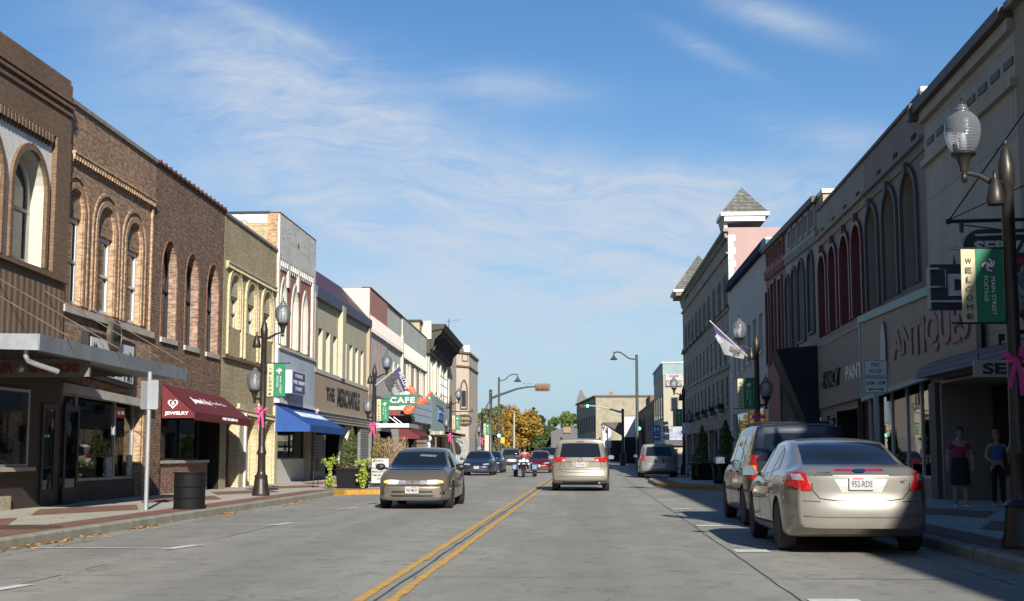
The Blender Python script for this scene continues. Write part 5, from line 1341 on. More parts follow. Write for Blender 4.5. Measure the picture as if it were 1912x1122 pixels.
wall_text(B.root, 'lettering', '-FANCY', -1, 1537, 1570, 691, 723, m_black, off=.142, bold=.025, depth=.08)
wall_text(B.root, 'lettering', 'PANTS', -1, 1580, 1616, 678, 706, m_neon, off=.142, bold=.02, depth=.02)
b = MB(); b.box(XR+.05, XR+1.2, B.y1-.9, B.y1+.3, ZT(B.y1)-.5, ZT(B.y1)+.55); b.build('chimney', m_yelb, B.root)
b = MB(); b.box(XR-.0, XR+1.3, B.y1-1.0, B.y1+.4, ZT(B.y1)+.55, ZT(B.y1)+.7); b.build('chimney_cap', m_white, B.root)

# narrow grey building with fretted parapet, then a dark salmon one
ZT = line(-1, (1525, 372), (1429, 470)); par = line(-1, (1526, 432), (1429, 512))
for nm, lab, ya, yb_, mw_, tr, wins in (
    ('a', 'narrow pale grey building with fretted parapet, beyond the dark red arches', Yr['e3']+.01, Yr['e4']-.005, stucco('pale_grey_paint', (.31, .295, .26), streak=.2, var=.1), m_dkgrey, ((1511, 1521, 470), (1492, 1504, 486), (1481, 1489, 500), (1469.5, 1477, 515))),
    ('b', 'dark salmon painted narrow building between the grey one and the white one', Yr['e4']+.005, Yr['e5']-.01, stucco('dark_salmon_paint', (.24, .105, .085), streak=.2, var=.1), m_dkgrey, ((1456, 1462, 520), (1442.5, 1449, 528), (1433, 1438, 545)))):
    B = Building('shop_building', lab, -1, ya, yb_, ZT)
    for l, r, t in wins:
        if nm == 'a': B.wpx(l, r, t, t+150, 'round', depth=.25, fm=m_dkgrey, gm=m_glass_w, fw=.08, surround=(.12, .09, m_dkgrey), sill=(.1, .1, .1, m_dkgrey))
        else: B.wpx(l, r, t, t+135, 'rect', depth=.25, fm=m_dkgrey, gm=m_glass_w, fw=.08, surround=(.12, .09, m_redtrim), sill=(.1, .1, .1, m_dkgrey))
    B.shop(ya+.5, yb_-.5, 2.7, bulk=.5, depth=.3, fm=m_steel, bm=m_beige2, mulls=((ya+yb_)/2,))
    B.wall([mw_, mw_, mw_, m_roofing])
    B.band('cornice', tr, lambda y: ZT(y)-.12, lambda y: ZT(y)+.12, .002, .22)
    B.band('belt_course', mw_, lambda y: par(y)-.1, lambda y: par(y)+.05, .002, .12)
    y = ya+.3
    b = MB()
    while y < yb_-1.1:
        z = (ZT(y)+par(y))/2; A = [(y, z-.45), (y+1.0, z-.45), (y+1.0, z+.45), (y, z+.45)]; Bq = [(y+.1, z-.33), (y+.9, z-.33), (y+.9, z+.33), (y+.1, z+.33)]
        ring(b, -1, A, Bq, -.01, .09, open_bottom=False); slab(b, -1, [(y+.38, z-.95), (y+.62, z-.95), (y+.62, z-.45), (y+.38, z-.45)], 0, .08); y += 1.45
    b.build('fretwork', mw_, B.root)
    B.dentils(mw_, lambda y: par(y)-.1, ya+.1, yb_-.1, .42, .2, .3, .14, name='corbel_row')
# white storefront zone and the tall black awning
b = MB(); yS = Yr['e3']
aw = thing('awning', 'tall steep black awning hiding the shop fronts beyond the red arched building', 'awning', (XR, yS+1, 3))
zt1, zt2 = hit(-1, 1534, 655, 0)[1], 0
xa = ony(1452, 655, yS+3.2)[0]
zu = ony(1470, 652, yS+.5)[1]; zd = ony(1520, 792, yS+.5)[1]
b = MB(); b.prism([(ony(1449, 652, yS+.5)[0], yS+.5, zu), (XR-.03, yS+.5, zu+.15), (XR-.03, yS+.5, zd), (ony(1508, 790, yS+.5)[0], yS+.5, zd)], (0, 2.0, 0))
b.build('awning_canopy', plain('black_canvas', (.012, .012, .013), .85, var=.1), aw)
b = MB(); b.box(ony(1457, 700, yS+2.9)[0], XR-.04, yS+2.9, yS+3.05, 2.55, zu); b.build('awning_end', m_beige2, aw)
b = MB(); b.tube([(ony(1457, 700, yS+2.8)[0], yS+2.8, 2.5), (ony(1457, 700, yS+2.8)[0], yS+2.8, zu)], .03, 6); b.build('awning_rod', m_black, aw)
# white building with dark blue mansard strip
ZT = line(-1, (1428, 470), (1362, 548)); ZT2 = lambda y: ZT(y)
ZT = line(-1, (1425, 450), (1361, 527))
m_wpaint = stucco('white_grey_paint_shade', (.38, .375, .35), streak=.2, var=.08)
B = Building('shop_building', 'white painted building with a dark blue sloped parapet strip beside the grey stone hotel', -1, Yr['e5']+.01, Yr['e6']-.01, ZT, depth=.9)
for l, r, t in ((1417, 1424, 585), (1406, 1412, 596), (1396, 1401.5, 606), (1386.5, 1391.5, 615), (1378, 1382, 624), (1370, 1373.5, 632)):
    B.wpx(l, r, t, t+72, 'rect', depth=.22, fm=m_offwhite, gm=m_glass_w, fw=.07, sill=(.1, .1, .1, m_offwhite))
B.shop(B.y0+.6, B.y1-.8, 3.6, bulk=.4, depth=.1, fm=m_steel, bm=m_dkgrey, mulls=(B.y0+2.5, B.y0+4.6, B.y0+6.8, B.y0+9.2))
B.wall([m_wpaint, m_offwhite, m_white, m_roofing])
b = MB(); b.box(XR+.9, XR+14, B.y0+.01, B.y1-.01, -.1, B.top(B.y1)-1.6); b.build('rear_wing', m_wpaint, B.root)
b = MB(); m_navy = plain('dark_blue_mansard', (.016, .030, .060), .9, var=.12, spec=.1)
y0_, y1_ = B.y0, B.y1
b.hexa([P3(-1, -.3, y0_+.003, ZT(y0_)-.62), P3(-1, -.3, y1_, ZT(y1_)-.62), P3(-1, .3, y1_, ZT(y1_)-.62), P3(-1, .3, y0_, ZT(y0_)-.62)], [P3(-1, -.6, y0_, ZT(y0_)+.03), P3(-1, -.6, y1_, ZT(y1_)+.03), P3(-1, .1, y1_, ZT(y1_)+.03), P3(-1, .1, y0_, ZT(y0_)+.03)])
b.build('mansard', m_navy, B.root)
b = MB(); b.box(XR+.02, XR+.9, y0_-.03, y0_+1.6, ZT(y0_)-.7, ZT(y0_)-.02); b.build('rooftop_glass_box', plain('pale_sky_glass', (.10, .17, .21), .1, var=.1), B.root)
b = MB(); b.box(XR+.0, XR+.95, y0_-.04, y0_+1.65, ZT(y0_)-.02, ZT(y0_)+.09); b.build('rooftop_cap', m_offwhite, B.root)

# grey stone hotel with slate turrets
m_hotel = stucco('grey_stone_blocks', (.29, .26, .215), panel=(.9, .4, .02), streak=.25, var=.2, bump=.02)
m_pinkst = stucco('pink_stucco', (.36, .245, .225), streak=.06, var=.05)
def slate_mat():
    m = brick('slate_shingles', (.17, .175, .15), (.10, .105, .10), (.045, .045, .04), bw=.42, rh=.26, ms=.02, stain=.3, bump=.02, streak=False)
    return m
m_slates = slate_mat()
ZT = line(-1, (1357.2, 428), (1275, 552))
B = Building('hotel_building', 'grey stone hotel with pink end wall and two pyramid slate turrets on the right', -1, Yr['e6']+.01, Yr['e7'], ZT, depth=26)
Lh = B.y1-B.y0
for row, (zt_, zb_, n) in enumerate(((12.3, 10.4, 10), (8.9, 6.9, 12), (6.0, 4.2, 12))):
    for i in range(n):
        y = B.y0+1.6+(Lh-3.6)*(i+.3*(row % 2)/1)/(n-.3)
        B.window(y, y+1.05, zb_, zt_, 'round' if row == 0 else 'rect', depth=.25, fm=m_offwhite if row else m_dkgrey, gm=m_glass_w, fw=.07, surround=(.14, .1, m_hotel) if row == 0 else None, sill=(.14, .14, .14, m_stone))
for i in range(5):
    y = B.y0+1.5+i*(Lh-3)/5; B.shop(y, y+(Lh-3)/5-1.0, 2.9, bulk=.5, depth=.35, fm=m_offwhite, bm=m_hotel, hdepth=.8, mulls=(y+2.2,))
B.wall([m_hotel, m_hotel, m_pinkst, m_roofing], hole_depth=.4)
for f, o, h in ((-.05, .3, .2), (-.5, .18, .15), (-1.5, .14, .14), (-4.9, .12, .2), (-8.4, .12, .18)):
    B.band('string_course', m_hotel, lambda y: ZT(y)+f-h, lambda y: ZT(y)+f, .002, o)
for i in range(22):
    pass
B.dentils(m_hotel, lambda y: ZT(y)-.25, B.y0+.2, B.y1-.2, .9, .3, .3, .22, name='bracket_row')
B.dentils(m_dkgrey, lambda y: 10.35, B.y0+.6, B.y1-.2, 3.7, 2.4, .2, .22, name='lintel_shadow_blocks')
b = MB(); z = ZT(B.y0)
for k in range(34):
    w = .42 if k % 2 else .3; b.box(XR-.02, XR+w, B.y0-.05, B.y0+.2, 1+k*.4, 1+k*.4+.37)
b.build('corner_quoins', m_white, B.root)
b = MB()
for zz in (z-3.6, z-5.9): b.box(XR+.1, XR+.42, B.y0-.09, B.y0-.052, zz, zz+.55)
b.build('quoin_vent', m_dkgrey, B.root)
for yc, xc, hw, ht, base in ((B.y0+1.25, XR+1.0, 1.35, 1.8, hit(-1, 1357, 407)[1]), (B.y1-2.3, XR+1.3, 2.3, 3.4, 15.4)):
    b = MB(); b.box(xc-hw+.12, xc+hw-.1, yc-hw-.03, yc+hw-.15, base-.32, base); b.build('turret_wall', m_white if yc < 90 else m_hotel, B.root)
    b = MB(); b.box(xc-hw-.1, xc+hw+.15, yc-hw-.15, yc+hw+.15, base, base+.22); b.build('turret_eave', m_white, B.root)
    b = MB(); q = [(xc-hw-.05, yc-hw-.1, base+.222), (xc+hw+.1, yc-hw-.1, base+.222), (xc+hw+.1, yc+hw+.1, base+.222), (xc-hw-.05, yc+hw+.1, base+.222)]; ap = (xc, yc, base+.22+ht)
    b._add(q+[ap], [(0, 1, 4), (1, 2, 4), (2, 3, 4), (3, 0, 4), (3, 2, 1, 0)]); b.build('turret_roof', m_slates, B.root)
    b = MB()
    for dy in (-.7, -.2, .3, .8):
        b.prism([P3(-1, 0, yc+dy*hw, base-1.1), P3(-1, .12, yc+dy*hw, base-1.0), P3(-1, .35, yc+dy*hw, base-.02), P3(-1, 0, yc+dy*hw, base-.02)], (0, .2, 0))
    b.build('turret_bracket', m_offwhite, B.root)
for i in range(6):
    y = B.y0+4+i*6.1; fb = thing('window_box_plants', 'dark trailing plants in the %s window box along the hotel front' % ('nearest', 'second', 'third', 'fourth', 'fifth', 'farthest')[i], 'window box', (XR, y, 4.0), 'window boxes on the hotel')
    b = MB(); b.box(XR-.35, XR-.06, y, y+1.2, 3.85, 4.1); b.build('box', m_dkgrey, fb)
    b = MB()
    for k in range(130):
        c = V((XR-.2+random.gauss(0, .1), y+random.uniform(0, 1.2), 4.1+abs(random.gauss(0, .16)))); d = V((random.uniform(-1, 1), random.uniform(-1, 1), random.uniform(-1, 1)))*.08; e = d.orthogonal().normalized()*.06
        b._add([c-d, c-e, c+d, c+e], [(0, 1, 2, 3)])
    b.build('foliage', plain('box_foliage', (.04, .07, .025), .8, var=.3), fb)
# ================================================================== street furniture
def acorn_glass_mat():
    m = bpy.data.materials.new('lamp_globe_glass'); m.use_nodes = True; t = NT(m.node_tree); m.node_tree.nodes.clear()
    b = t.add('ShaderNodeBsdfPrincipled'); b.inputs['Base Color'].default_value = (.33, .35, .38, 1); b.inputs['Roughness'].default_value = .12; b.inputs['Specular IOR Level'].default_value = .9
    tr = t.add('ShaderNodeBsdfTransparent'); tr.inputs[0].default_value = (.80, .83, .86, 1); mx = t.add('ShaderNodeMixShader'); o = t.add('ShaderNodeOutputMaterial')
    fr = t.add('ShaderNodeFresnel'); fr.inputs[0].default_value = 1.7
    tc = t.add('ShaderNodeTexCoord')
    w = t.add('ShaderNodeTexWave'); w.wave_type = 'BANDS'; w.bands_direction = 'Z'; w.inputs['Scale'].default_value = 9; w.inputs['Distortion'].default_value = 1
    t.link(tc.outputs['Object'], w.inputs['Vector']); n = t.noise(tc.outputs['Object'], 60, 2, .6)
    bp = t.add('ShaderNodeBump'); bp.inputs['Strength'].default_value = .5; bp.inputs['Distance'].default_value = .006
    t.link(t.math('ADD', w.outputs['Fac'], n), bp.inputs['Height']); t.link(bp.outputs[0], b.inputs['Normal']); t.link(bp.outputs[0], fr.inputs['Normal'])
    t.link(t.math('ADD', fr.outputs[0], .22, clamp=True), mx.inputs[0]); t.link(tr.outputs[0], mx.inputs[1]); t.link(b.outputs[0], mx.inputs[2]); t.link(mx.outputs[0], o.inputs[0])
    return m
m_globe = acorn_glass_mat()
def globe_part(root, c):                   # c = foot of the cup
    x, y, z = c; b = MB()
    b.lathe([(.001, 0), (.03, .015), (.045, .05), (.028, .085), (.035, .12), (.05, .15), (.055, .2), (.075, .26), (.095, .31), (.15, .345), (.155, .37), (.13, .38)], c, 14)
    cup = b.build('globe_cup', m_bronze, root)
    b = MB(); b.lathe([(.125, .378), (.158, .42), (.188, .49), (.208, .58), (.214, .65), (.205, .73), (.18, .79), (.145, .83), (.125, .84)], c, 20); g = b.build('lamp_globe', m_globe, root)
    b = MB(); b.lathe([(.045, .40), (.05, .5), (.035, .6), (.01, .62)], c, 10); b.build('bulb', plain('frosted_bulb', (.7, .7, .66), .5, var=0), g)
    b = MB(); b.lathe([(.128, .838), (.118, .86), (.08, .875), (.085, .91), (.062, .93), (.066, .955), (.03, .97)], c, 14)
    b.build('globe_cap', m_globe, root)
    b = MB(); b.lathe([(.035, .968), (.014, .985), (.011, 1.02), (.02, 1.035), (.009, 1.06), (.001, 1.10)], c, 10); b.build('globe_finial', m_bronze, root)
def text_mesh_banner(root, x0, x1, z0, z1, y, flip=1):
    """two-strip WELCOME banner facing -y; cream strip at x0 side"""
    w = x1-x0; xs = x0+w*.34
    def cloth(nm, a, c, m):
        b = MB(); n = 8; vs = []
        for i in range(n+1):
            t = i/n; z = z1+(z0-z1)*t; o = .012*sin(t*6+a)
            vs += [(a, y+o, z), (c, y+o+.006, z), (a, y+o+.008, z), (c, y+o+.014, z)]
        fs = []
        for i in range(n):
            p, q = 4*i, 4*i+4; fs += [(p, p+1, q+1, q), (p+2, q+2, q+3, p+3), (p, q, q+2, p+2), (p+1, p+3, q+3, q+1)]
        b._add(vs, fs, 0, True); return b.build(nm, m, root)
    cr = cloth('banner_strip', x0, xs, m_cream); gr = cloth('banner_cloth', xs, x1, m_green)
    h = z1-z0; ms = []
    for i, ch in enumerate('WELCOME'):
        ms.append(text(root, 'l', ch, ((x0+xs)/2, y-.016, z1-h*(.16+.125*i)), (1, 0, 0), (0, 0, 1), w*.15 if ch != 'L' else w*.11, h*.07, m_bronze, .003, .0, raw=True))
    o = join_meshes('lettering', ms, [m_bronze], cr); o.parent = cr
    tw = plain('banner_print_white', (.66, .68, .62), .7, var=.05)
    # words turned a quarter, reading downwards
    a = text(root, 'l', 'MAIN STREET', (xs+(x1-xs)*.60, y-.018, z0+h*.36), (0, 0, -1), (1, 0, 0), h*.52, w*.095, tw, .003, .0, raw=True)
    c = text(root, 'l', 'PORTAGE', (xs+(x1-xs)*.34, y-.018, z0+h*.46), (0, 0, -1), (1, 0, 0), h*.34, w*.095, tw, .003, .0, raw=True)
    join_meshes('lettering', [a, c], [tw], gr)
    b = MB(); ex, ez = xs+(x1-xs)*.46, z1-h*.22; R_ = w*.16
    for k in range(7):
        a0 = 2*pi*k/7; pts = []
        for i in range(6):
            t = i/5; ang = a0+t*1.6; r = R_*(.25+.75*t); pts.append((ex+r*cos(ang), y-.018, ez+r*sin(ang)))
        for i in range(5):
            d = .011*(1.2-.8*abs(i/4-.5)); p, q = V(pts[i]), V(pts[i+1]); n_ = (q-p).cross(V((0, 1, 0))).normalized()*d
            b._add([p-n_, q-n_, q+n_, p+n_], [(0, 1, 2, 3)], k % 2)
    b.ball((ex, y-.018, ez), (R_*.35, .004, R_*.3), 10, 0)
    b.build('swirl_emblem', [tw, plain('banner_plum', (.20, .06, .16), .7, var=.05)], gr)
    return cr
def bow(root, x, y, z, s=1.0, seed=0):
    rnd = random.Random(seed); b = MB()
    b.lathe([(.088*s, -.03), (.095*s, 0), (.088*s, .03)], (x, y, z), 14)
    for k in range(9):
        a = rnd.uniform(-.4, pi+.4); r = rnd.uniform(.06, .1)*s; c = V((x+cos(a)*.10*s, y-.10*s, z+sin(a)*.07*s))
        d1 = V((cos(a), -.2, sin(a)))*r; n_ = V((-sin(a), 0, cos(a)))*.035*s; up = V((0, -.05*s, 0))
        b._add([c-d1*.3-n_*.3, c+d1-n_, c+d1*1.1+n_, c-d1*.3+n_*.3], [(0, 1, 2, 3)], 0, True)
        b._add([c-d1*.3-n_*.3+up, c+d1-n_+up*.3, c+d1*1.1+n_+up*.3, c-d1*.3+n_*.3+up], [(0, 1, 2, 3)], 0, True)
    for dx, ln in ((-.10, .34), (.05, .42)):
        p = [V((x, y-.10*s, z)), V((x+dx*.6*s, y-.13*s, z-ln*.4*s)), V((x+dx*s, y-.11*s, z-ln*s))]
        for i in range(2):
            n_ = V((.03*s, 0, 0)); b._add([p[i]-n_, p[i]+n_, p[i+1]+n_, p[i+1]-n_, p[i]-n_+V((0, .006, 0)), p[i]+n_+V((0, .006, 0)), p[i+1]+n_+V((0, .006, 0)), p[i+1]-n_+V((0, .006, 0))], [(0, 1, 2, 3), (7, 6, 5, 4)])
    return b.build('ribbon_bow', m_pink, root)
def lamp_post(x, y, side, label, h=4.7, banner=True, ribbon=True, bell=-1, zb=2.75):
    """side +1: street arm points to +x"""
    t = thing('street_lamp', label, 'street lamp', (x, y, .15), 'two-armed street lamps along both kerbs'); z0 = .15
    b = MB(); b.lathe([(.23, 0), (.235, .04), (.225, .1), (.20, .16), (.175, .42), (.165, .47), (.18, .50), (.165, .53), (.125, .56), (.112, .62)], (x, y, z0), 18); b.build('lamp_base', m_bronze, t)
    b = MB(); n = 12; prof = [(.105, .6), (.098, 1.05), (.125, 1.09), (.13, 1.14), (.10, 1.2), (.088, 1.3), (.080, 2.5), (.074, h-.55), (.095, h-.52), (.10, h-.3), (.075, h-.2), (.055, h-.1), (.02, h-.05), (.035, h-.02), (.03, h+.01), (.001, h+.04)]
    b.lathe([(r, z) for r, z in prof], (x, y, z0), 16); b.build('lamp_pole', m_bronze, t)
    # street arm and upper globe
    zt = z0+h-.58; s = side; b = MB()
    b.tube([(x, y, zt+.02), (x+s*.16, y, zt+.07), (x+s*.33, y, zt+.17), (x+s*.46, y, zt+.20), (x+s*.54, y, zt+.20)], [.045, .035, .028, .024, .022], 8); b.build('lamp_arm', m_bronze, t)
    globe_part(t, (x+s*.50, y, zt+.08))
    b = MB(); zl = z0+2.45; px_, py_ = x-s*.30, y+.30
    b.tube([(x, y, zl), (x-s*.12, y+.12, zl+.10), (x-s*.24, y+.24, zl+.12), (px_, py_, zl+.04)], [.04, .03, .025, .022], 8); b.build('lamp_arm', m_bronze, t)
    globe_part(t, (px_, py_, zl-.02))
    b = MB(); bx = x+bell*.17; b.lathe([(.10, -.16), (.115, -.12), (.09, .02), (.05, .14), (.02, .2), (.03, .24), (.001, .27)], (bx, y-.1, zt-.05), 12); b.tube([(x, y, zt+.05), (bx, y-.1, zt+.1)], .025, 6); b.build('flood_lamp', m_bronze, t)
    b = MB()
    bn = None
    if banner:
        x0, x1 = (x+.11, x+.60) if side > 0 else (x-.58, x-.08)
        bn = thing('banner', '', 'banner', (x+s*.35, y, zb), 'green and cream welcome banners on the lamps')
        text_mesh_banner(bn, x0, x1, zb, zb+.89, y)
        for zz in (zb+.0, zb+.90): b.tube([(x, y, zz), (x+s*.72, y, zz)], .014, 6)
        b.build('banner_arm', m_black, t)
    if ribbon:
        rb = bow(None, x, y, z0+2.2, 1.0, int(y)); tag(rb, '', 'ribbon', 'pink ribbon bows tied to the lamp posts')
    else: rb = None
    return t, bn, rb
posts = []
for (x, y, s, lab, zb, bl, bel_, rl) in (
    (-8.67, 35.3, 1, 'nearest street lamp on the left, between red awning and blue awning', 2.75, 'green and cream WELCOME banner on the nearest left street lamp', -1, 'pink bow with tails on the nearest left lamp post'),
    (-8.67, 53.9, 1, 'second street lamp on the left, in front of the CAFE sign', 2.55, 'green and cream WELCOME banner hanging beside the CAFE sign', -1, 'pink bow on the lamp post beside the brown shrub'),
    (-8.67, 84, 1, 'third street lamp on the left, before the stone ground floor', 2.75, 'green and cream WELCOME banner before the oval black sign', -1, 'pink bow on the third left lamp post'),
    (-8.5, 107, 1, 'small distant street lamp past the oval black sign on the left', 2.75, 'tiny distant WELCOME banner past the oval black sign', -1, 'tiny distant pink bow past the oval black sign'),
    (5.05, 16.2, -1, 'large street lamp at the right edge in front of the projecting signs', 2.80, 'largest green and cream WELCOME banner, at the right before the black sign', -1, 'large pink bow on the lamp post at the right edge'),
    (5.05, 40.6, -1, 'street lamp with slanted flag behind the parked dark van', 2.6, 'dark green WELCOME banner above the parked dark van', -1, 'pink bow above the parked dark van roof'),
    (5.05, 72, -1, 'street lamp at the far corner of the hotel by the blue route signs', 2.7, 'dark green banner hanging at the far end of the hotel', -1, 'pink bow on the lamp at the far end of the hotel')):
    t, bn, rb = lamp_post(x, y, s, lab, h=4.85 if (s < 0 and y < 20) else 4.7, bell=bel_, zb=zb)
    if bn: bn['label'] = bl
    if rb: rb['label'] = rl
# flags on slanted staffs
def flag(name, label, base, tip, corners, group, purple, mirror=False):
    t = thing(name, label, 'flag', base, group); b = MB(); b.tube([base, tip], .016, 7); b.ball(tip, .03, 8); b.build('flag_staff', m_offwhite, t)
    A, Bc, Cc, D = [V(c) for c in corners]; n = 10; b = MB(); vs = []
    def P(u, v):
        p = A.lerp(D, u).lerp(Bc.lerp(Cc, u), v); return p + V((0, .05*sin(u*7+v*3)*v, .02*sin(v*9)*u))
    for i in range(n+1):
        for j in range(n+1): vs.append(P(i/n, j/n))
    b._add(vs, [(i*(n+1)+j, i*(n+1)+j+1, (i+1)*(n+1)+j+1, (i+1)*(n+1)+j) for i in range(n) for j in range(n)], 0, True)
    vs2 = [v+V((0, .006, 0)) for v in vs]; b._add(vs2, [(i*(n+1)+j, (i+1)*(n+1)+j, (i+1)*(n+1)+j+1, i*(n+1)+j+1) for i in range(n) for j in range(n)], 0, True)
    m_fl = plain('flag_grey_white', (.24, .245, .25), .8, var=.1); m_pur = plain('flag_purple', (.05, .035, .12), .8, var=.1); m_dk = plain('flag_dark_grey', (.05, .05, .058), .8, var=.15)
    f = b.build('flag_cloth', [m_fl, m_pur, m_dk], t)
    for p in f.data.polygons:
        i, j = (p.index % (n*n))//n, p.index % n
        if (i >= n-3) if purple else (j < 3): p.material_index = 1
        elif (i < 7 and j < 7-i*.6) if purple else False: p.material_index = 2
    return t, P, f
Yf = 53.9
def fx(px, py, Y=Yf): x, z = ony(px, py, Y); return (x, Y-.05, z)
t, P, f = flag('welcome_flag', 'purple and grey WELCOME flag flying from a slanted staff above the CAFE sign', fx(698, 722), fx(748, 682), (fx(717, 712), fx(731, 741), fx(763, 728), fx(746, 684)), 'slanted street flags', True)
for wd, a0, a1, v0, wdt, col in (('WELCOME', (747, 692), (762, 728), 1, .17, m_white), ('STREET', (735, 703), (750, 733), 1, .13, m_dkgrey), ('Portage', (722, 716), (737, 742), 1, .2, m_dkgrey)):
    p, q = V(fx(*a0)), V(fx(*a1)); u = (q-p).normalized(); v = V((0, -1, 0)).cross(u)*1; v = -v if v.x < 0 else v
    text(f, 'lettering', wd, (p+q)/2+V((0, -.09, 0)), u, v, (q-p).length*.92, wdt, col, .004, .01)
Yf = 40.6
def gx(px, py): x, z = ony(px, py, Yf); return (x, Yf-.05, z)
t, P, f = flag('welcome_flag', 'grey and purple street flag drooping from a slanted staff over the parked dark van', gx(1400, 670), gx(1326, 600), (gx(1330, 605), gx(1352, 662), gx(1388, 671), gx(1392, 655)), 'slanted street flags', False)
p, q = V(gx(1358, 650)), V(gx(1386, 660)); u = (q-p).normalized(); text(f, 'lettering', 'tage', (p+q)/2+V((0, -.10, 0)), u, V((0, -1, 0)).cross(u)*-1 if V((0, -1, 0)).cross(u).z < 0 else V((0, -1, 0)).cross(u), .36, .22, m_dkgrey, .004, .01)
p, q = V(gx(1336, 618)), V(gx(1352, 640)); u = (q-p).normalized(); vv = V((0, -1, 0)).cross(u); text(f, 'lettering', 'WELC', (p+q)/2+V((-.05, -.10, -.08)), u, vv if vv.z > 0 else -vv, .3, .11, m_white, .004, .01)

# ---- sign posts
m_signg = plain('sign_back_grey', (.30, .315, .33), .45, metal=.3, var=.08)
t = thing('sign_post', 'bare galvanised sign post with the grey backs of two signs, by the left kerb', 'sign post', (-8.72, 26.2, .15))
b = MB(); b.lathe([(.045, 0), (.045, 2.0), (.045, 2.72)], (-8.72, 26.2, .15), 12); b.build('post', m_signg, t)
def rrect(w, h, r=.03, n=4):
    pts = []
    for cx, cz, a0 in ((w/2-r, h/2-r, 0), (-w/2+r, h/2-r, pi/2), (-w/2+r, -h/2+r, pi), (w/2-r, -h/2+r, 1.5*pi)):
        pts += [(cx+r*cos(a0+pi/2*i/n), cz+r*sin(a0+pi/2*i/n)) for i in range(n+1)]
    return pts
zc = ony(280, 737, 26.2)[1]
b = MB(); b.prism([(-8.72+.09+x*1.0, 26.14+.02*x, zc+z) for x, z in rrect(.22, .58)], (0, .008, 0)); b.build('sign_plate', m_signg, t)
b = MB(); R_ = Matrix.Rotation(radians(62), 4, 'Z'); b.prism([V((-8.76, 26.2, zc-.01))+(R_ @ V((x, 0, z))) for x, z in rrect(.34, .56)], R_ @ V((0, .008, 0))); b.build('sign_plate', m_signg, t)
def park_sign(x, y, zc, w, h, label, post=True, side=None):
    t = thing('parking_sign', label, 'sign', (x, y, .15), 'parking signs')
    b = MB(); b.box(x-.035, x+.035, y+.02, y+.055, .15, zc+h/2+.02) if not isinstance(side, float) else None
    b.build('post', m_signg, t)
    b = MB(); b.prism([(x+a, y, zc+c) for a, c in rrect(w, h, w*.08)], (0, .006, 0)); pl = b.build('sign_plate', plain('sign_pale_white', (.50, .54, .52), .5, var=.05), t)
    m_sg = plain('sign_green_print', (.015, .13, .10), .6, var=.05)
    ms = [text(t, 'l', s_, (x, y-.001, zc+h*f_), (1, 0, 0), (0, 0, 1), w*k, h*.125, m_sg, .003, .012, raw=True) for s_, f_, k in (('TWO', .35, .38), ('HOUR', .17, .54), ('PARKING', -.01, .82), ('8AM - 6PM', -.19, .80))]
    ms[0].name = 'l'
    join_meshes('lettering', ms, [m_sg], pl)
    b = MB(); A = rrect(w*.97, h*.97, w*.07); Bq = rrect(w*.92, h*.94, w*.06)
    for i in range(len(A)):
        j = (i+1) % len(A); b._add([(x+A[i][0], y-.002, zc+A[i][1]), (x+A[j][0], y-.002, zc+A[j][1]), (x+Bq[j][0], y-.002, zc+Bq[j][1]), (x+Bq[i][0], y-.002, zc+Bq[i][1])], [(0, 1, 2, 3)])
    b.build('border', m_sg, pl)
    b = MB(); za = zc-h*.38; b.prism([(x+a*w, y-.001, za+c*h) for a, c in ((-.34, 0), (-.22, .055), (-.22, .016), (.22, .016), (.22, .055), (.34, 0), (.22, -.055), (.22, -.016), (-.22, -.016), (-.22, -.055))], (0, -.003, 0)); b.build('arrow', m_sg, pl)
    return t
Yp = 22.2; xs_, zs_ = ony(1635, 703, Yp); w = ony(1657, 703, Yp)[0]-ony(1613, 703, Yp)[0]; h = ony(1635, 672, Yp)[1]-ony(1635, 734, Yp)[1]
park_sign(xs_, Yp, zs_, w, h, 'white TWO HOUR PARKING sign with green arrow behind the silver sedan')
Yp = 67; xs_, zs_ = ony(1281, 799, Yp); park_sign(xs_, Yp, zs_, .40, .52, 'small distant parking sign with green print beside the hotel lamp')

# ---- trash receptacle
t = thing('litter_bin', 'round black slatted litter bin on the left pavement', 'litter bin', (-8.02, 26.75, .15)); cx, cy = -8.02, 26.75
b = MB(); b.lathe([(.27, .02), (.27, .68)], (cx, cy, .15), 24); b.build('liner', plain('bin_liner', (.006, .006, .007), .8, var=0), t)
b = MB()
for k in range(40):
    a = 2*pi*k/40; u = V((cos(a), sin(a), 0)); w_ = V((-sin(a), cos(a), 0))
    c = V((cx, cy, .15))+u*.305; b.hexa([c-w_*.016-u*.004, c+w_*.016-u*.004, c+w_*.016+u*.004, c-w_*.016+u*.004], [p+V((0, 0, .70)) for p in (c-w_*.016-u*.004, c+w_*.016-u*.004, c+w_*.016+u*.004, c-w_*.016+u*.004)])
b.build('slats', m_matte, t)
for z in (.16, .38, .60, .86):
    b = MB(); b.lathe([(.315, 0), (.322, .012), (.315, .03), (.298, .03), (.298, 0), (.315, 0)], (cx, cy, z-.01), 28); b.build('hoop', m_matte, t)

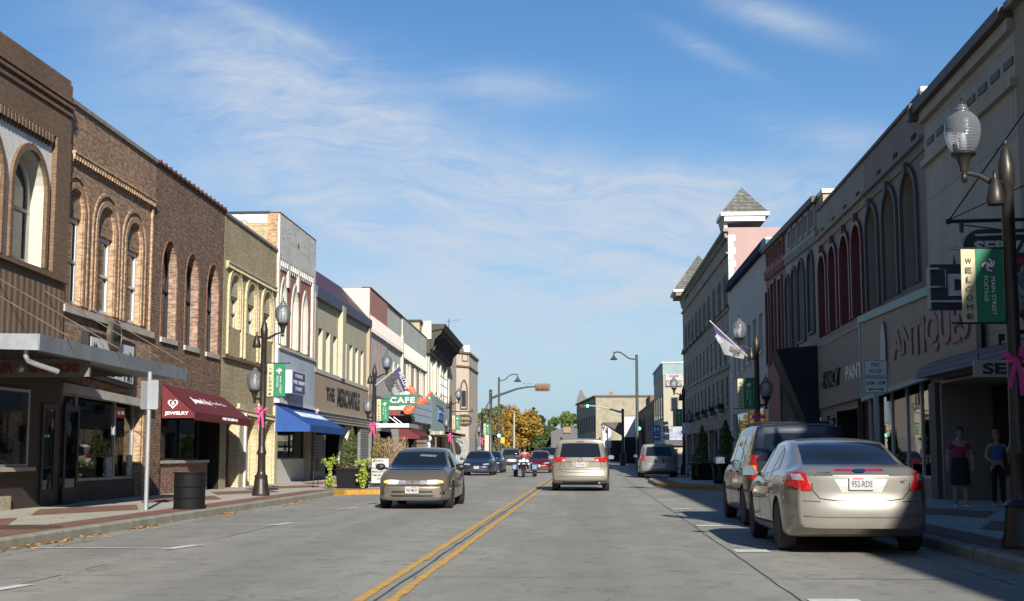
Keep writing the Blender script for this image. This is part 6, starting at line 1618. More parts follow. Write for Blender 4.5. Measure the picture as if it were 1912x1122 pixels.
# ---- plants
m_leafY = plain('lime_leaf', (.20, .25, .025), .6, var=.35, scale=8); m_leafY2 = plain('pale_lime_leaf', (.27, .30, .05), .6, var=.3, scale=8)
m_leafG = plain('dark_green_leaf', (.045, .075, .018), .7, var=.35, scale=8); m_leafG2 = plain('olive_leaf', (.09, .11, .025), .7, var=.35, scale=8)
m_leafB = plain('browned_leaf', (.21, .135, .05), .8, var=.35, scale=8); m_leafB2 = plain('tan_leaf', (.30, .22, .10), .8, var=.3, scale=8)
m_bark = plain('bark', (.09, .065, .045), .95, var=.3, scale=6)
def leafcloud(b, pts, size, nm, rnd, flat=.6):
    for p, d in pts:
        n_ = V((rnd.gauss(0, 1), rnd.gauss(0, 1), rnd.gauss(0, 1)*flat+.3)).normalized(); n_ = (n_ + V(d)*.8).normalized()
        a = n_.orthogonal().normalized(); a.rotate(Matrix.Rotation(rnd.uniform(0, 6.28), 3, n_)); c = n_.cross(a); s = size*rnd.uniform(.6, 1.3); p = V(p)
        b._add([p-a*s, p-c*s*.55, p+a*s, p+c*s*.55], [(0, 1, 2, 3)], rnd.randrange(nm))
def cone_shrub(name, label, x, y, z0, h, r, mats, n=2600, size=.035, lean=0.0, seed=1, group=None, cat='shrub'):
    rnd = random.Random(seed); t = thing(name, label, cat, (x, y, z0), group)
    b = MB(); b.tube([(x, y, z0), (x+lean*.5, y, z0+h*.5), (x+lean, y, z0+h*.9)], [.03, .02, .006], 6); b.build('trunk', m_bark, t)
    pts = []
    lob = [(rnd.uniform(0, 6.28), rnd.uniform(.1, .8), rnd.uniform(.1, .25)) for _ in range(14)]
    for i in range(n):
        u = rnd.random()**.75; a = rnd.uniform(0, 6.28); rr = r*(1-u)**.6*(1 if u > .12 else .75+u*2)
        for la, lu, lw in lob:
            if abs(u-lu) < .10 and abs((a-la+pi) % (2*pi)-pi) < .8: rr *= 1+lw
        q = rr*(rnd.random()**.35); pts.append(((x+lean*u+q*cos(a), y+q*sin(a), z0+u*h), (cos(a)*.6, sin(a)*.6, .4)))
    b = MB(); leafcloud(b, pts, size, len(mats), rnd); b.build('foliage', mats, t)
    return t
def planter_box(label, x0, x1, y0, y1, z0, z1, m=None):
    t = thing('planter', label, 'planter', ((x0+x1)/2, (y0+y1)/2, z0), 'dark street planters')
    b = MB(); e = .04
    b.hexa([(x0+e, y0+e, z0), (x1-e, y0+e, z0), (x1-e, y1-e, z0), (x0+e, y1-e, z0)], [(x0, y0, z1-.05), (x1, y0, z1-.05), (x1, y1, z1-.05), (x0, y1, z1-.05)]); b.build('planter_box', m or m_matte, t)
    b = MB(); b.box(x0-.03, x1+.03, y0-.03, y1+.03, z1-.05, z1); b.build('rim', m or m_matte, t)
    b = MB(); b.box(x0+.03, x1-.03, y0+.03, y1-.03, z1, z1+.01); b.build('soil', plain('potting_soil', (.03, .022, .015), .95, var=.3), t)
    return t
def vine(label, x, y, ztop, zbot, w, n, seed, group='lime trailing vines on the left planter', mats=None):
    rnd = random.Random(seed); t = thing('trailing_vine', label, 'plant', (x, y, zbot), group); pts = []
    for i in range(n):
        u = rnd.random(); sw = w*(.55+.45*sin(u*5+seed))*(1.15-.45*u); pts.append(((x+rnd.gauss(0, sw*.45), y-abs(rnd.gauss(0, .09)), ztop+(zbot-ztop)*u+rnd.uniform(-.04, .04)), (0, -.8, .3)))
    for i in range(n//3): pts.append(((x+rnd.gauss(0, w*.7), y+rnd.uniform(0, .3), ztop+abs(rnd.gauss(0, .08))), (0, -.3, .8)))
    b = MB(); leafcloud(b, pts, .05, 2, rnd); b.build('foliage', mats or [m_leafY, m_leafY2], t)
    b = MB()
    for k in range(4): b.tube([(x+rnd.gauss(0, w*.2), y-.03, ztop), (x+rnd.gauss(0, w*.3), y-.06, (ztop+zbot)/2), (x+rnd.gauss(0, w*.3), y-.04, zbot+.05)], .008, 4)
    b.build('stems', m_leafG2, t); return t
def pxz(px, py, Y): return ony(px, py, Y)
Yq = 42.6
x0, zt_ = pxz(627, 875, Yq); x1, _ = pxz(683, 875, Yq); z0 = .15
planter_box('long black planter box on the left kerb corner with yellow kerb', x0, x1, Yq, Yq+.8, .15, zt_)
xa, za = pxz(617, 866, Yq-.06); vine('lime green trailing vine at the left end of the black planter', xa, Yq-.05, za, .2, .21, 620, 3)
xa, za = pxz(679, 868, Yq-.06); vine('lime green trailing vine at the right end of the black planter', xa, Yq-.05, za, .2, .19, 560, 5)
xa, za = pxz(651, 868, Yq+.3); ztp = pxz(653, 797, Yq+.4)[1]
cone_shrub('cypress_shrub', 'tall pointed green cypress rising from the black planter', xa+.02, Yq+.4, za, ztp-za, .17*1.25, [m_leafG, m_leafG2], 3000, .03, .06, 4)
xa, _ = pxz(641, 868, Yq+.3); ztp2 = pxz(641, 818, Yq+.4)[1]
cone_shrub('cypress_shrub', 'shorter green cypress at the left in the black planter', xa, Yq+.5, za, ztp2-za, .17, [m_leafG, m_leafG2], 1800, .03, .0, 7)
t = thing('planter_flowers', 'low withered reddish flowers filling the black planter', 'plant', ((x0+x1)/2, Yq+.3, zt_)); rnd = random.Random(5); pts = [((rnd.uniform(x0, x1), Yq+rnd.uniform(-.05, .7), zt_+abs(rnd.gauss(0, .09))), (0, -.4, .6)) for _ in range(900)]
b = MB(); leafcloud(b, pts, .035, 3, rnd); b.build('foliage', [m_leafG, plain('withered_red', (.12, .05, .03), .8, var=.4), m_leafG2], t)
# second planter with brown shrub and dry grass, behind the letter board
Yw = 47.2; x0, _ = pxz(694, 880, Yw); x1, _ = pxz(752, 880, Yw)
planter_box('dark planter half hidden behind the white letter board', x0, x1, Yw, Yw+.8, .15, .85)
xa, _ = pxz(705, 870, Yw+.3); ztp = pxz(703, 806, Yw+.4)[1]
cone_shrub('cypress_shrub', 'half dead brown cypress behind the white letter board', xa, Yw+.4, .8, ztp-.8, .24, [m_leafB, m_leafB2, m_leafG2, m_leafB], 2900, .034, -.03, 9)
def grass_clump(label, x, y, z, h, w, n, seed, mats):
    rnd = random.Random(seed); t = thing('dry_grass', label, 'plant', (x, y, z)); b = MB()
    for i in range(n):
        a = rnd.uniform(0, 6.28); r = rnd.random()*w*.3; p = V((x+r*cos(a), y+r*sin(a), z)); hh = h*rnd.uniform(.5, 1); q = p+V((cos(a)*w*rnd.uniform(.1, .8), sin(a)*w*.5, hh)); m_ = p.lerp(q, .55)+V((0, 0, hh*.15)); s = V((.008, 0, 0))
        k = rnd.randrange(len(mats)); b._add([p-s, p+s, m_+s, m_-s], [(0, 1, 2, 3)], k); b._add([m_-s, m_+s, q], [(0, 1, 2)], k)
        if rnd.random() < .5: b.tube([q, q+V((cos(a)*.03, 0, .10))], [.014, .004], 4, k)
    b.build('blades', mats, t)
xa, _ = pxz(732, 860, Yw+.3); grass_clump('tall dry ornamental grass behind the tan sedan', xa, Yw+.4, .82, .95, .62, 420, 3, [m_leafB2, m_leafB, plain('grass_seed_pink', (.26, .18, .15), .8, var=.3)])
# chairs, stands and letter board
def cafe_chair(x, y, lab, rz=0.0, s=1.0):
    t = thing('cafe_chair', lab, 'chair', (0, 0, 0), 'black pavement chairs')
    b = MB(); b.box(-.21, .21, -.21, .21, .43, .46); b.build('seat', m_black, t)
    b = MB(); b.box(-.21, .21, .19, .215, .55, .92); b.build('backrest', m_black, t)
    for sx_ in (-.19, .19):
        for sy_, hh in ((-.19, .43), (.2, .92)):
            b = MB(); b.tube([(sx_*1.1, sy_*1.1, 0), (sx_, sy_, hh)], .013, 6); b.build('leg', m_black, t)
    t.location = (x, y, .15); t.rotation_euler = (0, 0, rz); return t
xa, _ = pxz(601, 900, 43.6); cafe_chair(xa, 43.6, 'black metal chair at the left of the lime vines', radians(80))
xa, _ = pxz(691, 900, 45.0); cafe_chair(xa, 45.0, 'black metal chair beside the white letter board', radians(-70))
t = thing('litter_pots', 'small white pots standing on the rim by the right vine', 'pot', (pxz(668, 866, Yq+.2)[0], Yq+.2, zt_)); xa = pxz(668, 866, Yq+.2)[0]
b = MB(); b.lathe([(.05, 0), (.08, .16)], (xa-.03, Yq+.2, zt_+.03), 10); b.build('pot', m_white, t); b = MB(); b.lathe([(.04, 0), (.07, .13)], (xa+.13, Yq+.25, zt_+.03), 10); b.build('pot', m_white, t)
Yb_ = 44.6; t = thing('letter_board', 'white letter board sign with black changeable letters behind the tan sedan', 'sign', (pxz(709, 900, Yb_)[0], Yb_, .15))
x0, z1 = pxz(694, 856, Yb_); x1, z0 = pxz(725.5, 902, Yb_)
b = MB(); b.box(x0, x1, Yb_, Yb_+.05, z0, z1); b.build('board', plain('letter_board_white', (.42, .42, .41), .5, var=.03), t)
b = MB(); b.box(x0+.02, x1-.02, Yb_-.1, Yb_+.3, .15, .22)
for x in (x0+.04, x1-.04): b.box(x-.02, x+.02, Yb_+.05, Yb_+.09, .2, z1-.1)
b.build('stand', m_black, t)
W_, H_ = x1-x0, z1-z0; mm = []
for i, (tx, cx_, ww) in enumerate((("JESSE'S", .36, .62), ('SPORT', .45, .48), ('NOW IN', .34, .6), ('MERCANTILE', .5, .92), ('+MUSEUM', .42, .72), ('OPEN', .5, .38))):
    mm.append(text(t, 'l', tx, (x0+W_*cx_, Yb_-.002, z1-H_*(.1+.145*i)), (1, 0, 0), (0, 0, 1), W_*ww, H_*.085, m_black, .004, .012, raw=True))
join_meshes('lettering', mm, [m_black], t)

# ---- right bulb-out planting (in shade)
for (pxc, yy, top_, r_, lab, sd) in ((1312, 57.5, 795, .30, 'dark cypress in the shaded planter nearer the hotel', 21), (1356, 50.5, 785, .33, 'dark cypress in the shaded planter beside the dark van', 22)):
    xa = ony(pxc, 860, yy)[0]; zt_ = ony(pxc, top_, yy)[1]
    planter_box('dark planter under the %s' % ('farther right cypress' if sd == 21 else 'nearer right cypress'), xa-.5, xa+.5, yy-.4, yy+.4, .15, .85)
    cone_shrub('cypress_shrub', lab, xa, yy, .8, zt_-.8, r_, [m_leafG, m_leafG2, m_leafG], 2300, .045, 0, sd)
    vine('dark trailing leaves on the %s right planter' % ('farther' if sd == 21 else 'nearer'), xa-.3, yy-.42, .9, .3, .16, 260, sd, 'trailing leaves on the right planters', [m_leafG, m_leafG2])
xa = ony(1290, 890, 60)[0]; cafe_chair(xa, 60, 'dark chair in shade left of the right planters', radians(-80))

# ---- CAFE sign, canopies and small shop signs on the left
Ys = 72.0
def cxz(px, py): x, z = ony(px, py, Ys); return x, z
t = thing('cafe_sign', 'green CAFE neon sign with orange feathers projecting from the wall', 'sign', (-10.4, Ys, cxz(700, 757)[1]))
m_sgreen = plain('sign_dark_green', (.02, .13, .085), .5, var=.1); m_orange = plain('sign_orange', (.50, .065, .012), .5, var=.12); m_orl = plain('sign_orange_light', (.80, .32, .16), .5, var=.05)
b = MB(); pts = [cxz(*p) for p in ((716, 737), (782.5, 736.5), (777, 756.5), (716, 756.5))]; b.prism([(x, Ys, z) for x, z in pts], (0, .22, 0)); bd = b.build('sign_board', m_sgreen, t)
b = MB(); b.box(cxz(697, 0)[0], cxz(718, 0)[0], Ys+.08, Ys+.14, cxz(0, 752)[1], cxz(0, 741)[1]); b.build('mount', m_black, t)
text(bd, 'lettering', 'CAFE', ((cxz(729, 747)[0]+cxz(774, 747)[0])/2, Ys-.002, (cxz(750, 742)[1]+cxz(750, 752)[1])/2), (1, 0, 0), (0, 0, 1), cxz(774, 0)[0]-cxz(729, 0)[0], cxz(750, 741.5)[1]-cxz(750, 752.5)[1], m_white, .03, .03, spacing=1.15)
b = MB(); pts = [cxz(*p) for p in ((720, 758), (772, 758), (753, 765), (721, 765))]; b.prism([(x, Ys+.03, z) for x, z in pts], (0, .16, 0)); b.build('lower_panel', m_offwhite, t)
for nm, poly, rib in (('feather', ((757, 730), (760, 720), (768, 720), (775, 728), (778, 736.5)), ((763, 722), (774, 735))),
                      ('feather', ((778, 737), (784, 745), (788, 738), (789, 746), (804, 730), (808, 733), (796, 745), (801, 749), (790, 754), (778, 756)), ((782, 752), (800, 737))),
                      ('feather', ((757, 757), (776, 757), (770, 770), (762, 774), (755, 772), (752, 765)), ((758, 770), (772, 759)))):
    b = MB(); b.prism([(cxz(*p)[0], Ys+.01, cxz(*p)[1]) for p in poly], (0, .2, 0)); fo = b.build(nm, m_orange, t)
    b = MB(); p, q = cxz(*rib[0]), cxz(*rib[1]); b.tube([(p[0], Ys-.02, p[1]), (q[0], Ys-.02, q[1])], .02, 5)
    for k in range(3):
        u_ = .25+.25*k; mx, mz = p[0]+(q[0]-p[0])*u_, p[1]+(q[1]-p[1])*u_; b.tube([(mx, Ys-.02, mz), (mx+.16, Ys-.02, mz+.03)], .015, 4); b.tube([(mx, Ys-.02, mz), (mx-.02, Ys-.02, mz+.18)], .015, 4)
    b.build('feather_vein', m_orl, fo)
t = thing('cafe_canopy', 'flat white edged canopy over the cafe door below the CAFE sign', 'canopy', (-10.6, 73, 2.7)); y0, y1 = 70.6, 76.2
x1 = ony(762, 790, y0)[0]; z1 = ony(762, 790.5, y0)[1]; z0 = ony(762, 798, y0)[1]
b = MB(); b.box(XL+.2, x1, y0+.03, y1, z0+.02, z1-.02); b.build('canopy_deck', m_dkgrey, t)
b = MB(); b.box(XL+.2, x1+.04, y0-.02, y0+.028, z0, z1); b.build('fascia', m_white, t)
b = MB(); b.box(x1+.002, x1+.05, y0+.03, y1, z0, z1); b.build('fascia', plain('canopy_edge_grey', (.35, .36, .35), .5, var=.1), t)
t = thing('barrel_sign', 'dark barrel shaped roof sign with red strokes above the white canopy', 'sign', (-10.3, 74, 3.2)); yy = 74.5
xa, xb = ony(724, 780, yy)[0], ony(768, 780, yy)[0]; za, zb_ = ony(745, 791, yy)[1], ony(745, 766, yy)[1]
pts = [(xa, za), (xb, za)]+[(xb-(xb-xa)*.0-.55+.55*cos(a), za+(zb_-za)*(.35+.65*sin(a))) for a in [pi/2*i/6 for i in range(7)]]+[(xa, zb_)]
b = MB(); b.prism([(x, yy, z) for x, z in pts], (0, 1.6, 0), smooth=False); b.build('sign_case', plain('weathered_charcoal', (.06, .055, .05), .7, var=.3), t)
text(t, 'lettering', 'GRILL', (xa+(xb-xa)*.32, yy-.002, za+(zb_-za)*.72), (1, 0, 0), (0, 0, 1), (xb-xa)*.5, .42, plain('neon_red_off', (.35, .03, .03), .4, var=.1), .03, .02)
b = MB()
for k in range(2): b.tube([(ony(724+8*k, 775, 72)[0], 72.6, ony(724, 778, 72)[1]), (ony(742+8*k, 790, 72)[0], 72.6, z1)], .025, 5)
b.build('brace', m_steel, t)
aw = thing('awning', 'small dark red awning beyond the cafe door', 'awning', (XL, 83, 2.4)); awning(aw, 1, 81.5, 87.5, 3.0, 2.35, 1.3, m_maroon, valance=.2, scallop=False)
t = thing('barber_pole', 'white striped barber pole with round globe top', 'barber pole', (-10.2, 86.5, 1.2)); Yp = 86.5; xa = ony(801, 820, Yp)[0]; z0, z1 = ony(801, 837, Yp)[1], ony(801, 814, Yp)[1]
b = MB(); b.lathe([(.16, -.9), (.16, 0), (.12, .05), (.11, .12)], (xa, Yp, z0), 14); b.build('base', m_white, t)
def barber_mat():
    m, t_, b_ = newmat('barber_stripes'); tc = t_.add('ShaderNodeTexCoord'); sp = t_.add('ShaderNodeSeparateXYZ'); t_.link(tc.outputs['Object'], sp.inputs[0])
    a = t_.math('ADD', t_.math('MULTIPLY', t_.math('ARCTAN2', sp.outputs[1], sp.outputs[0]), 1/(2*pi)), t_.math('MULTIPLY', sp.outputs[2], 2.2)); f = t_.math('FRACT', a)
    t_.link(t_.mix(t_.math('GREATER_THAN', f, .5), (.75, .75, .75), (.10, .10, .16)), b_.inputs['Base Color']); return m
t2 = MB(); t2.lathe([(.11, .12), (.11, z1-z0-.28)], (xa, Yp, z0), 16); o = t2.build('striped_cylinder', barber_mat(), t); o.data.transform(Matrix.Translation(-V((xa-t.location.x, 0, 0)))); o.location.x = xa-t.location.x
b = MB(); b.ball((xa, Yp, z1-.16), .19, 14); b.build('globe', m_white, t)
b = MB(); b.box(-11.5, xa, Yp-.02, Yp+.02, z0+.3, z0+.36); b.build('wall_arm', m_black, t)
# oval black hanging sign at the corner
Yo = 112.0; t = thing('oval_sign', 'black oval hanging sign with gold lettering on the cream corner building', 'sign', (-9.5, Yo, 3)); xc, zc = ony(867, 785, Yo); rx = ony(880, 785, Yo)[0]-xc
b = MB(); b.prism([(xc+rx*1.05*cos(a), Yo, zc+.52*abs(sin(a))**.8*(1 if sin(a) > 0 else -1)) for a in [2*pi*i/28 for i in range(28)]], (0, .15, 0)); b.build('sign_board', m_black, t)
m_gold = plain('gold_lettering', (.55, .36, .10), .4, metal=.4, var=.1)
mm = [text(t, 'l', 'CINELL', (xc+.05, Yo-.002, zc+.17), (1, 0, 0), (0, 0, 1), rx*1.5, .2, m_gold, .01, .02, raw=True), text(t, 'l', 'FOOD & SPIRITS', (xc, Yo-.002, zc-.18), (1, 0, 0), (0, 0, 1), rx*1.4, .13, m_gold, .01, .01, raw=True)]
join_meshes('lettering', mm, [m_gold], t)
b = MB(); b.tube([(xc-rx*1.3, Yo+.07, zc+.75), (xc+rx*1.25, Yo+.07, zc+.75)], .04, 6); b.tube([(xc+rx*1.25, Yo+.07, zc+.75), (xc+rx*1.1, Yo+.07, zc+.95), (xc+rx*.9, Yo+.07, zc+.85)], .03, 5); b.tube([(xc-rx*.6, Yo+.07, zc+.75), (xc-rx*.6, Yo+.07, zc+.4)], .02, 4); b.tube([(xc+rx*.6, Yo+.07, zc+.75), (xc+rx*.6, Yo+.07, zc+.4)], .02, 4); b.tube([(-11.5, Yo+.07, zc+.75), (xc, Yo+.07, zc+.75)], .04, 5); b.build('scroll_bracket', m_black, t)
t = thing('shop_canopy', 'low grey canopy with striped underside before the rubble stone corner', 'canopy', (-10.8, 100, 2.7)); b = MB(); b.box(XL+.02, XL+1.3, 96, 112, 2.65, 2.85)
b.build('canopy_deck', m_dkgrey, t)

# ---- traffic signals
m_amber = plain('signal_back_amber', (.20, .075, .02), .6, var=.25, scale=6); m_sigblk = m_black; m_poleg = plain('dark_green_grey_pole', (.055, .07, .065), .45, metal=.2, var=.15)
m_on = emit('signal_green_light', (.10, 1.0, .62), 5.0); m_offr = plain('signal_lens_dark_red', (.10, .012, .01), .3, var=0); m_offy = plain('signal_lens_dark_amber', (.14, .07, .01), .3, var=0)
def signal_head(parent, c, vertical=True, lit='green', back=m_sigblk, facing=-1, yellow=False):
    x, y, z = c; n = 3; mm = m_sigblk if not yellow else m_amber
    b = MB(); w, h = (.34, 1.05) if vertical else (1.05, .34); b.box(x-w/2, x+w/2, y, y+.2, z-h/2, z+h/2); hd = b.build('signal_head', mm, parent)
    for i, (nm, on) in enumerate((('red', m_offr), ('amber', m_offy), ('green', m_on))):
        d = (1-i)*.34; cc = (x, y, z+d) if vertical else (x-d, y, z)
        b = MB(); b.lathe([(.14, 0), (.12, -.03), (.05, -.05), (.001, -.055)], cc, 14, axis='y'); b.build('lens', on, hd)
        b = MB()
        for k in range(9):
            a0, a1 = pi*k/9, pi*(k+1)/9; r = .155; b.prism([(cc[0]+r*cos(a0), y, cc[2]+r*sin(a0)), (cc[0]+r*cos(a1), y, cc[2]+r*sin(a1)), (cc[0]+(r+.01)*cos(a1), y, cc[2]+(r+.01)*sin(a1)), (cc[0]+(r+.01)*cos(a0), y, cc[2]+(r+.01)*sin(a0))], (0, -.2, 0))
        b.build('visor', mm, hd)
    return hd
Ym = 118.0
def mz(px, py, Y=Ym): x, z = ony(px, py, Y); return (x, Y, z)
t = thing('traffic_signal_mast', 'dark mast on the left corner with long curved arm and backplated signal', 'traffic light', (mz(916, 800)[0], Ym, .15))
x0 = mz(916, 800)[0]; zt = mz(916, 735)[2]; b = MB(); b.lathe([(.22, 0), (.22, .3), (.15, .4), (.13, zt-.15), (.15, zt-.12), (.12, zt+.0), (.17, zt+.1), (.12, zt+.2), (.01, zt+.24)], (x0, Ym, 0.15), 14); b.build('mast_pole', m_poleg, t)
b = MB(); b.tube([mz(916, 744), mz(928, 739), mz(945, 733), mz(965, 726), mz(985, 722.5), mz(1002, 721.5)], [.12, .11, .10, .085, .075, .065], 8); b.build('mast_arm', m_poleg, t)
c = mz(1013, 723.5); hw, hh = (mz(1027.5, 720)[0]-mz(998, 720)[0])/2, (mz(1010, 716)[2]-mz(1010, 731)[2])/2
b = MB(); b.prism([(c[0]+x, Ym-.02, c[2]+z) for x, z in rrect(hw*2, hh*2, .12)], (0, .04, 0)); bp = b.build('backplate', plain('backplate_grey', (.12, .125, .12), .6, var=.1), t)
b = MB(); b.box(c[0]-hw*.8, c[0]+hw*.8, Ym-.2, Ym-.02, c[2]-hh*.5, c[2]+hh*.55); b.build('signal_body', m_amber, bp)
b = MB()
for k in range(3): b.lathe([(.14, 0), (.13, -.06), (.10, -.1), (.001, -.1)], (c[0]+(k-1)*hw*.52, Ym-.2, c[2]), 12, axis='y')
b.build('lens_housings', m_amber, bp)
c2 = mz(985, 716); b = MB(); b.tube([mz(985, 722), c2], .04, 6); b.tube([(c2[0]-.28, Ym, c2[2]), (c2[0]+.28, Ym, c2[2])], .03, 6); b.ball((c2[0]-.28, Ym, c2[2]+.03), .1, 8); b.ball((c2[0]+.26, Ym, c2[2]+.03), .09, 8); b.build('detector', m_steel, t)
hd = signal_head(t, (mz(932, 805)[0], Ym-.3, mz(932, 806)[2])); b = MB(); b.tube([(x0, Ym, mz(0, 806)[2]), (mz(932, 0)[0], Ym-.1, mz(0, 806)[2])], .04, 5); b.build('side_arm', m_poleg, t)
Yl = 126.0
def cobra(label, pxp, top, arm, Y, grp='tall curved street lights'):
    xb = ony(pxp, 800, Y)[0]; zt = ony(pxp, top, Y)[1]; t = thing('tall_street_light', label, 'street light', (xb, Y, .1), grp)
    b = MB(); b.lathe([(.16, 0), (.12, .8), (.09, zt-.1), (.10, zt+.05), (.01, zt+.1)], (xb, Y, .1), 10); b.build('pole', m_poleg, t)
    P = [(ony(p, q, Y)[0], Y, ony(p, q, Y)[1]) for p, q in arm]; b = MB(); b.tube(P, .05, 6); b.build('arm', m_poleg, t)
    e = P[-1]; sc = Y/120.0; b = MB(); b.lathe([(.32*sc, 0), (.34*sc, .03), (.24*sc, .16*sc), (.12*sc, .3*sc), (.07*sc, .5*sc), (.03*sc, .75*sc)], (e[0], Y, e[2]-.62*sc), 14); b.build('bell_shade', m_poleg, t); return t
cobra('tall slim street light with bell shade arching right over the left mast', 931.5, 708, ((931.5, 710), (937, 710.5), (944, 708), (950, 702), (956, 699), (962, 698.5), (966.5, 700)), Yl)
cobra('tall slim street light with bell shade arching left before the cream far building', 1190, 667, ((1190, 670), (1181, 670.5), (1174, 669), (1166, 663), (1159, 658), (1152, 657), (1146, 659)), 95.0)
Yn = 142.0
def nz(px, py, Y=Yn): x, z = ony(px, py, Y); return (x, Y, z)
t = thing('traffic_signal_mast', 'dark mast on the right far corner with arm and green light to the left', 'traffic light', (nz(1163, 800)[0], Yn, .0)); x0 = nz(1163, 800)[0]; zt = nz(1163, 768)[2]
b = MB(); b.lathe([(.35, 0), (.35, 1.2), (.2, 1.3), (.14, 1.5), (.13, zt), (.17, zt+.1), (.12, zt+.25), (.01, zt+.3)], (x0, Yn, 0), 12); b.build('mast_pole', m_black, t)
b = MB(); b.tube([nz(1163, 770), nz(1150, 767), nz(1133, 762), nz(1115, 758.5), nz(1098, 757)], [.12, .1, .09, .07, .06], 8); b.build('mast_arm', plain('pale_mast_arm', (.30, .32, .32), .5, var=.1), t)
signal_head(t, (nz(1091, 757)[0], Yn-.25, nz(1094, 758)[2]), vertical=False)
t = thing('traffic_signal', 'green traffic light on a short post left of the blue H sign', 'traffic light', (nz(1190, 840, 124)[0], 124, .1)); Yt = 124.0; x0 = ony(1189, 840, Yt)[0]
b = MB(); b.lathe([(.1, 0), (.07, .3), (.07, 4.2)], (x0, Yt, .1), 10); b.build('post', m_black, t)
c = ony(1193.5, 800, Yt); signal_head(t, (c[0], Yt-.3, c[1]+.34))
b = MB(); b.box(ony(1183, 0, Yt)[0], ony(1188, 0, Yt)[0], Yt-.1, Yt+.1, ony(0, 814, Yt)[1], ony(0, 806, Yt)[1]); b.build('side_signal', m_amber, t)
# pedestrian / side signal on left: yellow
t = thing('traffic_signal', 'yellow side facing traffic light under the left mast arm', 'traffic light', (ony(937, 800, 121)[0], 121, .1)); x0 = ony(936, 800, 121)[0]
b = MB(); b.lathe([(.08, 0), (.06, 4.3)], (x0, 121, .1), 8); b.build('post', m_poleg, t)
b = MB(); z0, z1 = ony(0, 828, 121)[1], ony(0, 817, 121)[1]; b.box(x0-.05, x0+.32, 120.8, 121.1, z0, z1); b.build('signal_head', plain('signal_yellow', (.60, .33, .03), .5, var=.1), t)
# ---- route sign cluster
Yh = 84.0
def hz_(px, py): return ony(px, py, Yh)
t = thing('route_signs', 'blue H hospital sign and white route 51 shields with arrows on one post', 'sign', (hz_(1233, 850)[0], Yh, .15)); x0 = hz_(1233, 850)[0]
for px in (1226, 1241): b = MB(); xq = hz_(px, 800)[0]; b.box(xq-.03, xq+.03, Yh+.03, Yh+.08, .15, hz_(px, 788)[1]); b.build('post', m_signg, t)
m_sb = plain('sign_blue', (.02, .09, .36), .5, var=.05); m_sw = plain('sign_white', (.62, .63, .6), .5, var=.05)
def plate(l, r, tp, bt, m, txt=None, arrow=False, mt=None, k=(.6, .6)):
    xa, xb = hz_(l, 800)[0], hz_(r, 800)[0]; za, zb2 = hz_(1233, bt)[1], hz_(1233, tp)[1]; b = MB(); b.prism([((xa+xb)/2+x, Yh, (za+zb2)/2+z) for x, z in rrect(xb-xa, zb2-za, .05)], (0, .02, 0)); p = b.build('sign_plate', m, t)
    if txt: text(p, 'lettering', txt, ((xa+xb)/2, Yh-.001, (za+zb2)/2), (1, 0, 0), (0, 0, 1), (xb-xa)*k[0], (zb2-za)*k[1], mt, .006, .03)
    if arrow:
        w, h = xb-xa, zb2-za; cx_, cz_ = (xa+xb)/2, (za+zb2)/2; b = MB(); b.prism([(cx_+a*w, Yh-.001, cz_+c_*h) for a, c_ in ((-.35, 0), (-.1, .22), (-.1, .07), (.32, .07), (.32, -.07), (-.1, -.07), (-.1, -.22))], (0, -.006, 0)); b.build('arrow', mt, p)
plate(1218.5, 1233.5, 793.5, 808.5, m_sb, 'H', mt=m_sw); plate(1218.5, 1233.5, 809.5, 822.5, m_sb, arrow=True, mt=m_sw)
plate(1235, 1248.5, 794.5, 808.5, m_sw, '51', mt=m_black, k=(.72, .62)); plate(1235, 1248.5, 810, 822.5, m_sw, arrow=True, mt=m_black); plate(1235.5, 1248, 787, 793, m_sw, 'SOUTH', mt=m_black, k=(.8, .5))
Yh = 150.0; t = thing('route_sign', 'small white route 33 sign on two posts by the black far mast', 'sign', (hz_(1136, 850)[0], Yh, 0))
for px in (1134.3, 1137.7): b = MB(); xq = hz_(px, 800)[0]; b.box(xq-.05, xq+.05, Yh+.03, Yh+.08, 0, hz_(px, 830)[1]); b.build('post', m_signg, t)
plate(1131.5, 1141, 828, 835.5, m_sw, '33', mt=m_black, k=(.8, .7)); plate(1132, 1140.5, 822.5, 827.3, m_sw, 'EAST', mt=m_black, k=(.8, .5))
# ================================================================== cars: lofted bodies, fitted glass and lights
def smooth(x):
    x = max(0.0, min(1.0, x)); return x*x*(3-2*x)
def interp(keys, y):
    """monotone-ish cubic through (y, value) keys"""
    if y <= keys[0][0]: return keys[0][1]
    if y >= keys[-1][0]: return keys[-1][1]
    for i in range(len(keys)-1):
        (x0, v0), (x1, v1) = keys[i], keys[i+1]
        if x0 <= y <= x1:
            def slope(k):
                if k == 0 or k == len(keys)-1: return 0 if k else (keys[1][1]-keys[0][1])/(keys[1][0]-keys[0][0])
                a = (keys[k][1]-keys[k-1][1])/(keys[k][0]-keys[k-1][0]); b = (keys[k+1][1]-keys[k][1])/(keys[k+1][0]-keys[k][0])
                return 0 if a*b <= 0 else 2*a*b/(a+b)
            h = x1-x0; t = (y-x0)/h; m0, m1 = slope(i)*h, slope(i+1)*h
            return (2*t**3-3*t*t+1)*v0+(t**3-2*t*t+t)*m0+(-2*t**3+3*t*t)*v1+(t**3-t*t)*m1
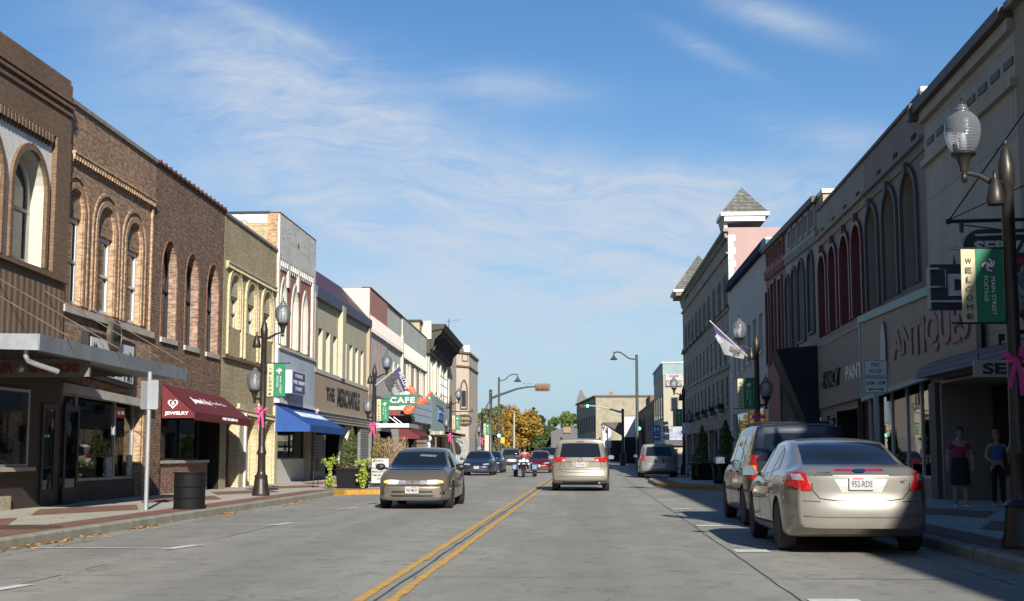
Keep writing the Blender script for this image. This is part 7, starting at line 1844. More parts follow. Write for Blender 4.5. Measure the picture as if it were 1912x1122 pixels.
class Car:
    """local frame: x across, +y front, z up, origin on the ground under the middle"""
    def __init__(s, name, label, cat, sp, paint_m, group='cars on the street'):
        s.sp = sp; s.root = thing(name, label, cat, (0, 0, 0), group); s.paint = paint_m; s.body(paint_m); s.kids = []
    def body(s, m):
        sp = s.sp; Lh = sp['L']/2; W = sp['W']/2; N = 54
        ys = [-Lh+2*Lh*(.5-.5*cos(pi*i/(N-1)))*.5+ (2*Lh*i/(N-1))*.5 for i in range(N)]
        rings = []
        for y in ys:
            zt, zs, zb = interp(sp['top'], y), interp(sp['belt'], y), interp(sp['bot'], y)
            w = W*interp(sp['plan'], y); wr = W*interp(sp['roofw'], y); zt = max(zt, zs+.01); h = zt-zs; r = zs-zb
            low = [(0, zb), (w*.72, zb), (w*.93, zb+.015), (w*.978, zb+.07), (w*.992, zb+.28*r), (w, zb+.5*r), (w*.997, zb+.66*r), (w*.985, zb+.82*r), (w*.965, zb+.93*r), (w*.94, zs)]
            X0 = w*.94; g = [(.06, .10), (.30, .36), (.58, .64), (.82, .86), (.95, .955)]
            up = [(X0+(wr-X0)*a, zs+h*b_) for a, b_ in g] + [(wr*.86, zs+h*.99), (wr*.6, zs+h*1.0+.012*(h > .2)), (wr*.3, zs+h+.02*(h > .2)), (0, zs+h+.024*(h > .2))]
            half = low+up
            rings.append([(x, y, z) for x, z in half])
        ef, er = sp['nose'], sp['tail']; zone = sp.get('zone', .55)
        H = len(rings[0]); vs = []
        for i, rg in enumerate(rings):
            y = ys[i]; kf = smooth((y-(Lh-zone))/zone); kr = smooth((-y-(Lh-zone))/zone)
            full = []
            for x, yy, z in rg:
                u = abs(x)/W; dy = -kf*(interp(ef, z)+sp.get('curvf', .16)*u**3)+kr*(interp(er, z)+sp.get('curvr', .10)*u**3)
                full.append((x, yy+dy, z))
            ring_ = full + [(-x, yy, z) for x, yy, z in reversed(full[1:-1])]
            vs.append(ring_)
        M = len(vs[0]); flat = [p for r_ in vs for p in r_]; fs = []
        for i in range(N-1):
            for j in range(M): fs.append((i*M+j, i*M+(j+1) % M, (i+1)*M+(j+1) % M, (i+1)*M+j))
        # end caps as grids across the body so that they round in plan
        FR = [1, .975, .93, .84, .65, .35, 0, -.35, -.65, -.84, -.93, -.975, -1]
        for i, sg in ((0, 1), (N-1, -1)):
            base = len(flat); kf, kr = (1, 0) if sg < 0 else (0, 1)
            for x, yy, z in rings[i]:
                for q in FR:
                    xx = x*q; u = abs(xx)/W; dy = -kf*(interp(ef, z)+sp.get('curvf', .16)*u**3)+kr*(interp(er, z)+sp.get('curvr', .10)*u**3); flat.append((xx, yy+dy, z))
            nf = len(FR)
            for jj in range(H-1):
                for q in range(nf-1): fs.append((base+jj*nf+q, base+jj*nf+q+1, base+(jj+1)*nf+q+1, base+(jj+1)*nf+q))
        b = MB(); b._add(flat, fs, 0, True); o = b.build('car_body', [m, s_und()], s.root, ang=75)
        # wheel arches cut out of the body
        r = sp['wr']+.055; cut = MB(); W2 = W+.2
        for yw in sp['wheels']:
            for sg in (-1, 1):
                xa, xb = sorted((sg*(W-.30), sg*W2)); n = 22; ring0 = [(xa, yw+r*cos(2*pi*k/n), sp['wr']+r*sin(2*pi*k/n)) for k in range(n)]
                cut._add(ring0+[(xb, y, z) for _, y, z in ring0], [tuple(reversed(range(n))), tuple(range(n, 2*n))]+[(k, (k+1) % n, n+(k+1) % n, n+k) for k in range(n)])
        co = cut.build('cutter', s_und()); md = o.modifiers.new('b', 'BOOLEAN'); md.object = co; md.operation = 'DIFFERENCE'; md.solver = 'EXACT'; md.material_mode = 'TRANSFER'
        dg = bpy.context.evaluated_depsgraph_get(); dg.update(); me = bpy.data.meshes.new_from_object(o.evaluated_get(dg)); o.modifiers.clear(); old = o.data; o.data = me; me.name = 'car_body'
        bpy.data.meshes.remove(old); cm = co.data; bpy.data.objects.remove(co); bpy.data.meshes.remove(cm)
        me.set_sharp_from_angle(angle=radians(58))
        s.o = o; bm = bmesh.new(); bm.from_mesh(me); s.bvh = BVHTree.FromBMesh(bm); bm.free()
    def patch(s, axis, poly, name, m, parent=None, off=.004, grid=.07, th=.012, shiftn=None):
        """a panel fitted onto the body: polygon in the view along `axis`, projected on the surface"""
        bm = bmesh.new(); f = bm.faces.new([bm.verts.new((a, c, 0)) for a, c in poly])
        a0, a1 = min(p[0] for p in poly), max(p[0] for p in poly); c0, c1 = min(p[1] for p in poly), max(p[1] for p in poly)
        def cuts(lo, hi, no, k):
            n = int((hi-lo)/grid)
            for i in range(1, n+1):
                co = [0, 0, 0]; co[k] = lo+(hi-lo)*i/(n+1)
                bmesh.ops.bisect_plane(bm, geom=bm.verts[:]+bm.edges[:]+bm.faces[:], plane_co=co, plane_no=no)
        cuts(a0, a1, (1, 0, 0), 0); cuts(c0, c1, (0, 1, 0), 1)
        D = {'rear': V((0, 1, 0)), 'front': V((0, -1, 0)), 'left': V((1, 0, 0)), 'right': V((-1, 0, 0)), 'top': V((0, 0, -1))}[axis]
        for v in bm.verts:
            a, c = v.co.x, v.co.y
            P = {'rear': V((a, -6, c)), 'front': V((a, 6, c)), 'left': V((-6, a, c)), 'right': V((6, a, c)), 'top': V((a, c, 6))}[axis]
            loc, no, idx, dist = s.bvh.ray_cast(P, D)
            if loc is None: loc, no, idx, dist = s.bvh.find_nearest(P+D*5)
            v.co = loc - D*off*.5 + (no if no.dot(D) < 0 else -no)*off
        ed = [e for e in bm.edges if e.is_boundary]; r = bmesh.ops.extrude_edge_only(bm, edges=ed)
        for v in [g for g in r['geom'] if isinstance(g, bmesh.types.BMVert)]: v.co += D*th
        bmesh.ops.recalc_face_normals(bm, faces=bm.faces)
        me = bpy.data.meshes.new(name); bm.to_mesh(me); bm.free(); me.materials.append(m)
        # outside must face out
        me.polygons.foreach_set('use_smooth', [True]*len(me.polygons)); me.set_sharp_from_angle(angle=radians(45))
        o = bpy.data.objects.new(name, me); COL.objects.link(o); o.parent = parent or s.root; return o
    def strip(s, axis, pts, wd, name, m, **kw):
        """narrow line (a shut line, a moulding) along a path in the view"""
        poly = []; P = [V((a, c)) for a, c in pts]; Ls, Rs = [], []
        for i, p in enumerate(P):
            t = (P[min(i+1, len(P)-1)]-P[max(i-1, 0)]).normalized(); n_ = V((-t.y, t.x))*wd/2; Ls.append(p+n_); Rs.append(p-n_)
        return s.patch(axis, [tuple(q) for q in Ls+list(reversed(Rs))], name, m, **{**dict(off=.0015, th=.006, grid=.12), **kw})
    def both(s, fn):
        fn('left', 1); fn('right', 1)
    def wheels(s, rim=None, spokes=7):
        sp = s.sp; W = sp['W']/2; r = sp['wr']
        for yw in sp['wheels']:
            for sg in (-1, 1):
                x = sg*(W-.125); tw = .105; w = thing('wheel', '', '', (0, 0, 0)); [w.pop(k) for k in list(w.keys())]; w.parent = s.root; w.location = (x, yw, r)
                b = MB(); o = V((x, yw, r)); b.lathe([(r*.66, -tw), (r*.93, -tw), (r, -tw*.72), (r, tw*.72), (r*.93, tw), (r*.66, tw)], o, 26, axis='x'); b.build('tyre', m_rubber, w)
                b = MB(); X = sg*tw
                b.lathe([(r*.67, -sg*tw*.9), (r*.67, X*.92), (r*.62, X*.96), (r*.58, X*.55), (.05, X*.45)], o, 26, 0, axis='x')
                for k in range(spokes):
                    a = 2*pi*k/spokes; u = V((0, cos(a), sin(a))); t = V((0, -sin(a), cos(a))); c0, c1 = o+V((X*.72, 0, 0))+u*.03, o+V((X*.80, 0, 0))+u*r*.62
                    b.hexa([c0-t*.028, c0+t*.028, c1+t*.02, c1-t*.02], [p+V((sg*.015, 0, 0)) for p in (c0-t*.028, c0+t*.028, c1+t*.02, c1-t*.02)])
                b.lathe([(.055, X*.5), (.06, X*.88), (.03, X*.95), (.001, X*.96)], o, 12, axis='x')
                b.build('rim', rim or m_alloy, w)
    def underside(s):
        sp = s.sp; W = sp['W']/2; b = MB(); b.box(-W*.84, W*.84, sp['wheels'][1]-.1 if 0 else min(sp['wheels'])-.35, max(sp['wheels'])+.35, .20, .34); b.build('underbody', m_black, s.root)
        b = MB()
        for yw in sp['wheels']: b.tube([(-W+.2, yw, sp['wr']), (W-.2, yw, sp['wr'])], .05, 8)
        b.build('axles', m_black, s.root)
    def mirrors(s, y, z, m=None, w=.22):
        W = s.sp['W']/2*.93
        for sg in (-1, 1):
            b = MB(); b.ball((sg*(W+.16), y, z), (w*.5, .07, .085), 12); b.tube([(sg*(W-.06), y+.03, z-.05), (sg*(W+.10), y, z-.02)], .028, 6); mr = b.build('wing_mirror', m or s.paint, s.root)
            b = MB(); b.box(sg*(W+.16)-.085, sg*(W+.16)+.085, y-.074, y-.068, z-.06, z+.06); b.build('mirror_glass', m_chrome, mr)
    def handles(s, ys, z, m=None):
        for axis in ('left', 'right'):
            for y in ys: s.patch(axis, [(y, z-.018), (y+.17, z-.012), (y+.17, z+.018), (y, z+.018)], 'door_handle', m or s.paint, off=.018, th=.03)
    def plate(s, rear, x, z, txt, tilt=0):
        d = -1 if rear else 1; P = V((x, 6*d, z)); loc, no, i_, ds = s.bvh.ray_cast(P, V((0, -d, 0))); y = loc.y+d*.03
        b = MB(); b.prism([(x+a, y, z+c) for a, c in rrect(.305, .155, .015)], (0, d*.008, 0)); p = b.build('number_plate', m_white_pl, s.root)
        u = V((1, 0, 0)) if rear else V((-1, 0, 0))
        if txt: text(p, 'lettering', txt, (x, y+d*.009, z-.005), u, (0, 0, 1), .25, .075, m_plate_ink, .002, .006)
        b = MB(); b.prism([(x+a, y+d*.0085, z+.06+c) for a, c in ((-.11, -.008), (.02, -.008), (.02, .008), (-.11, .008))], (0, d*.001, 0)); b.build('plate_caption', m_plate_red, p)
        return p
m_und = None
def s_und():
    return plain('car_underside_black', (.008, .008, .009), .85, var=0)
m_white_pl = plain('plate_white', (.38, .385, .39), .4, var=.04); m_plate_ink = plain('plate_ink', (.02, .03, .06), .5, var=0); m_plate_red = plain('plate_red', (.5, .06, .08), .5, var=0)
m_cglass = glass('car_glass', (.010, .013, .017), .02)
m_lred = plain('tail_lamp_red', (.42, .010, .012), .12, var=.25, scale=14, coat=.8); m_lclear = plain('lamp_clear', (.55, .56, .58), .1, metal=.4, var=.3, scale=16, coat=.8)
m_lamb = plain('lamp_amber', (.70, .20, .02), .15, var=.2, scale=14, coat=.8)
m_seam = plain('panel_gap', (.015, .015, .015), .8, var=0); m_trim = plain('black_trim', (.014, .014, .015), .5, var=.1)
m_hlon = emit('headlamp_lit', (1.0, .93, .78), 3.2)
m_tail_on = emit('lamp_amber_lit', (1.0, .33, .06), 1.6)
def finish(c, x, y, rz):
    c.root.location = (x, y, 0.0); c.root.rotation_euler = (0, 0, rz)

# ---------------------------------------------------------------- silver sedan, rear (nearest on the right)
p_fus = paint('paint_champagne_silver', (.225, .212, .182), .34, .35)
sp = dict(L=4.83, W=1.83, wr=.33, wheels=(-1.36, 1.37),
    top=[(-2.41, .98), (-2.15, 1.085), (-1.72, 1.12), (-1.35, 1.25), (-.75, 1.415), (-.1, 1.45), (.35, 1.425), (.85, 1.24), (1.25, 1.03), (1.8, .93), (2.2, .82), (2.41, .66)],
    belt=[(-2.41, .90), (-2.1, 1.00), (-1.2, .99), (0, .94), (1.2, .89), (1.9, .80), (2.41, .58)],
    bot=[(-2.41, .34), (-2.2, .26), (-1.8, .21), (1.9, .19), (2.41, .24)],
    plan=[(-2.41, .82), (-2.2, .91), (-1.7, .985), (0, 1.0), (1.5, .98), (2.1, .90), (2.41, .74)],
    roofw=[(-2.41, .72), (-1.8, .70), (-1.1, .64), (0, .635), (.7, .66), (1.2, .72), (2.41, .66)],
    nose=[(.2, .0), (.5, 0), (.75, .10)], tail=[(.25, .10), (.36, .02), (.60, 0), (.70, .035), (.95, .04), (1.05, .06), (1.15, .1)], curvr=.2)
c = Car('parked_car', 'silver sedan parked nearest on the right, rear toward the camera', 'car', sp, p_fus, 'cars parked along the right kerb')
c.patch('rear', [(-.60, 1.115), (.60, 1.115), (.545, 1.375), (.3, 1.398), (-.3, 1.398), (-.545, 1.375)], 'rear_window', m_cglass)
c.patch('front', [(-.66, 1.0), (.66, 1.0), (.55, 1.36), (-.55, 1.36)], 'windscreen', m_cglass)
for ax in ('left', 'right'):
    c.patch(ax, [(.28, .985), (.98, .965), (.62, 1.20), (.30, 1.345)], 'side_window', m_cglass); c.patch(ax, [(-.62, 1.00), (.20, .985), (.20, 1.36), (-.42, 1.365), (-.60, 1.33)], 'side_window', m_cglass)
    c.patch(ax, [(-1.08, 1.055), (-.68, 1.01), (-.66, 1.31), (-.78, 1.27)], 'side_window', m_cglass)
    c.strip(ax, [(.24, 1.36), (.24, .95), (.26, .30)], .012, 'door_gap', m_seam); c.strip(ax, [(-.66, 1.0), (-.72, .70), (-.95, .40)], .012, 'door_gap', m_seam); c.strip(ax, [(1.05, .95), (1.12, .6), (1.05, .30)], .012, 'door_gap', m_seam)
    c.strip(ax, [(-.95, .345), (.95, .325)], .03, 'sill_moulding', m_seam)
    c.strip(ax, [(1.0, .955), (.62, 1.215), (.28, 1.37), (-.4, 1.392), (-.82, 1.30), (-1.14, 1.06)], .018, 'window_trim', m_chrome)
c.handles((-.36, .52), .84)
for sg in (-1, 1):
    f = lambda pts: [(sg*x, z) for x, z in (pts if sg > 0 else reversed(pts))]
    tl = c.patch('rear', f([(.585, .80), (.70, .80), (.80, .845), (.875, .86), (.865, .97), (.82, 1.015), (.70, 1.02), (.655, .99), (.63, .91)]), 'tail_light', m_lred, off=.014)
    c.patch('rear', f([(.675, .915), (.79, .925), (.80, .985), (.70, .99)]), 'reversing_lamp', m_lclear, parent=tl, off=.020)
    c.patch('left' if sg < 0 else 'right', [(-2.26, .87), (-2.05, .90), (-1.98, .965), (-2.02, .995), (-2.22, .985)], 'tail_light', m_lred, off=.010)
c.strip('rear', [(-.60, .99), (-.585, .80), (-.50, .70), (-.3, .675), (.3, .675), (.50, .70), (.585, .80), (.60, .99)], .012, 'boot_gap', m_seam)
c.strip('rear', [(-.80, .675), (-.5, .665)], .010, 'bumper_gap', m_seam); c.strip('rear', [(.5, .665), (.80, .675)], .010, 'bumper_gap', m_seam)
c.patch('rear', [(-.31, 1.035), (.31, 1.035), (.28, 1.062), (-.28, 1.062)], 'high_brake_strip', m_lred, off=.008, grid=.03)
c.patch('rear', [(-.34, .985), (.34, .985), (.24, .775), (-.24, .775)], 'plate_recess', plain('plate_recess_silver', (.33, .31, .28), .4, metal=.5, var=.05), off=.003)
c.strip('rear', [(-.36, .99), (.36, .99)], .010, 'boot_trim', m_alloy, off=.006)
c.plate(True, 0, .885, '952-RDS')
c.patch('rear', [(-.085, 1.03), (-.05, 1.008), (.05, 1.008), (.085, 1.03), (.05, 1.055), (-.05, 1.055)], 'oval_badge', m_chrome, off=.014, grid=.02)
c.strip('rear', [(-.80, .50), (-.4, .485), (.4, .485), (.80, .50)], .014, 'bumper_crease', p_fus, off=.012)
text(c.root, 'badge_lettering', 'SUPREME', (-.46, -2.395, 1.02), (1, 0, 0), (0, 0, 1), .17, .022, m_seam, .003, .01)
text(c.root, 'badge_lettering', 'SEL', (.52, -2.40, .93), (1, 0, 0), (0, 0, 1), .07, .022, m_chrome, .003, .01)
c.wheels(); c.underside(); c.mirrors(.78, 1.0); finish(c, 3.33, 16.75+2.41, 0)

# ---------------------------------------------------------------- gold minivan, rear (in our lane)
def van_spec(L=5.08, W=1.965, H=1.75):
    l = L/2
    return dict(L=L, W=W, wr=.34, wheels=(-1.42, 1.61),
        top=[(-l, 1.12), (-l+.10, 1.45), (-l+.24, H-.06), (-l+.5, H-.015), (-1.0, H), (.3, H-.04), (.9, 1.56), (1.4, 1.24), (1.75, 1.09), (2.2, .98), (l, .74)],
        belt=[(-l, 1.05), (-1.5, 1.06), (0, 1.03), (1.4, .99), (2.1, .86), (l, .64)],
        bot=[(-l, .36), (-l+.25, .28), (-1.6, .22), (2.0, .20), (l, .26)],
        plan=[(-l, .915), (-l+.2, .955), (-1.6, .99), (0, 1.0), (1.7, .98), (2.2, .90), (l, .72)],
        roofw=[(-l, .78), (-l+.25, .735), (-1.0, .735), (.3, .73), (1.2, .74), (l, .64)],
        nose=[(.2, 0), (.6, 0), (.85, .12)], tail=[(.3, .06), (.40, 0), (.62, 0), (.67, .05), (1.1, .06), (1.4, .17), (1.75, .30)], zone=.5, curvr=.14)
p_gold = paint('paint_light_gold', (.180, .167, .134), .38, .3)
def van_details(c, wing=True, tl='wide'):
    c.patch('rear', [(-.69, 1.13), (.69, 1.13), (.60, 1.585), (.3, 1.60), (-.3, 1.60), (-.60, 1.585)], 'rear_window', m_cglass)
    c.patch('front', [(-.72, 1.12), (.72, 1.12), (.62, 1.60), (-.62, 1.60)], 'windscreen', m_cglass)
    for ax in ('left', 'right'):
        c.patch(ax, [(-2.2, 1.12), (-1.08, 1.09), (-1.08, 1.56), (-2.05, 1.55)], 'side_window', m_cglass); c.patch(ax, [(-1.0, 1.09), (.10, 1.08), (.10, 1.56), (-1.0, 1.56)], 'side_window', m_cglass); c.patch(ax, [(.18, 1.08), (1.28, 1.08), (.86, 1.46), (.18, 1.56)], 'side_window', m_cglass)
        c.strip(ax, [(.14, 1.55), (.14, 1.0), (.16, .30)], .014, 'door_gap', m_seam); c.strip(ax, [(-.95, 1.55), (-1.02, 1.0), (-1.02, .32)], .014, 'door_gap', m_seam); c.strip(ax, [(1.25, 1.1), (1.25, .32)], .014, 'door_gap', m_seam); c.strip(ax, [(-2.2, .99), (-1.0, .985)], .02, 'slide_rail', m_seam)
    c.handles((-.8, .35), .93)
c = Car('driving_minivan', 'gold beige minivan driving away in the middle of the road', 'minivan', van_spec(), p_gold)
van_details(c)
for sg in (-1, 1):
    f = lambda pts: [(sg*x, z) for x, z in (pts if sg > 0 else reversed(pts))]
    tl = c.patch('rear', f([(.44, .985), (.86, .975), (.88, 1.06), (.845, 1.135), (.455, 1.12), (.48, 1.05)]), 'tail_light', m_lred, off=.016)
    c.patch('rear', f([(.50, .995), (.60, .995), (.60, 1.065), (.50, 1.065)]), 'reversing_lamp', m_lclear, parent=tl, off=.022)
    c.patch('left' if sg < 0 else 'right', [(-2.40, .98), (-2.12, 1.0), (-2.10, 1.13), (-2.34, 1.14)], 'tail_light', m_lred, off=.010)
    c.patch('rear', f([(.73, .70), (.79, .70), (.79, .73), (.73, .73)]), 'reflector', m_lred, off=.012)
c.strip('rear', [(-.66, 1.0), (-.70, .75), (-.62, .66), (-.4, .635), (.4, .635), (.62, .66), (.70, .75), (.66, 1.0)], .014, 'tailgate_gap', m_seam)
c.patch('rear', [(-.30, .97), (.30, .97), (.22, .80), (-.22, .80)], 'plate_recess', plain('plate_recess_gold', (.26, .235, .17), .4, metal=.4, var=.05), off=.003)
c.strip('rear', [(-.44, .985), (.44, .985)], .022, 'tailgate_garnish', m_chrome, off=.012)
c.plate(True, 0, .885, '127-KPL')
c.strip('rear', [(-.68, .735), (.68, .735)], .016, 'tailgate_crease', p_gold, off=.014)
c.strip('rear', [(-.78, .505), (.78, .505)], .016, 'bumper_crease', p_gold, off=.014)
c.patch('rear', [(-.13, 1.635), (.13, 1.635), (.12, 1.66), (-.12, 1.66)], 'high_brake_lamp', m_lred, off=.02)
b = MB(); b.lathe([(.065, 0), (.072, -.006), (.065, -.012), (.058, -.006), (.065, 0)], (0, -2.50, 1.055), 18, axis='y'); b.build('ring_badge', m_chrome, c.root)
b = MB()
for sg in (-1, 1): b.tube([(sg*.66, -2.0, 1.74), (sg*.665, -1.8, 1.79), (sg*.66, .1, 1.78), (sg*.65, .35, 1.71)], .022, 6)
b.build('roof_rails', m_black, c.root)
b = MB(); b.box(-.6, .6, -2.30, -2.12, .27, .36); b.build('rear_valance', m_trim, c.root)
b = MB(); b.tube([(.62, -2.3, .30), (.62, -2.46, .29)], .035, 8); b.build('exhaust', m_chrome, c.root)
c.wheels(); c.underside(); c.mirrors(1.30, 1.12, w=.26); finish(c, -.29, 44.85+2.54, 0)
b = MB(); b.box(.22, .38, 0, .1, 0, .06)

# ---------------------------------------------------------------- dark minivan ahead of the silver sedan
p_dkv = paint('paint_dark_blue_grey', (.016, .020, .030), .25, .1)
sp = van_spec(4.95, 1.92, 1.76); sp['wheels'] = (-1.55, 1.50); sp['top'] = [(y*.985, z) for y, z in sp['top']]
c = Car('parked_minivan', 'dark blue minivan parked just ahead of the silver sedan, roof rails on top', 'minivan', sp, p_dkv, 'cars parked along the right kerb')
van_details(c)
for sg in (-1, 1):
    f = lambda pts: [(sg*x, z) for x, z in (pts if sg > 0 else reversed(pts))]
    tl = c.patch('rear', f([(.77, .80), (.89, .80), (.86, 1.22), (.775, 1.22)]), 'tail_light', m_lred, off=.016)
    c.patch('rear', f([(.785, .96), (.875, .96), (.87, 1.05), (.785, 1.05)]), 'indicator', m_lamb, parent=tl, off=.022)
    c.patch('left' if sg < 0 else 'right', [(-2.34, .82), (-2.2, .82), (-2.18, 1.22), (-2.26, 1.22)], 'tail_light', m_lred, off=.010)
    c.strip('left' if sg < 0 else 'right', [(-2.1, .62), (1.9, .60)], .05, 'side_moulding', m_trim, off=.01)
c.strip('rear', [(-.75, 1.1), (-.75, .72), (-.6, .64), (.6, .64), (.75, .72), (.75, 1.1)], .014, 'tailgate_gap', m_seam)
c.plate(True, 0, .86, '488-TBR')
b = MB()
for sg in (-1, 1): b.tube([(sg*.62, -1.9, 1.75), (sg*.62, -1.7, 1.80), (sg*.62, .2, 1.79), (sg*.61, .4, 1.73)], .02, 6)
for yy in (-1.4, -.2): b.tube([(-.62, yy, 1.80), (.62, yy, 1.80)], .018, 6)
b.build('roof_rack', m_black, c.root)
c.wheels(); c.underside(); c.mirrors(1.25, 1.12, w=.26); finish(c, 3.62, 23.0+2.47, 0)

# ---------------------------------------------------------------- silver minivan farther on the right
p_sil = paint('paint_silver', (.18, .177, .165), .36, .35)
c = Car('parked_minivan', 'silver minivan parked on the right below the blue H sign', 'minivan', van_spec(5.0, 1.98, 1.75), p_sil, 'cars parked along the right kerb')
van_details(c)
for sg in (-1, 1):
    f = lambda pts: [(sg*x, z) for x, z in (pts if sg > 0 else reversed(pts))]
    c.patch('rear', f([(.76, .90), (.89, .90), (.87, 1.25), (.77, 1.20)]), 'tail_light', m_lred, off=.016); c.patch('left' if sg < 0 else 'right', [(-2.38, .9), (-2.15, .92), (-2.18, 1.24), (-2.26, 1.25)], 'tail_light', m_lred, off=.010)
c.strip('rear', [(-.75, 1.1), (-.72, .72), (-.6, .64), (.6, .64), (.72, .72), (.75, 1.1)], .014, 'tailgate_gap', m_seam); c.strip('rear', [(-.26, .98), (.26, .98)], .03, 'tailgate_garnish', m_chrome, off=.014)
c.patch('rear', [(-.28, .95), (.28, .95), (.24, .78), (-.24, .78)], 'plate_recess', m_trim, off=.003); c.plate(True, 0, .86, '203-FDN')
c.wheels(); c.underside(); c.mirrors(1.28, 1.12, w=.26); finish(c, 3.60, 69.6+2.5, 0)

# ---------------------------------------------------------------- front-facing sedans
def sedan_spec(L, W, H, wb):
    l = L/2
    return dict(L=L, W=W, wr=.305, wheels=(-wb/2-.08, wb/2-.02),
        top=[(-l, .86), (-l+.2, .99), (-l+.55, 1.03), (-l+.95, 1.16), (-.85, H-.05), (-.25, H), (.25, H-.03), (.7, 1.17), (1.05, .98), (1.5, .90), (l-.25, .76), (l, .60)],
        belt=[(-l, .80), (-1.6, .92), (0, .88), (1.0, .84), (l-.3, .70), (l, .52)],
        bot=[(-l, .32), (-l+.25, .24), (-1.4, .20), (1.5, .18), (l, .20)],
        plan=[(-l, .82), (-l+.25, .91), (-1.4, .98), (0, 1.0), (1.4, .98), (l-.25, .91), (l, .78)],
        roofw=[(-l, .70), (-1.4, .66), (-.8, .64), (0, .64), (.6, .67), (1.05, .76), (l, .72)],
        nose=[(.18, .05), (.30, .0), (.50, .0), (.60, .09), (.8, .14)], tail=[(.3, .05), (.6, 0), (.9, .05)], curvf=.20, zone=.6)
def sedan_details(c, H):
    c.patch('rear', [(-.52, 1.04), (.52, 1.04), (.46, H-.09), (-.46, H-.09)], 'rear_window', m_cglass)
    c.patch('front', [(-.68, .935), (-.3, .92), (.3, .92), (.68, .935), (.545, H-.10), (.25, H-.08), (-.25, H-.08), (-.545, H-.10)], 'windscreen', m_cglass)
    for ax in ('left', 'right'):
        c.patch(ax, [(.12, .92), (.86, .91), (.52, 1.14), (.14, H-.10)], 'side_window', m_cglass); c.patch(ax, [(-.70, .94), (.05, .92), (.05, H-.09), (-.45, H-.09)], 'side_window', m_cglass)
        c.strip(ax, [(.08, H-.1), (.08, .9), (.10, .28)], .012, 'door_gap', m_seam); c.strip(ax, [(.95, .88), (1.0, .5), (.95, .28)], .012, 'door_gap', m_seam); c.strip(ax, [(-.74, .92), (-.85, .5)], .012, 'door_gap', m_seam)
        c.patch(ax, [(1.62, .44), (1.78, .44), (1.78, .48), (1.62, .48)], 'side_marker', m_lamb, off=.006)
    c.strip('front', [(-.62, .89), (.62, .89)], .02, 'cowl', m_trim, off=.003)
    c.handles((-.6, .3), .78)
p_sat = paint('paint_bronze_grey', (.15, .13, .094), .32, .4)
sp = sedan_spec(4.5, 1.70, 1.385, 2.60); sp['nose'] = [(.18, .08), (.28, .01), (.50, .0), (.56, .05), (.68, .09), (.8, .16)]
c = Car('driving_car', 'bronze grey sedan with lit headlamps driving toward the camera', 'car', sp, p_sat)
sedan_details(c, 1.385)
# windscreen header tint and mirror
for sg in (-1, 1):
    f = lambda pts: [(sg*x, z) for x, z in (pts if sg > 0 else reversed(pts))]
    hl = c.patch('front', f([(.16, .565), (.52, .570), (.665, .58), (.68, .625), (.60, .655), (.16, .645)]), 'headlight', m_lclear, off=.008)
    c.patch('front', f([(.34, .578), (.545, .582), (.545, .645), (.34, .64)]), 'lamp_beam', m_hlon, parent=hl, off=.014)
    c.patch('front', f([(.57, .585), (.66, .592), (.67, .62), (.60, .645), (.57, .645)]), 'indicator', m_tail_on if 1 else m_lamb, parent=hl, off=.014)
    c.patch('front', f([(.64, .335), (.70, .335), (.725, .365), (.70, .40), (.64, .40), (.615, .365)]), 'fog_lamp_hole', m_trim, off=.006)
gr = c.patch('front', [(-.155, .565), (.155, .565), (.155, .645), (-.155, .645)], 'grille_panel', plain('grille_silver', (.36, .33, .27), .35, metal=.5, var=.05), off=.012)
b = MB(); yq = c.bvh.ray_cast(V((0, 6, .605)), V((0, -1, 0)))[0].y+.02; b.lathe([(.028, 0), (.028, .006), (.001, .008)], (0, yq, .605), 12, axis='y'); b.build('round_badge', m_trim, gr)
c.strip('front', [(-.70, .545), (-.4, .535), (.4, .535), (.70, .545)], .014, 'bumper_gap', m_seam)
c.patch('front', [(-.48, .375), (.48, .375), (.44, .42), (-.44, .42)], 'upper_intake', m_trim, off=.004); c.patch('front', [(-.46, .285), (.46, .285), (.50, .33), (-.50, .33)], 'lower_intake', m_trim, off=.004)
c.plate(False, 0, .44, '960-MUR')
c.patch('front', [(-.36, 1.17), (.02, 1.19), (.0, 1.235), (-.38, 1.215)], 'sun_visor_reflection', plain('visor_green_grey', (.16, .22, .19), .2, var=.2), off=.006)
c.wheels(m_alloy, 6); c.underside(); c.mirrors(.72, .94, m_trim, w=.24); finish(c, -3.98, 30.2+2.25, pi)
# dark blue sedan parked behind it, facing the camera
p_blu = paint('paint_dark_blue', (.030, .042, .075), .24, .5)
def front_face(c, z0=.62, grille=True, txt='', lamp=m_lclear, w=.6):
    for sg in (-1, 1):
        f = lambda pts: [(sg*x, z) for x, z in (pts if sg > 0 else reversed(pts))]
        c.patch('front', f([(.36, z0-.03), (.62, z0-.02), (.74, z0+.04), (.66, z0+.075), (.38, z0+.05)]), 'headlight', lamp, off=.010)
    if grille: c.patch('front', [(-.28, z0-.04), (.28, z0-.04), (.24, z0+.05), (-.24, z0+.05)], 'grille', m_trim, off=.006); c.strip('front', [(-.22, z0+.005), (.22, z0+.005)], .02, 'grille_bar', m_chrome, off=.014)
    c.patch('front', [(-.5, .30), (.5, .30), (.46, .40), (-.46, .40)], 'lower_intake', m_trim, off=.004); c.plate(False, 0, .47, txt)
sp = sedan_spec(4.95, 1.83, 1.41, 2.75); c = Car('parked_car', 'dark blue sedan parked on the left facing the camera', 'car', sp, p_blu, 'cars parked on the left side')
sedan_details(c, 1.41); front_face(c, txt='714-JHL'); c.wheels(); c.underside(); c.mirrors(.75, .96); finish(c, -6.45, 77.0+2.47, pi)
blue = c.root
d = copy_tree(blue); d['label'] = 'dark car mostly hidden behind the parked dark blue sedan'; d.location = (-6.5, 89.2, 0)
p_red = paint('paint_dark_red', (.16, .012, .012), .24, .4)
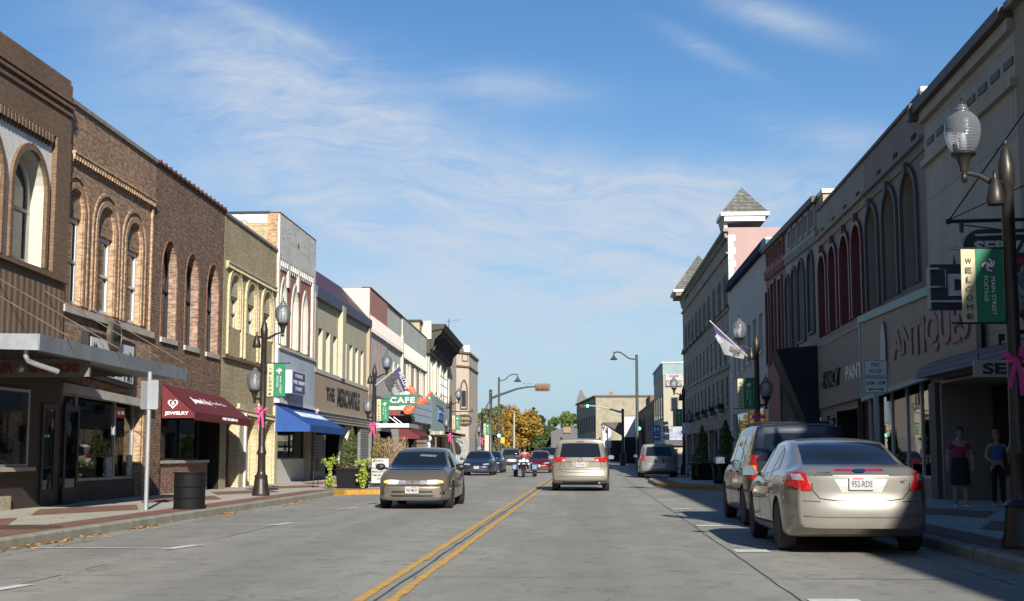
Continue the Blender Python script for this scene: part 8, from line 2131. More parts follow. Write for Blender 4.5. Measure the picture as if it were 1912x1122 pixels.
sp = sedan_spec(4.5, 1.72, 1.43, 2.6); c = Car('driving_car', 'dark red car following the three wheeled motorcycle', 'car', sp, p_red)
sedan_details(c, 1.43); front_face(c, txt='351-CVW', lamp=m_lclear); c.wheels(); c.underside(); c.mirrors(.75, .96); finish(c, -3.30, 87.5+2.2, pi)
# dark suv behind it
p_suv = paint('paint_charcoal', (.028, .034, .040), .26, .4)
sp = van_spec(4.7, 1.90, 1.76); sp['wheels'] = (-1.35, 1.40); sp['top'] = [(-2.35, 1.1), (-2.25, 1.5), (-2.1, 1.70), (-1, 1.76), (.3, 1.74), (.75, 1.50), (1.05, 1.18), (1.6, 1.10), (2.1, 1.02), (2.35, .80)]; sp['belt'] = [(-2.35, 1.02), (0, 1.0), (1.2, .97), (2.1, .90), (2.35, .68)]; sp['plan'] = [(-2.35, .92), (-1.6, .99), (0, 1), (1.6, .98), (2.1, .93), (2.35, .84)]
c = Car('driving_suv', 'dark charcoal sport utility vehicle behind the dark red car', 'suv', sp, p_suv)
c.patch('front', [(-.70, 1.16), (.70, 1.16), (.60, 1.62), (-.60, 1.62)], 'windscreen', m_cglass); c.patch('rear', [(-.66, 1.15), (.66, 1.15), (.58, 1.58), (-.58, 1.58)], 'rear_window', m_cglass)
for ax in ('left', 'right'):
    c.patch(ax, [(-2.0, 1.08), (-.75, 1.06), (-.75, 1.56), (-1.9, 1.54)], 'side_window', m_cglass); c.patch(ax, [(-.68, 1.06), (.1, 1.05), (.1, 1.57), (-.68, 1.57)], 'side_window', m_cglass); c.patch(ax, [(.17, 1.05), (.85, 1.05), (.62, 1.42), (.17, 1.56)], 'side_window', m_cglass)
front_face(c, z0=.82, txt='662-ADG'); c.wheels(); c.underside(); c.mirrors(.8, 1.15, w=.26); finish(c, -3.3, 110+2.3, pi)
e = copy_tree(c.root); e['label'] = 'dark hatch backed vehicle parked beyond the left signal mast'; e['group'] = 'cars parked on the left side'; e.location = (-7.6, 128.5, 0); e.rotation_euler = (0, 0, radians(8)); e.name = 'parked_suv'
# ================================================================== people and the three wheeled motorcycle
def skin_obj(name, V_, E, Rr, m, parent, sub=2, root=0, smooth_shade=True):
    me = bpy.data.meshes.new(name); org = chain_loc(parent); me.from_pydata([tuple(V(p)-org) for p in V_], E, []); me.materials.append(m)
    o = bpy.data.objects.new(name, me); COL.objects.link(o)
    md = o.modifiers.new('s', 'SKIN'); md.use_smooth_shade = True; md.branch_smoothing = .6
    for i, sv in enumerate(me.skin_vertices[0].data):
        r = Rr[i]; sv.radius = r if isinstance(r, tuple) else (r, r); sv.use_root = (i == root)
    if sub: sd = o.modifiers.new('d', 'SUBSURF'); sd.levels = sub; sd.render_levels = sub
    dg = bpy.context.evaluated_depsgraph_get(); dg.update(); nm = bpy.data.meshes.new_from_object(o.evaluated_get(dg)); o.modifiers.clear(); o.data = nm; nm.name = name
    if not nm.materials: nm.materials.append(m)
    bpy.data.meshes.remove(me); o.parent = parent; return o
m_skin = plain('skin', (.42, .24, .165), .6, var=.06); m_hair = plain('brown_hair', (.06, .035, .02), .7, var=.3, scale=30); m_hairg = plain('grey_blond_hair', (.22, .18, .13), .7, var=.3, scale=30)
def person(label, x, y, z, H, rz, skel, clothes, hair=m_hair, hairlen=.0, cap=None, glasses=False):
    """skel: dict of joints in metres for a 1.7 m figure (x across, -y the way the person faces, z up)"""
    k = H/1.7; t = thing('person', label, 'person', (0, 0, 0)); J = {a: V(b)*k for a, b in skel.items()}
    names = []; Vv = []; E = []; Rr = []
    def add(p, r, par=None):
        Vv.append(p); Rr.append(tuple(q*k for q in r) if isinstance(r, tuple) else r*k)
        if par is not None: E.append((par, len(Vv)-1))
        return len(Vv)-1
    pel = add(J['pelvis'], (.135, .10)); wst = add(J['waist'], (.115, .085), pel); ch = add(J['chest'], (.135, .095), wst); nb = add(J['neckb'], (.065, .06), ch); nk = add(J['neck'], .048, nb)
    jaw = add(J['head']+V((0, -.015, -.075))*k, (.062, .070), nk); hd = add(J['head']+V((0, .005, .0))*k, (.076, .090), jaw); tp = add(J['head']+V((0, .01, .075))*k, (.062, .074), hd)
    for s in ('l', 'r'):
        sh = add(J['sh'+s], .055, ch); el = add(J['el'+s], .038, sh); fo = add(J['el'+s].lerp(J['wr'+s], .45), .036, el); wr = add(J['wr'+s], .024, fo)
        d = (J['wr'+s]-J['el'+s]).normalized(); side = d.orthogonal().normalized(); n_ = d.cross(V((0, -1, 0))); side = n_.normalized() if n_.length > .2 else side
        pm = add(J['wr'+s]+d*.055*k, (.034, .018), wr); fw = d.cross(side).normalized()
        pm2 = add(J['wr'+s]+d*.085*k, (.036, .015), pm)
        for q, (o_, ln) in enumerate(((-.027, .062), (-.009, .075), (.009, .07), (.026, .055))):
            b0 = J['wr'+s]+d*.098*k+side*o_*k; a = add(b0, .0085, pm2); b_ = add(b0+(d*.6+fw*.25*(1 if q else .9))*ln*.6*k, .008, a); add(b0+(d*.75+fw*.65)*ln*.95*k, .0065, b_)
        th = add(J['wr'+s]+d*.05*k-side*.035*k, .010, pm); add(J['wr'+s]+(d*.09)*k-side*.055*k+fw*.015*k, .008, th)
    for s in ('l', 'r'):
        hp = add(J['hip'+s], .085, pel); kn = add(J['kn'+s], .056, hp); cf = add(J['kn'+s].lerp(J['an'+s], .35)+V((0, .012, 0))*k, .055, kn); an = add(J['an'+s], .036, cf)
        fd = V(skel.get('foot'+s, (0, -1, 0))).normalized(); he = add(J['an'+s]+V((0, 0, -.05))*k-fd*.03*k, .038, an); add(J['an'+s]+V((0, 0, -.06))*k+fd*.12*k, (.040, .028), he)
    body = skin_obj('body', Vv, E, Rr, m_skin, t, 2, pel)
    hc = J['head']
    # hair, face
    if cap is None:
        b = MB(); n, m_ = 16, 9; vs = []
        for i in range(m_+1):
            ph = (pi*.60+hairlen)*i/m_
            for j in range(n):
                a = 2*pi*j/n; front = max(0, -sin(a)); lim = pi*.36+pi*.26*(1-front**.7)+hairlen*(1-front**.4); p2 = min(ph, lim)
                vs.append(hc+V((sin(p2)*cos(a)*.093, sin(p2)*sin(a)*.112+.008, .03+cos(p2)*.110-max(0, p2-pi*.55)*.10))*k)
        b._add(vs, [(i*n+j, (i+1)*n+j, (i+1)*n+(j+1) % n, i*n+(j+1) % n) for i in range(m_) for j in range(n)], 0, True); b.build('hair', hair, t)
    else:
        b = MB(); b.lathe([(.098*k, .005*k), (.102*k, .045*k), (.09*k, .10*k), (.05*k, .135*k), (.001, .145*k)], hc, 18); b.prism([hc+V((x_, -.09-(.07*(1-(x_/.07)**2)), .012))*k for x_ in (-.07, -.045, -.02, 0, .02, .045, .07)]+[hc+V((.07, -.05, .02))*k, hc+V((-.07, -.05, .02))*k], (0, 0, .008*k)); b.build('cap', cap, t)
    b = MB()
    for sx_ in (-.031, .031): b.ball(hc+V((sx_, -.083, .005))*k, .011*k, 8)
    b.build('eyes', plain('eye_dark', (.03, .025, .02), .3, var=0), body)
    b = MB(); b.ball(hc+V((0, -.100, -.022))*k, (.012*k, .018*k, .02*k), 8); 
    for sx_ in (-.082, .082): b.ball(hc+V((sx_, .01, -.01))*k, (.012*k, .022*k, .032*k), 8)
    b.build('nose_and_ears', m_skin, body); b = MB(); b.ball(hc+V((0, -.088, -.062))*k, (.024*k, .008*k, .006*k), 8); b.build('mouth', plain('lip', (.30, .10, .09), .6, var=0), body)
    if glasses: b = MB(); b.box(hc.x-.07*k, hc.x+.07*k, hc.y-.105*k, hc.y-.085*k, hc.z-.015*k, hc.z+.022*k); b.build('sunglasses', m_black, t)
    g = 1.0
    for nm, m in clothes:
        if nm in ('shirt', 'vest', 'jacket'):
            Vs = [J['pelvis']+V((0, 0, .02))*k, J['waist'], J['chest'], J['neckb']+V((0, 0, -.03))*k]; R_ = [(.150*k, .115*k), (.132*k, .102*k), (.152*k, .115*k), (.085*k, .08*k)]; Es = [(0, 1), (1, 2), (2, 3)]
            for s in ('l', 'r'):
                i = len(Vs); Vs.append(J['sh'+s]); R_.append((.066 if nm != 'vest' else .058)*k); Es.append((2, i))
                if nm == 'shirt': Vs.append(J['sh'+s].lerp(J['el'+s], .65)); R_.append(.054*k); Es.append((i, i+1))
                if nm == 'jacket': Vs += [J['el'+s], J['el'+s].lerp(J['wr'+s], .9)]; R_ += [.054*k, .042*k]; Es += [(i, i+1), (i+1, i+2)]
            skin_obj(nm, Vs, Es, R_, m, t, 2, 0)
        elif nm == 'skirt':
            b = MB(); c = J['pelvis']; b.lathe([(.155*k, .10*k), (.175*k, .0), (.20*k, -.22*k), (.215*k, -.46*k), (.20*k, -.465*k)], c, 20); b.build(nm, m, t)
        elif nm in ('trousers', 'jeans'):
            Vs = [J['pelvis']+V((0, 0, .06))*k, J['pelvis']-V((0, 0, .03))*k]; R_ = [(.142*k, .108*k), (.14*k, .11*k)]; Es = [(0, 1)]
            for s in ('l', 'r'):
                i = len(Vs); Vs += [J['hip'+s], J['kn'+s], J['an'+s]+V((0, 0, .01))]; R_ += [.096*k, .068*k, .056*k]; Es += [(1, i), (i, i+1), (i+1, i+2)]
            skin_obj(nm, Vs, Es, R_, m, t, 2, 0)
        elif nm == 'shoe':
            for s in ('l', 'r'):
                fd = V(skel.get('foot'+s, (0, -1, 0))).normalized(); a = J['an'+s]; skin_obj('shoe', [a+V((0, 0, -.045))*k-fd*.035*k, a+V((0, 0, -.055))*k+fd*.06*k, a+V((0, 0, -.062))*k+fd*.14*k], [(0, 1), (1, 2)], [(.045*k, .045*k), (.046*k, .038*k), (.042*k, .026*k)], m, t, 2, 0)
    t.location = (x, y, z); t.rotation_euler = (0, 0, rz); return t
def stand(dx=.09, step=.0, arm=.06):
    d = dict(pelvis=(0, 0, .95), waist=(0, -.01, 1.10), chest=(0, 0, 1.27), neckb=(0, .01, 1.40), neck=(0, -.005, 1.46), head=(0, -.02, 1.575))
    for s, g in (('l', 1), ('r', -1)):
        st = step*g; d.update({'sh'+s: (g*.165, 0, 1.36), 'el'+s: (g*(.225+arm*.4), .03, 1.10), 'wr'+s: (g*(.215+arm), -.05, .87), 'hip'+s: (g*dx, 0, .88), 'kn'+s: (g*(dx+.0), -st*.5-.02, .49), 'an'+s: (g*(dx+.005), -st, .09)})
    return d
m_pinktop = plain('bright_pink_knit', (.32, .025, .08), .8, var=.1); m_bluetop = plain('blue_sleeveless_top', (.05, .11, .30), .8, var=.1); m_blk = plain('black_cloth', (.010, .010, .012), .85, var=.1); m_shoew = plain('white_shoe', (.5, .5, .5), .6, var=.05)
sk = stand(step=.06); sk['ell'] = (.27, .0, 1.10); sk['wrl'] = (.23, -.12, .90)
px_, _ = ony(1793, 900, 28.0)
person('person in a bright pink top and black skirt standing outside the drug store', px_, 28.0, .15, 1.66, radians(8), sk, (('shirt', m_pinktop), ('skirt', m_blk), ('shoe', m_shoew)), hair=m_hair, hairlen=.35)
sk = stand(step=-.05); sk['elr'] = (-.24, -.02, 1.10); sk['wrr'] = (-.16, -.2, 1.02)
px_, _ = ony(1864, 900, 28.6)
person('person in a blue sleeveless top and dark trousers beside the one in pink', px_, 28.6, .15, 1.60, radians(-12), sk, (('vest', m_bluetop), ('trousers', m_blk), ('shoe', m_shoew)), hair=m_hairg, hairlen=.1)

# three wheeled motorcycle, facing the camera (front = -y)
TX, TY = -3.50, 72.2
t = thing('three_wheeled_motorcycle', 'dark three wheeled motorcycle with lit headlamps in the left lane', 'motorcycle', (0, 0, 0), None)
def tyre(cx, cy, r, w, nm='wheel'):
    wv = bpy.data.objects.new(nm, None); COL.objects.link(wv); wv.parent = t; wv.location = (cx, cy, r); o = V((cx, cy, r))
    b = MB(); b.lathe([(r*.7, -w/2), (r*.95, -w/2), (r, -w*.3), (r, w*.3), (r*.95, w/2), (r*.7, w/2)], o, 22, axis='x'); b.build('tyre', m_rubber, wv)
    b = MB(); b.lathe([(r*.7, -w*.4), (r*.6, -w*.2), (.05, -w*.35), (.05, w*.35), (r*.6, w*.2), (r*.7, w*.4)], o, 20, axis='x'); b.build('rim', m_chrome, wv)
tyre(0, -1.05, .33, .14)
for sx_ in (-.52, .52): tyre(sx_, .95, .31, .22)
m_mpaint = paint('motorcycle_black_paint', (.012, .016, .03), .15, .3)
b = MB()
for sx_ in (-.11, .11): b.tube([(sx_, -1.05, .33), (sx_, -.62, 1.05)], .03, 8)
b.build('fork', m_chrome, t)
b = MB(); n = 10
for i in range(n):
    a0, a1 = pi*(.1+.75*i/n), pi*(.1+.75*(i+1)/n); P_ = lambda a, x: (x, -1.05-.38*cos(a), .33+.38*sin(a)); b.hexa([P_(a0, -.09), P_(a0, .09), P_(a1, .09), P_(a1, -.09)], [(p[0], -1.05+(p[1]+1.05)*1.03, .33+(p[2]-.33)*1.03) for p in (P_(a0, -.09), P_(a0, .09), P_(a1, .09), P_(a1, -.09))])
b.build('front_fender', m_mpaint, t)
for sx_ in (-.53, .53):
    b = MB(); n = 12
    for i in range(n):
        a0, a1 = pi*(.02+.96*i/n), pi*(.02+.96*(i+1)/n); P_ = lambda a, x, r=.40: (x, .95-r*cos(a), .31+r*sin(a)); w0 = .15
        b.hexa([P_(a0, sx_-w0), P_(a0, sx_+w0), P_(a1, sx_+w0), P_(a1, sx_-w0)], [P_(a0, sx_-w0, .43), P_(a0, sx_+w0, .43), P_(a1, sx_+w0, .43), P_(a1, sx_-w0, .43)])
    b.build('rear_fender', m_mpaint, t)
    b = MB(); b.prism([(sx_-.12, .52, .42), (sx_+.12, .52, .42), (sx_+.13, .56, .66), (sx_-.13, .56, .66)], (0, .02, 0)); b.build('fender_plate', plain('fender_sky_chrome', (.40, .46, .52), .15, metal=.8, var=.1), t)
b = MB(); b.box(-.4, .4, .75, 1.25, .38, .72); b.box(-.13, .13, -.5, 1.1, .36, .56); b.ball((0, -.1, .78), (.16, .34, .16), 12); b.build('tank_and_body', m_mpaint, t)
b = MB(); b.ball((0, .45, .74), (.19, .36, .10), 12); b.build('seat', m_blk, t)
b = MB(); b.lathe([(.17, -.14), (.19, -.05), (.19, .05), (.17, .14)], (0, -.15, .48), 14, axis='x'); b.box(-.24, .24, -.35, .1, .30, .42); b.build('engine', m_chrome, t)
b = MB(); b.tube([(-.40, -.25, 1.10), (-.30, -.42, 1.10), (-.12, -.52, 1.02), (.12, -.52, 1.02), (.30, -.42, 1.10), (.40, -.25, 1.10)], .016, 7); b.build('handlebar', m_chrome, t)
for sx_, r in ((0, .095), (-.19, .06), (.19, .06)):
    b = MB(); b.ball((sx_, -.66, .90 if sx_ == 0 else .86), (r, .09, r), 14); hl = b.build('headlight', m_chrome, t)
    b = MB(); b.lathe([(r*.85, 0), (r*.5, -.02), (.001, -.025)], (sx_, -.74, .90 if sx_ == 0 else .86), 14, axis='y'); b.build('lens', m_hlon, hl)
for sx_ in (-.26, .26): b = MB(); b.ball((sx_, -.60, .70), .045, 10); b.build('indicator', m_tail_on, t)
b = MB(); b.prism([(-.22, -.60, 1.0), (.22, -.60, 1.0), (.20, -.50, 1.22), (0, -.48, 1.27), (-.20, -.50, 1.22)], (0, .012, 0))
def clear_mat():
    m = bpy.data.materials.new('clear_screen'); m.use_nodes = True; q = NT(m.node_tree); m.node_tree.nodes.clear(); g_ = q.add('ShaderNodeBsdfGlossy'); g_.inputs['Roughness'].default_value = .05; tr = q.add('ShaderNodeBsdfTransparent'); mx = q.add('ShaderNodeMixShader'); mx.inputs[0].default_value = .18; o = q.add('ShaderNodeOutputMaterial')
    q.link(tr.outputs[0], mx.inputs[1]); q.link(g_.outputs[0], mx.inputs[2]); q.link(mx.outputs[0], o.inputs[0]); return m
b.build('windscreen', clear_mat(), t)
for sx_ in (-.44, .44): b = MB(); b.ball((sx_, -.30, 1.26), (.07, .025, .045), 10); b.tube([(sx_*.8, -.32, 1.12), (sx_, -.3, 1.23)], .008, 5); b.build('mirror', m_chrome, t)
b = MB()
for sx_ in (-.3, .3): b.tube([(sx_, -.3, .32), (sx_, .9, .28)], .035, 8)
b.build('exhaust', m_chrome, t)
t.location = (TX, TY+.6, 0)
sk = dict(pelvis=(0, .45, .86), waist=(0, .42, 1.00), chest=(0, .36, 1.18), neckb=(0, .33, 1.30), neck=(0, .31, 1.36), head=(0, .28, 1.47), footl=(0, -1, .2), footr=(0, -1, .2))
for s, g in (('l', 1), ('r', -1)): sk.update({'sh'+s: (g*.17, .34, 1.27), 'el'+s: (g*.27, .14, 1.06), 'wr'+s: (g*.34, -.16, 1.08), 'hip'+s: (g*.11, .38, .82), 'kn'+s: (g*.27, -.02, .74), 'an'+s: (g*.30, -.20, .40)})
m_jkt = plain('orange_red_riding_jacket', (.42, .07, .03), .7, var=.35, scale=14); m_jean = plain('blue_jeans', (.06, .09, .17), .85, var=.2)
person('rider in an orange red jacket, dark cap and sunglasses on the three wheeled motorcycle', TX, TY+.6, 0, 1.74, 0, sk, (('jacket', m_jkt), ('jeans', m_jean), ('shoe', m_blk)), cap=m_blk, glasses=True)
# ================================================================== beyond the crossing
def block(name, label, x0, x1, y0, y1, z1, m, cat='building', group=None, roof=None):
    t = thing(name, label, cat, ((x0+x1)/2, (y0+y1)/2, 0), group); b = MB(); b.box(x0, x1, y0, y1, -.1, z1); b.build('wall', m, t)
    b = MB(); b.box(x0-.12, x1+.12, y0-.12, y1+.12, z1, z1+.22); b.build('coping', roof or m_cap, t); return t
def nearwin(t, x0, x1, z0, z1, y, gm=None, fm=None):
    b = MB(); f = .08
    for a in ((x0, x1, z0, z0+f), (x0, x1, z1-f, z1), (x0, x0+f, z0+f, z1-f), (x1-f, x1, z0+f, z1-f)): b.box(a[0], a[1], y-.09, y-.001, a[2], a[3])
    w = b.build('window', fm or m_offwhite, t); b = MB(); b.box(x0+f, x1-f, y-.05, y-.002, z0+f, z1-f); b.build('pane', gm or m_glass_w, w)
def fw(px, Y): return ony(px, 830, Y)[0]
def fz(py, Y): return ony(1100, py, Y)[1]
m_farcream = stucco('far_cream_wall', (.36, .325, .24), streak=.12, var=.08); m_aqua = stucco('pale_aqua_panel', (.24, .32, .32), streak=.1)
# tall cream restaurant building, right
Y0 = 153.0; xa, xb = fw(1240, Y0), fw(1300, Y0); zt = fz(679, Y0)
t = thing('restaurant_building', 'tall cream restaurant building with aqua top beyond the hotel', 'building', ((xa+xb)/2, Y0, 0))
b = MB(); b.box(xa, xb, Y0, Y0+22, -.1, zt-1.35); b.build('wall', m_farcream, t)
b = MB(); b.box(xa-.05, xb, Y0-.05, Y0+22, zt-1.35, zt); b.build('parapet_panel', m_aqua, t); b = MB(); b.box(xa-.2, xb, Y0-.2, Y0+22, zt, zt+.15); b.build('coping', m_steel, t)
for k in range(4):
    for z0, z1 in ((5.2, 8.0),): 
        y = Y0+2+k*5.2; b = MB(); b.box(xa-.06, xa-.001, y, y+1.6, z0, z1); w = b.build('window', m_dkgrey, t); b = MB(); b.box(xa-.08, xa-.061, y+.15, y+1.45, z0+.15, z1-.15); b.build('pane', m_glass_w, w)
za, zb_ = fz(722, Y0), fz(699, Y0); xs0, xs1 = fw(1244, Y0), fw(1275, Y0)
b = MB(); b.box(xs0, xs1, Y0-.2, Y0-.05, za, zb_); sg = b.build('signboard', plain('far_sign_white', (.34, .34, .35), .5, var=.05), t)
b = MB(); b.box(xs0+.05, xs1-.05, Y0-.22, Y0-.2, za+.02, za+.32); b.build('sign_band', m_black, sg)
hx = (xs0+xs1)/2; hh = zb_-za
mm = [text(t, 'l', 'ADAMS', (hx, Y0-.21, za+hh*.85), (1, 0, 0), (0, 0, 1), (xs1-xs0)*.62, hh*.17, m_redst, .01, .03, raw=True), text(t, 'l', 'PIT STOP', (hx, Y0-.21, za+hh*.40), (1, 0, 0), (0, 0, 1), (xs1-xs0)*.92, hh*.17, m_black, .01, .02, raw=True), text(t, 'l', 'RESTAURANT', (hx, Y0-.225, za+hh*.12), (1, 0, 0), (0, 0, 1), (xs1-xs0)*.85, hh*.11, m_white, .01, .02, raw=True)]
join_meshes('lettering', mm, [m_redst, m_black, m_white], sg)
b = MB(); b.lathe([(.01, 0), (.3, .1), (.5, .5), (.35, .9), (.01, 1.0)], (hx, Y0-.25, za+.75), 14); 
nearwin(t, fw(1254, Y0), fw(1267, Y0), fz(768, Y0), fz(742, Y0), Y0, fm=m_dkgrey)
b = MB(); b.box(fw(1250, Y0), fw(1275, Y0), Y0-.3, Y0-.02, fz(822, Y0), fz(800, Y0)); ms = b.build('mural_sign', plain('blue_white_mural', (.25, .27, .34), .6, var=.7, scale=1.2), t)
b = MB(); b.box(xa+.1, xb, Y0-.5, Y0-.02, fz(832, Y0), fz(823, Y0)); b.build('shop_fascia', m_dkgrey, t)
b = MB(); b.box(fw(1255, Y0), fw(1265, Y0), Y0-.06, Y0+.1, 0, fz(838, Y0)); b.build('door', m_dark, t)
# dark brick shops after it
t = block('brick_shop_building', 'low dark brown brick building left of the restaurant building', XR-.1, XR+12, 176, 244, 8.0, m_dkbrick); b = MB(); b.box(XR-.15, XR+5, 186, 200, 8.22, 9.3); b.build('raised_parapet', m_dkbrick, t)
for k in range(9): b = MB(); b.box(XR-.2, XR-.101, 179+k*7, 181.5+k*7, 4.4, 6.4); b.build('window', m_dkgrey, t)
# long beige building facing down the street
Y0 = 250.0; xa, xb = fw(1113, Y0), fw(1222, Y0); zt = fz(741, Y0)
t = thing('brick_building', 'long pale beige building with a chimney, its side facing down the street', 'building', (xa, Y0, 0)); m_fbrick = stucco('far_beige_brick', (.30, .265, .185), streak=.2, var=.25, peel=(.22, .19, .14))
b = MB(); xl = fw(1078, Y0+45); b.prism([(xa, Y0, -.1), (xb, Y0, -.1), (xb, Y0+30, -.1), (xl, Y0+45, -.1)], (0, 0, zt+.1)); b.build('wall', m_fbrick, t)
b = MB(); b.box(fw(1139, Y0), fw(1146, Y0), Y0+3, Y0+4.5, zt, zt+1.1); b.build('chimney', m_tan, t); b = MB(); b.box(fw(1160, Y0), fw(1205, Y0), Y0+2, Y0+10, zt, zt+.4); b.build('roof_box', m_roofing, t)
b = MB(); b.prism([(xa-.3, Y0-.3, zt), (xb, Y0-.3, zt), (xb, Y0+.2, zt), (xa+.2, Y0+.2, zt), (xl, Y0+44.5, zt), (xl-.4, Y0+44.2, zt)], (0, 0, .3)); b.build('coping', m_dkgrey, t)
dv = (V((xl, Y0+45, 0))-V((xa, Y0, 0))); nl = V((-dv.y, dv.x, 0)).normalized()
for k in range(8):
    p = V((xa, Y0, 0))+dv*(k+.35)/8.2; q = p+dv*.05
    for z0, z1 in ((1.0, 3.2), (5.4, 8.4)): b = MB(); b.hexa([p+V((0, 0, z0)), q+V((0, 0, z0)), q+nl*.1+V((0, 0, z0)), p+nl*.1+V((0, 0, z0))], [p+V((0, 0, z1)), q+V((0, 0, z1)), q+nl*.1+V((0, 0, z1)), p+nl*.1+V((0, 0, z1))]); b.build('window', m_dkgrey, t)
Yg = Y0+46; b = MB(); xg = fw(1077, Yg); w = (fw(1097, Yg)-xg); g0 = fz(744, Yg)
b.prism([(xg, Yg-.5, 0), (xg+w, Yg-.5, 0), (xg+w, Yg-.5, g0), (xg+w*.92, Yg-.5, g0+.3), (xg+w*.72, Yg-.5, g0+.5), (xg+w*.62, Yg-.5, g0+1.3), (xg+w*.50, Yg-.5, fz(729, Yg)), (xg+w*.28, Yg-.5, fz(729, Yg)), (xg+w*.22, Yg-.5, g0+1.1), (xg+w*.08, Yg-.5, g0+.3), (xg, Yg-.5, g0-.6)], (0, .6, 0)); b.build('stepped_gable', plain('far_grey_gable', (.15, .145, .14), .9, var=.2), t)
# low white buildings in front of it
m_fwhite = plain('far_white_wall', (.50, .50, .50), .7, var=.06)
Y0 = 205.0; t = block('white_building', 'plain white flat roofed building before the long beige one', fw(1166, Y0), fw(1187, Y0), Y0, Y0+12, fz(777, Y0), m_fwhite); b = MB(); b.box(fw(1166, Y0)+.02, fw(1187, Y0)-.02, Y0-.06, Y0-.001, -.1, fz(816, Y0)); b.build('shop_front', m_dark, t)
Y0 = 215.0; t = block('white_building', 'small white building with a dark sloping roof behind the black mast', fw(1125, Y0), fw(1141, Y0), Y0, Y0+10, fz(792, Y0), m_fwhite); nearwin(t, fw(1130, Y0), fw(1136, Y0), fz(805, Y0), fz(797, Y0), Y0, gm=plain('ochre_board', (.25, .19, .05), .6, var=.3))
b = MB(); b.prism([(fw(1125, Y0), Y0-.4, fz(792, Y0)+.3), (fw(1168, Y0), Y0-.4, fz(792, Y0)+.3), (fw(1168, Y0), Y0-.4, fz(815, Y0))], (0, 9, 0)); b.build('roof', m_dkgrey, t); b = MB(); b.box(fw(1131, Y0), fw(1187, Y0), Y0-.5, Y0-.02, 0, fz(822, Y0)); b.build('shop_front', m_dark, t)
# grey shed, tan kiosk
Y0 = 225.0; t = thing('grey_shed', 'long dark grey building with a sloping roofline before the green trees', 'building', (fw(1050, Y0), Y0, 0)); b = MB(); b.prism([(fw(1029, Y0), Y0, 0), (fw(1078, Y0), Y0, 0), (fw(1078, Y0), Y0, fz(800, Y0)), (fw(1056, Y0), Y0, fz(797, Y0)), (fw(1029, Y0), Y0, fz(806, Y0))], (0, 14, 0)); b.build('wall', plain('shed_grey', (.11, .105, .11), .8, var=.15), t)
b = MB(); b.box(fw(1052, Y0), fw(1066, Y0), Y0-.3, Y0-.02, fz(808, Y0), fz(797, Y0)); b.build('signboard', plain('kiosk_tan', (.25, .16, .12), .7, var=.15), t)
# white house with grey roof and brown roof wing, left
Y0 = 270.0; t = thing('white_house', 'white gabled house with a grey roof below the orange tree', 'house', (fw(975, Y0), Y0, 0)); xa, xb = fw(958, Y0), fw(985, Y0); z0 = fz(821, Y0); b = MB(); b.box(xa, xb, Y0, Y0+9, 0, z0); b.build('wall', m_fwhite, t)
b = MB(); b.hexa([(xa-.5, Y0-.5, z0), (xb+1.5, Y0-.5, z0), (xb+1.5, Y0+9, z0), (xa-.5, Y0+9, z0)], [(xa+.2, Y0+3.8, fz(808, Y0)), (xb+.8, Y0+3.8, fz(808, Y0)), (xb+.8, Y0+4.4, fz(808, Y0)), (xa+.2, Y0+4.4, fz(808, Y0))]); b.build('roof', plain('grey_shingle_roof', (.09, .09, .10), .9, var=.2), t)
Y0 = 240.0; t = thing('brown_house', 'low house with a long brown sloping roof beside the white pole', 'house', (fw(985, Y0), Y0, 0)); b = MB(); b.prism([(fw(962, Y0), Y0, 0), (fw(1002, Y0), Y0, 0), (fw(1002, Y0), Y0, fz(812, Y0)), (fw(962, Y0), Y0, fz(836, Y0))], (0, 8, 0)); b.build('wall', plain('brown_gable', (.17, .11, .085), .85, var=.2), t)
b = MB(); b.prism([(fw(950, Y0), Y0-.6, fz(840, Y0)), (fw(1003, Y0), Y0-.6, fz(810, Y0)), (fw(1003, Y0), Y0-.6, fz(812.5, Y0)), (fw(950, Y0), Y0-.6, fz(842.5, Y0))], (0, 9, 0)); b.build('roof', plain('grey_roof_edge', (.10, .10, .105), .9, var=.2), t)
# small cream shop left beyond the crossing
t = block('cream_shop', 'small cream shop with a pale green awning beyond the cream corner building', fw(800, 152), fw(884, 152), 152, 166, fz(792, 152), m_creamst); b = MB(); xa, xb = fw(868, 151), fw(903, 150.5); b.hexa([(xa, 150.5, fz(838, 152)), (xb, 150.5, fz(838, 152)), (xb-1.3, 152, fz(838, 152)), (xa, 152, fz(838, 152))], [(xa, 150.6, fz(836.5, 152)), (xb, 150.6, fz(836.5, 152)), (xb-1.3, 152, fz(830, 152)), (xa, 152, fz(830, 152))]); b.build('awning', plain('pale_green_awning', (.25, .36, .28), .7, var=.1), t)
t = block('cream_shop', 'flat cream kiosk between the left signal mast and the trees', fw(905, 170), fw(915, 170), 170, 174, fz(811, 170), m_creamst)
# utility pole
Yq = 190.0; t = thing('utility_pole', 'pale utility pole with short crossarm in front of the orange tree', 'utility pole', (fw(960, Yq), Yq, 0)); b = MB(); b.lathe([(.16, 0), (.11, fz(768, Yq))], (fw(960, Yq), Yq, 0), 8); b.build('pole', plain('pale_pole', (.33, .32, .30), .8, var=.1), t); b = MB(); b.box(fw(959, Yq), fw(962.5, Yq), Yq-.1, Yq+.1, fz(770.5, Yq), fz(769, Yq)); b.build('crossarm', m_bark, t)

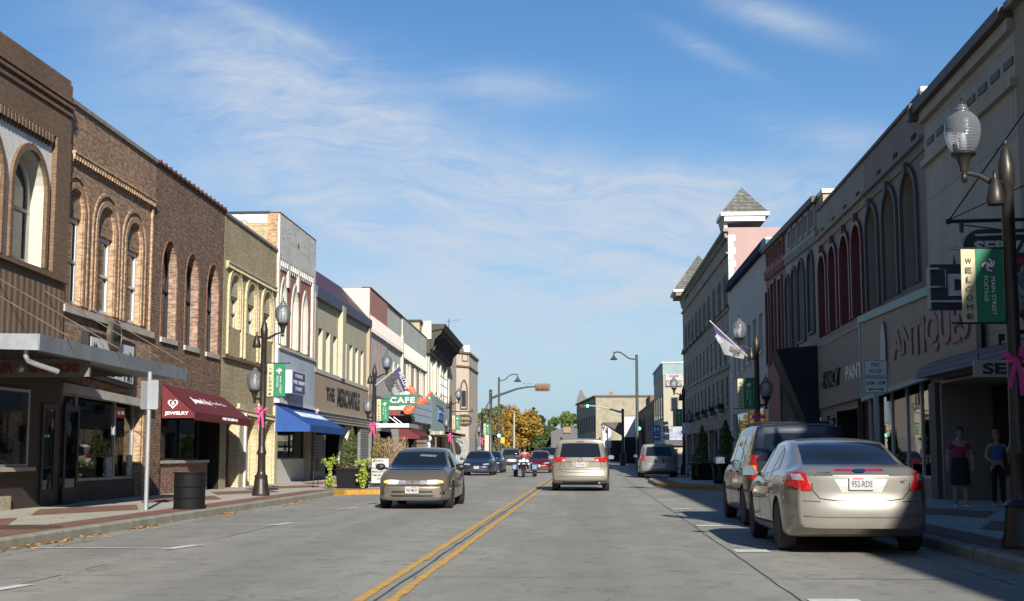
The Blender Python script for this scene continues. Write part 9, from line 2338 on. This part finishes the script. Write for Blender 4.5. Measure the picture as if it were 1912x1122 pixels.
# trees
def tree(label, cx, Y, ztop, rad, mats, n, seed, kind='broad', zb=2.0, trunk=.22, leaf=.30, cat='tree'):
    rnd = random.Random(seed); t = thing('tree', label, cat, (cx, Y, 0), 'trees beyond the crossing')
    b = MB(); b.tube([(cx, Y, -.1), (cx+.1, Y, zb), (cx, Y, ztop*.6)], [trunk*1.2, trunk, trunk*.5], 8)
    for k in range(6):
        a = rnd.uniform(0, 6.28); z = ztop*rnd.uniform(.3, .6); b.tube([(cx, Y, z), (cx+cos(a)*rad*.4, Y+sin(a)*rad*.4, z+ztop*.12), (cx+cos(a)*rad*.7, Y+sin(a)*rad*.7, z+ztop*.25)], [trunk*.4, trunk*.25, .04], 6)
    b.build('trunk', m_bark, t)
    blobs = []
    if kind == 'conifer':
        for k in range(24): u = k/24; blobs.append((V((cx+rnd.gauss(0, rad*.12), Y+rnd.gauss(0, rad*.12), zb+(ztop-zb)*u)), rad*(1-u)*.9+.2))
    else:
        H_ = ztop-zb
        for k in range(34):
            a = rnd.uniform(0, 6.28); u = rnd.random()**.9; pr = rad*(.5+.5*sin(pi*min(1, u*1.05)))*.95; r = rad*rnd.choice((.15, .2, .26, .34, .4)); d = pr*sqrt(rnd.random())
            blobs.append((V((cx+cos(a)*d, Y+sin(a)*d, zb+r*.5+(H_-r*1.2)*u)), r))
    pts = []
    for i in range(n):
        c, r = blobs[rnd.randrange(len(blobs))]; d = V((rnd.gauss(0, 1), rnd.gauss(0, 1), rnd.gauss(0, 1))).normalized(); q = rnd.random()**.4; pts.append((c+d*r*q*1.08, d))
    b = MB(); leafcloud(b, pts, leaf, len(mats), rnd); b.build('crown', mats, t); return t
mO = [plain('orange_leaf', (.27, .125, .012), .7, var=.3, scale=1), plain('golden_leaf', (.29, .175, .02), .7, var=.3, scale=1), plain('olive_gold_leaf', (.13, .115, .02), .7, var=.3, scale=1)]
mG = [plain('mid_green_leaf', (.065, .10, .018), .7, var=.3, scale=1), plain('yellow_green_leaf', (.13, .155, .025), .7, var=.3, scale=1)]
mD = [plain('deep_green_leaf', (.022, .042, .012), .8, var=.3, scale=1), plain('dark_olive_leaf', (.045, .065, .018), .8, var=.3, scale=1)]
mY = [plain('pale_olive_leaf', (.14, .15, .05), .7, var=.3, scale=1), plain('grey_green_leaf', (.10, .12, .045), .7, var=.3, scale=1)]
def T(label, px, top, wpx, Y, mats, n, seed, **k): tree(label, fw(px, Y), Y, fz(top, Y), wpx/2/2500*Y, mats, n, seed, **k)
T('bright orange autumn tree in the middle of the far street end', 966, 758, 80, 225, mO, 9000, 1, zb=2.5)
T('smaller orange tree leaning left of the bright orange one', 938, 775, 42, 222, mO, 3500, 14, zb=2.0)
T('pale olive tree at the left of the orange trees', 920, 755, 70, 262, mY, 7000, 2, zb=2)
T('grey green bushy tree beside the cream corner building', 892, 780, 60, 215, mY+mG[:1], 6000, 3, zb=1)
T('dark green tree right of the bright orange one', 1010, 776, 50, 250, mD, 6000, 4, zb=1)
T('dark pointed conifer behind the dark green tree', 996, 760, 18, 290, mD, 2500, 5, kind='conifer', zb=2)
T('bright green tree before the stepped gable building', 1062, 768, 52, 330, mG, 6500, 6, zb=1.5)
T('mid green tree left of the bright green one', 1038, 778, 36, 320, mG+mD[:1], 4500, 7, zb=1)
T('low dark bush like tree under the dark green tree', 1003, 808, 60, 236, mD+mG[:1], 5000, 8, zb=.3)
T('low green tree behind the parked blue sedan', 900, 815, 50, 190, mG+mD[:1], 3000, 9, zb=.3)
rnd = random.Random(77); b = MB(); pts = []
for i in range(26000):
    x = rnd.uniform(-190, 190); h = 6.5+2.0*sin(x*.11)+1.5*sin(x*.31+1)+rnd.gauss(0, .5); pts.append((V((x, 380+rnd.uniform(-6, 6), rnd.uniform(0, h))), (0, -.5, .4)))
leafcloud(b, pts, 1.0, 3, rnd); tag(b.build('far_tree_line', [mD[1], mG[0], mY[1]]), 'far dark green line of trees along the horizon', kind='stuff')
b = MB(); pts = []
for i in range(6000): pts.append((V((rnd.uniform(-40, 12), 330+rnd.uniform(-3, 3), rnd.uniform(0, 3.6+.8*sin(i)))), (0, -.5, .4)))
leafcloud(b, pts, .5, 3, rnd); tag(b.build('far_hedges', [mD[0], mD[1], mG[0]]), 'low dark hedges closing the far end of the street', kind='stuff')
t = copy_tree(posts[2][0] if 0 else [o for o in COL.objects if o.get('label') == 'street lamp at the far corner of the hotel by the blue route signs'][0]); t['label'] = 'tiny far street lamp right of the gold minivan beyond the crossing'; t.location = (2.4, 176, .0)
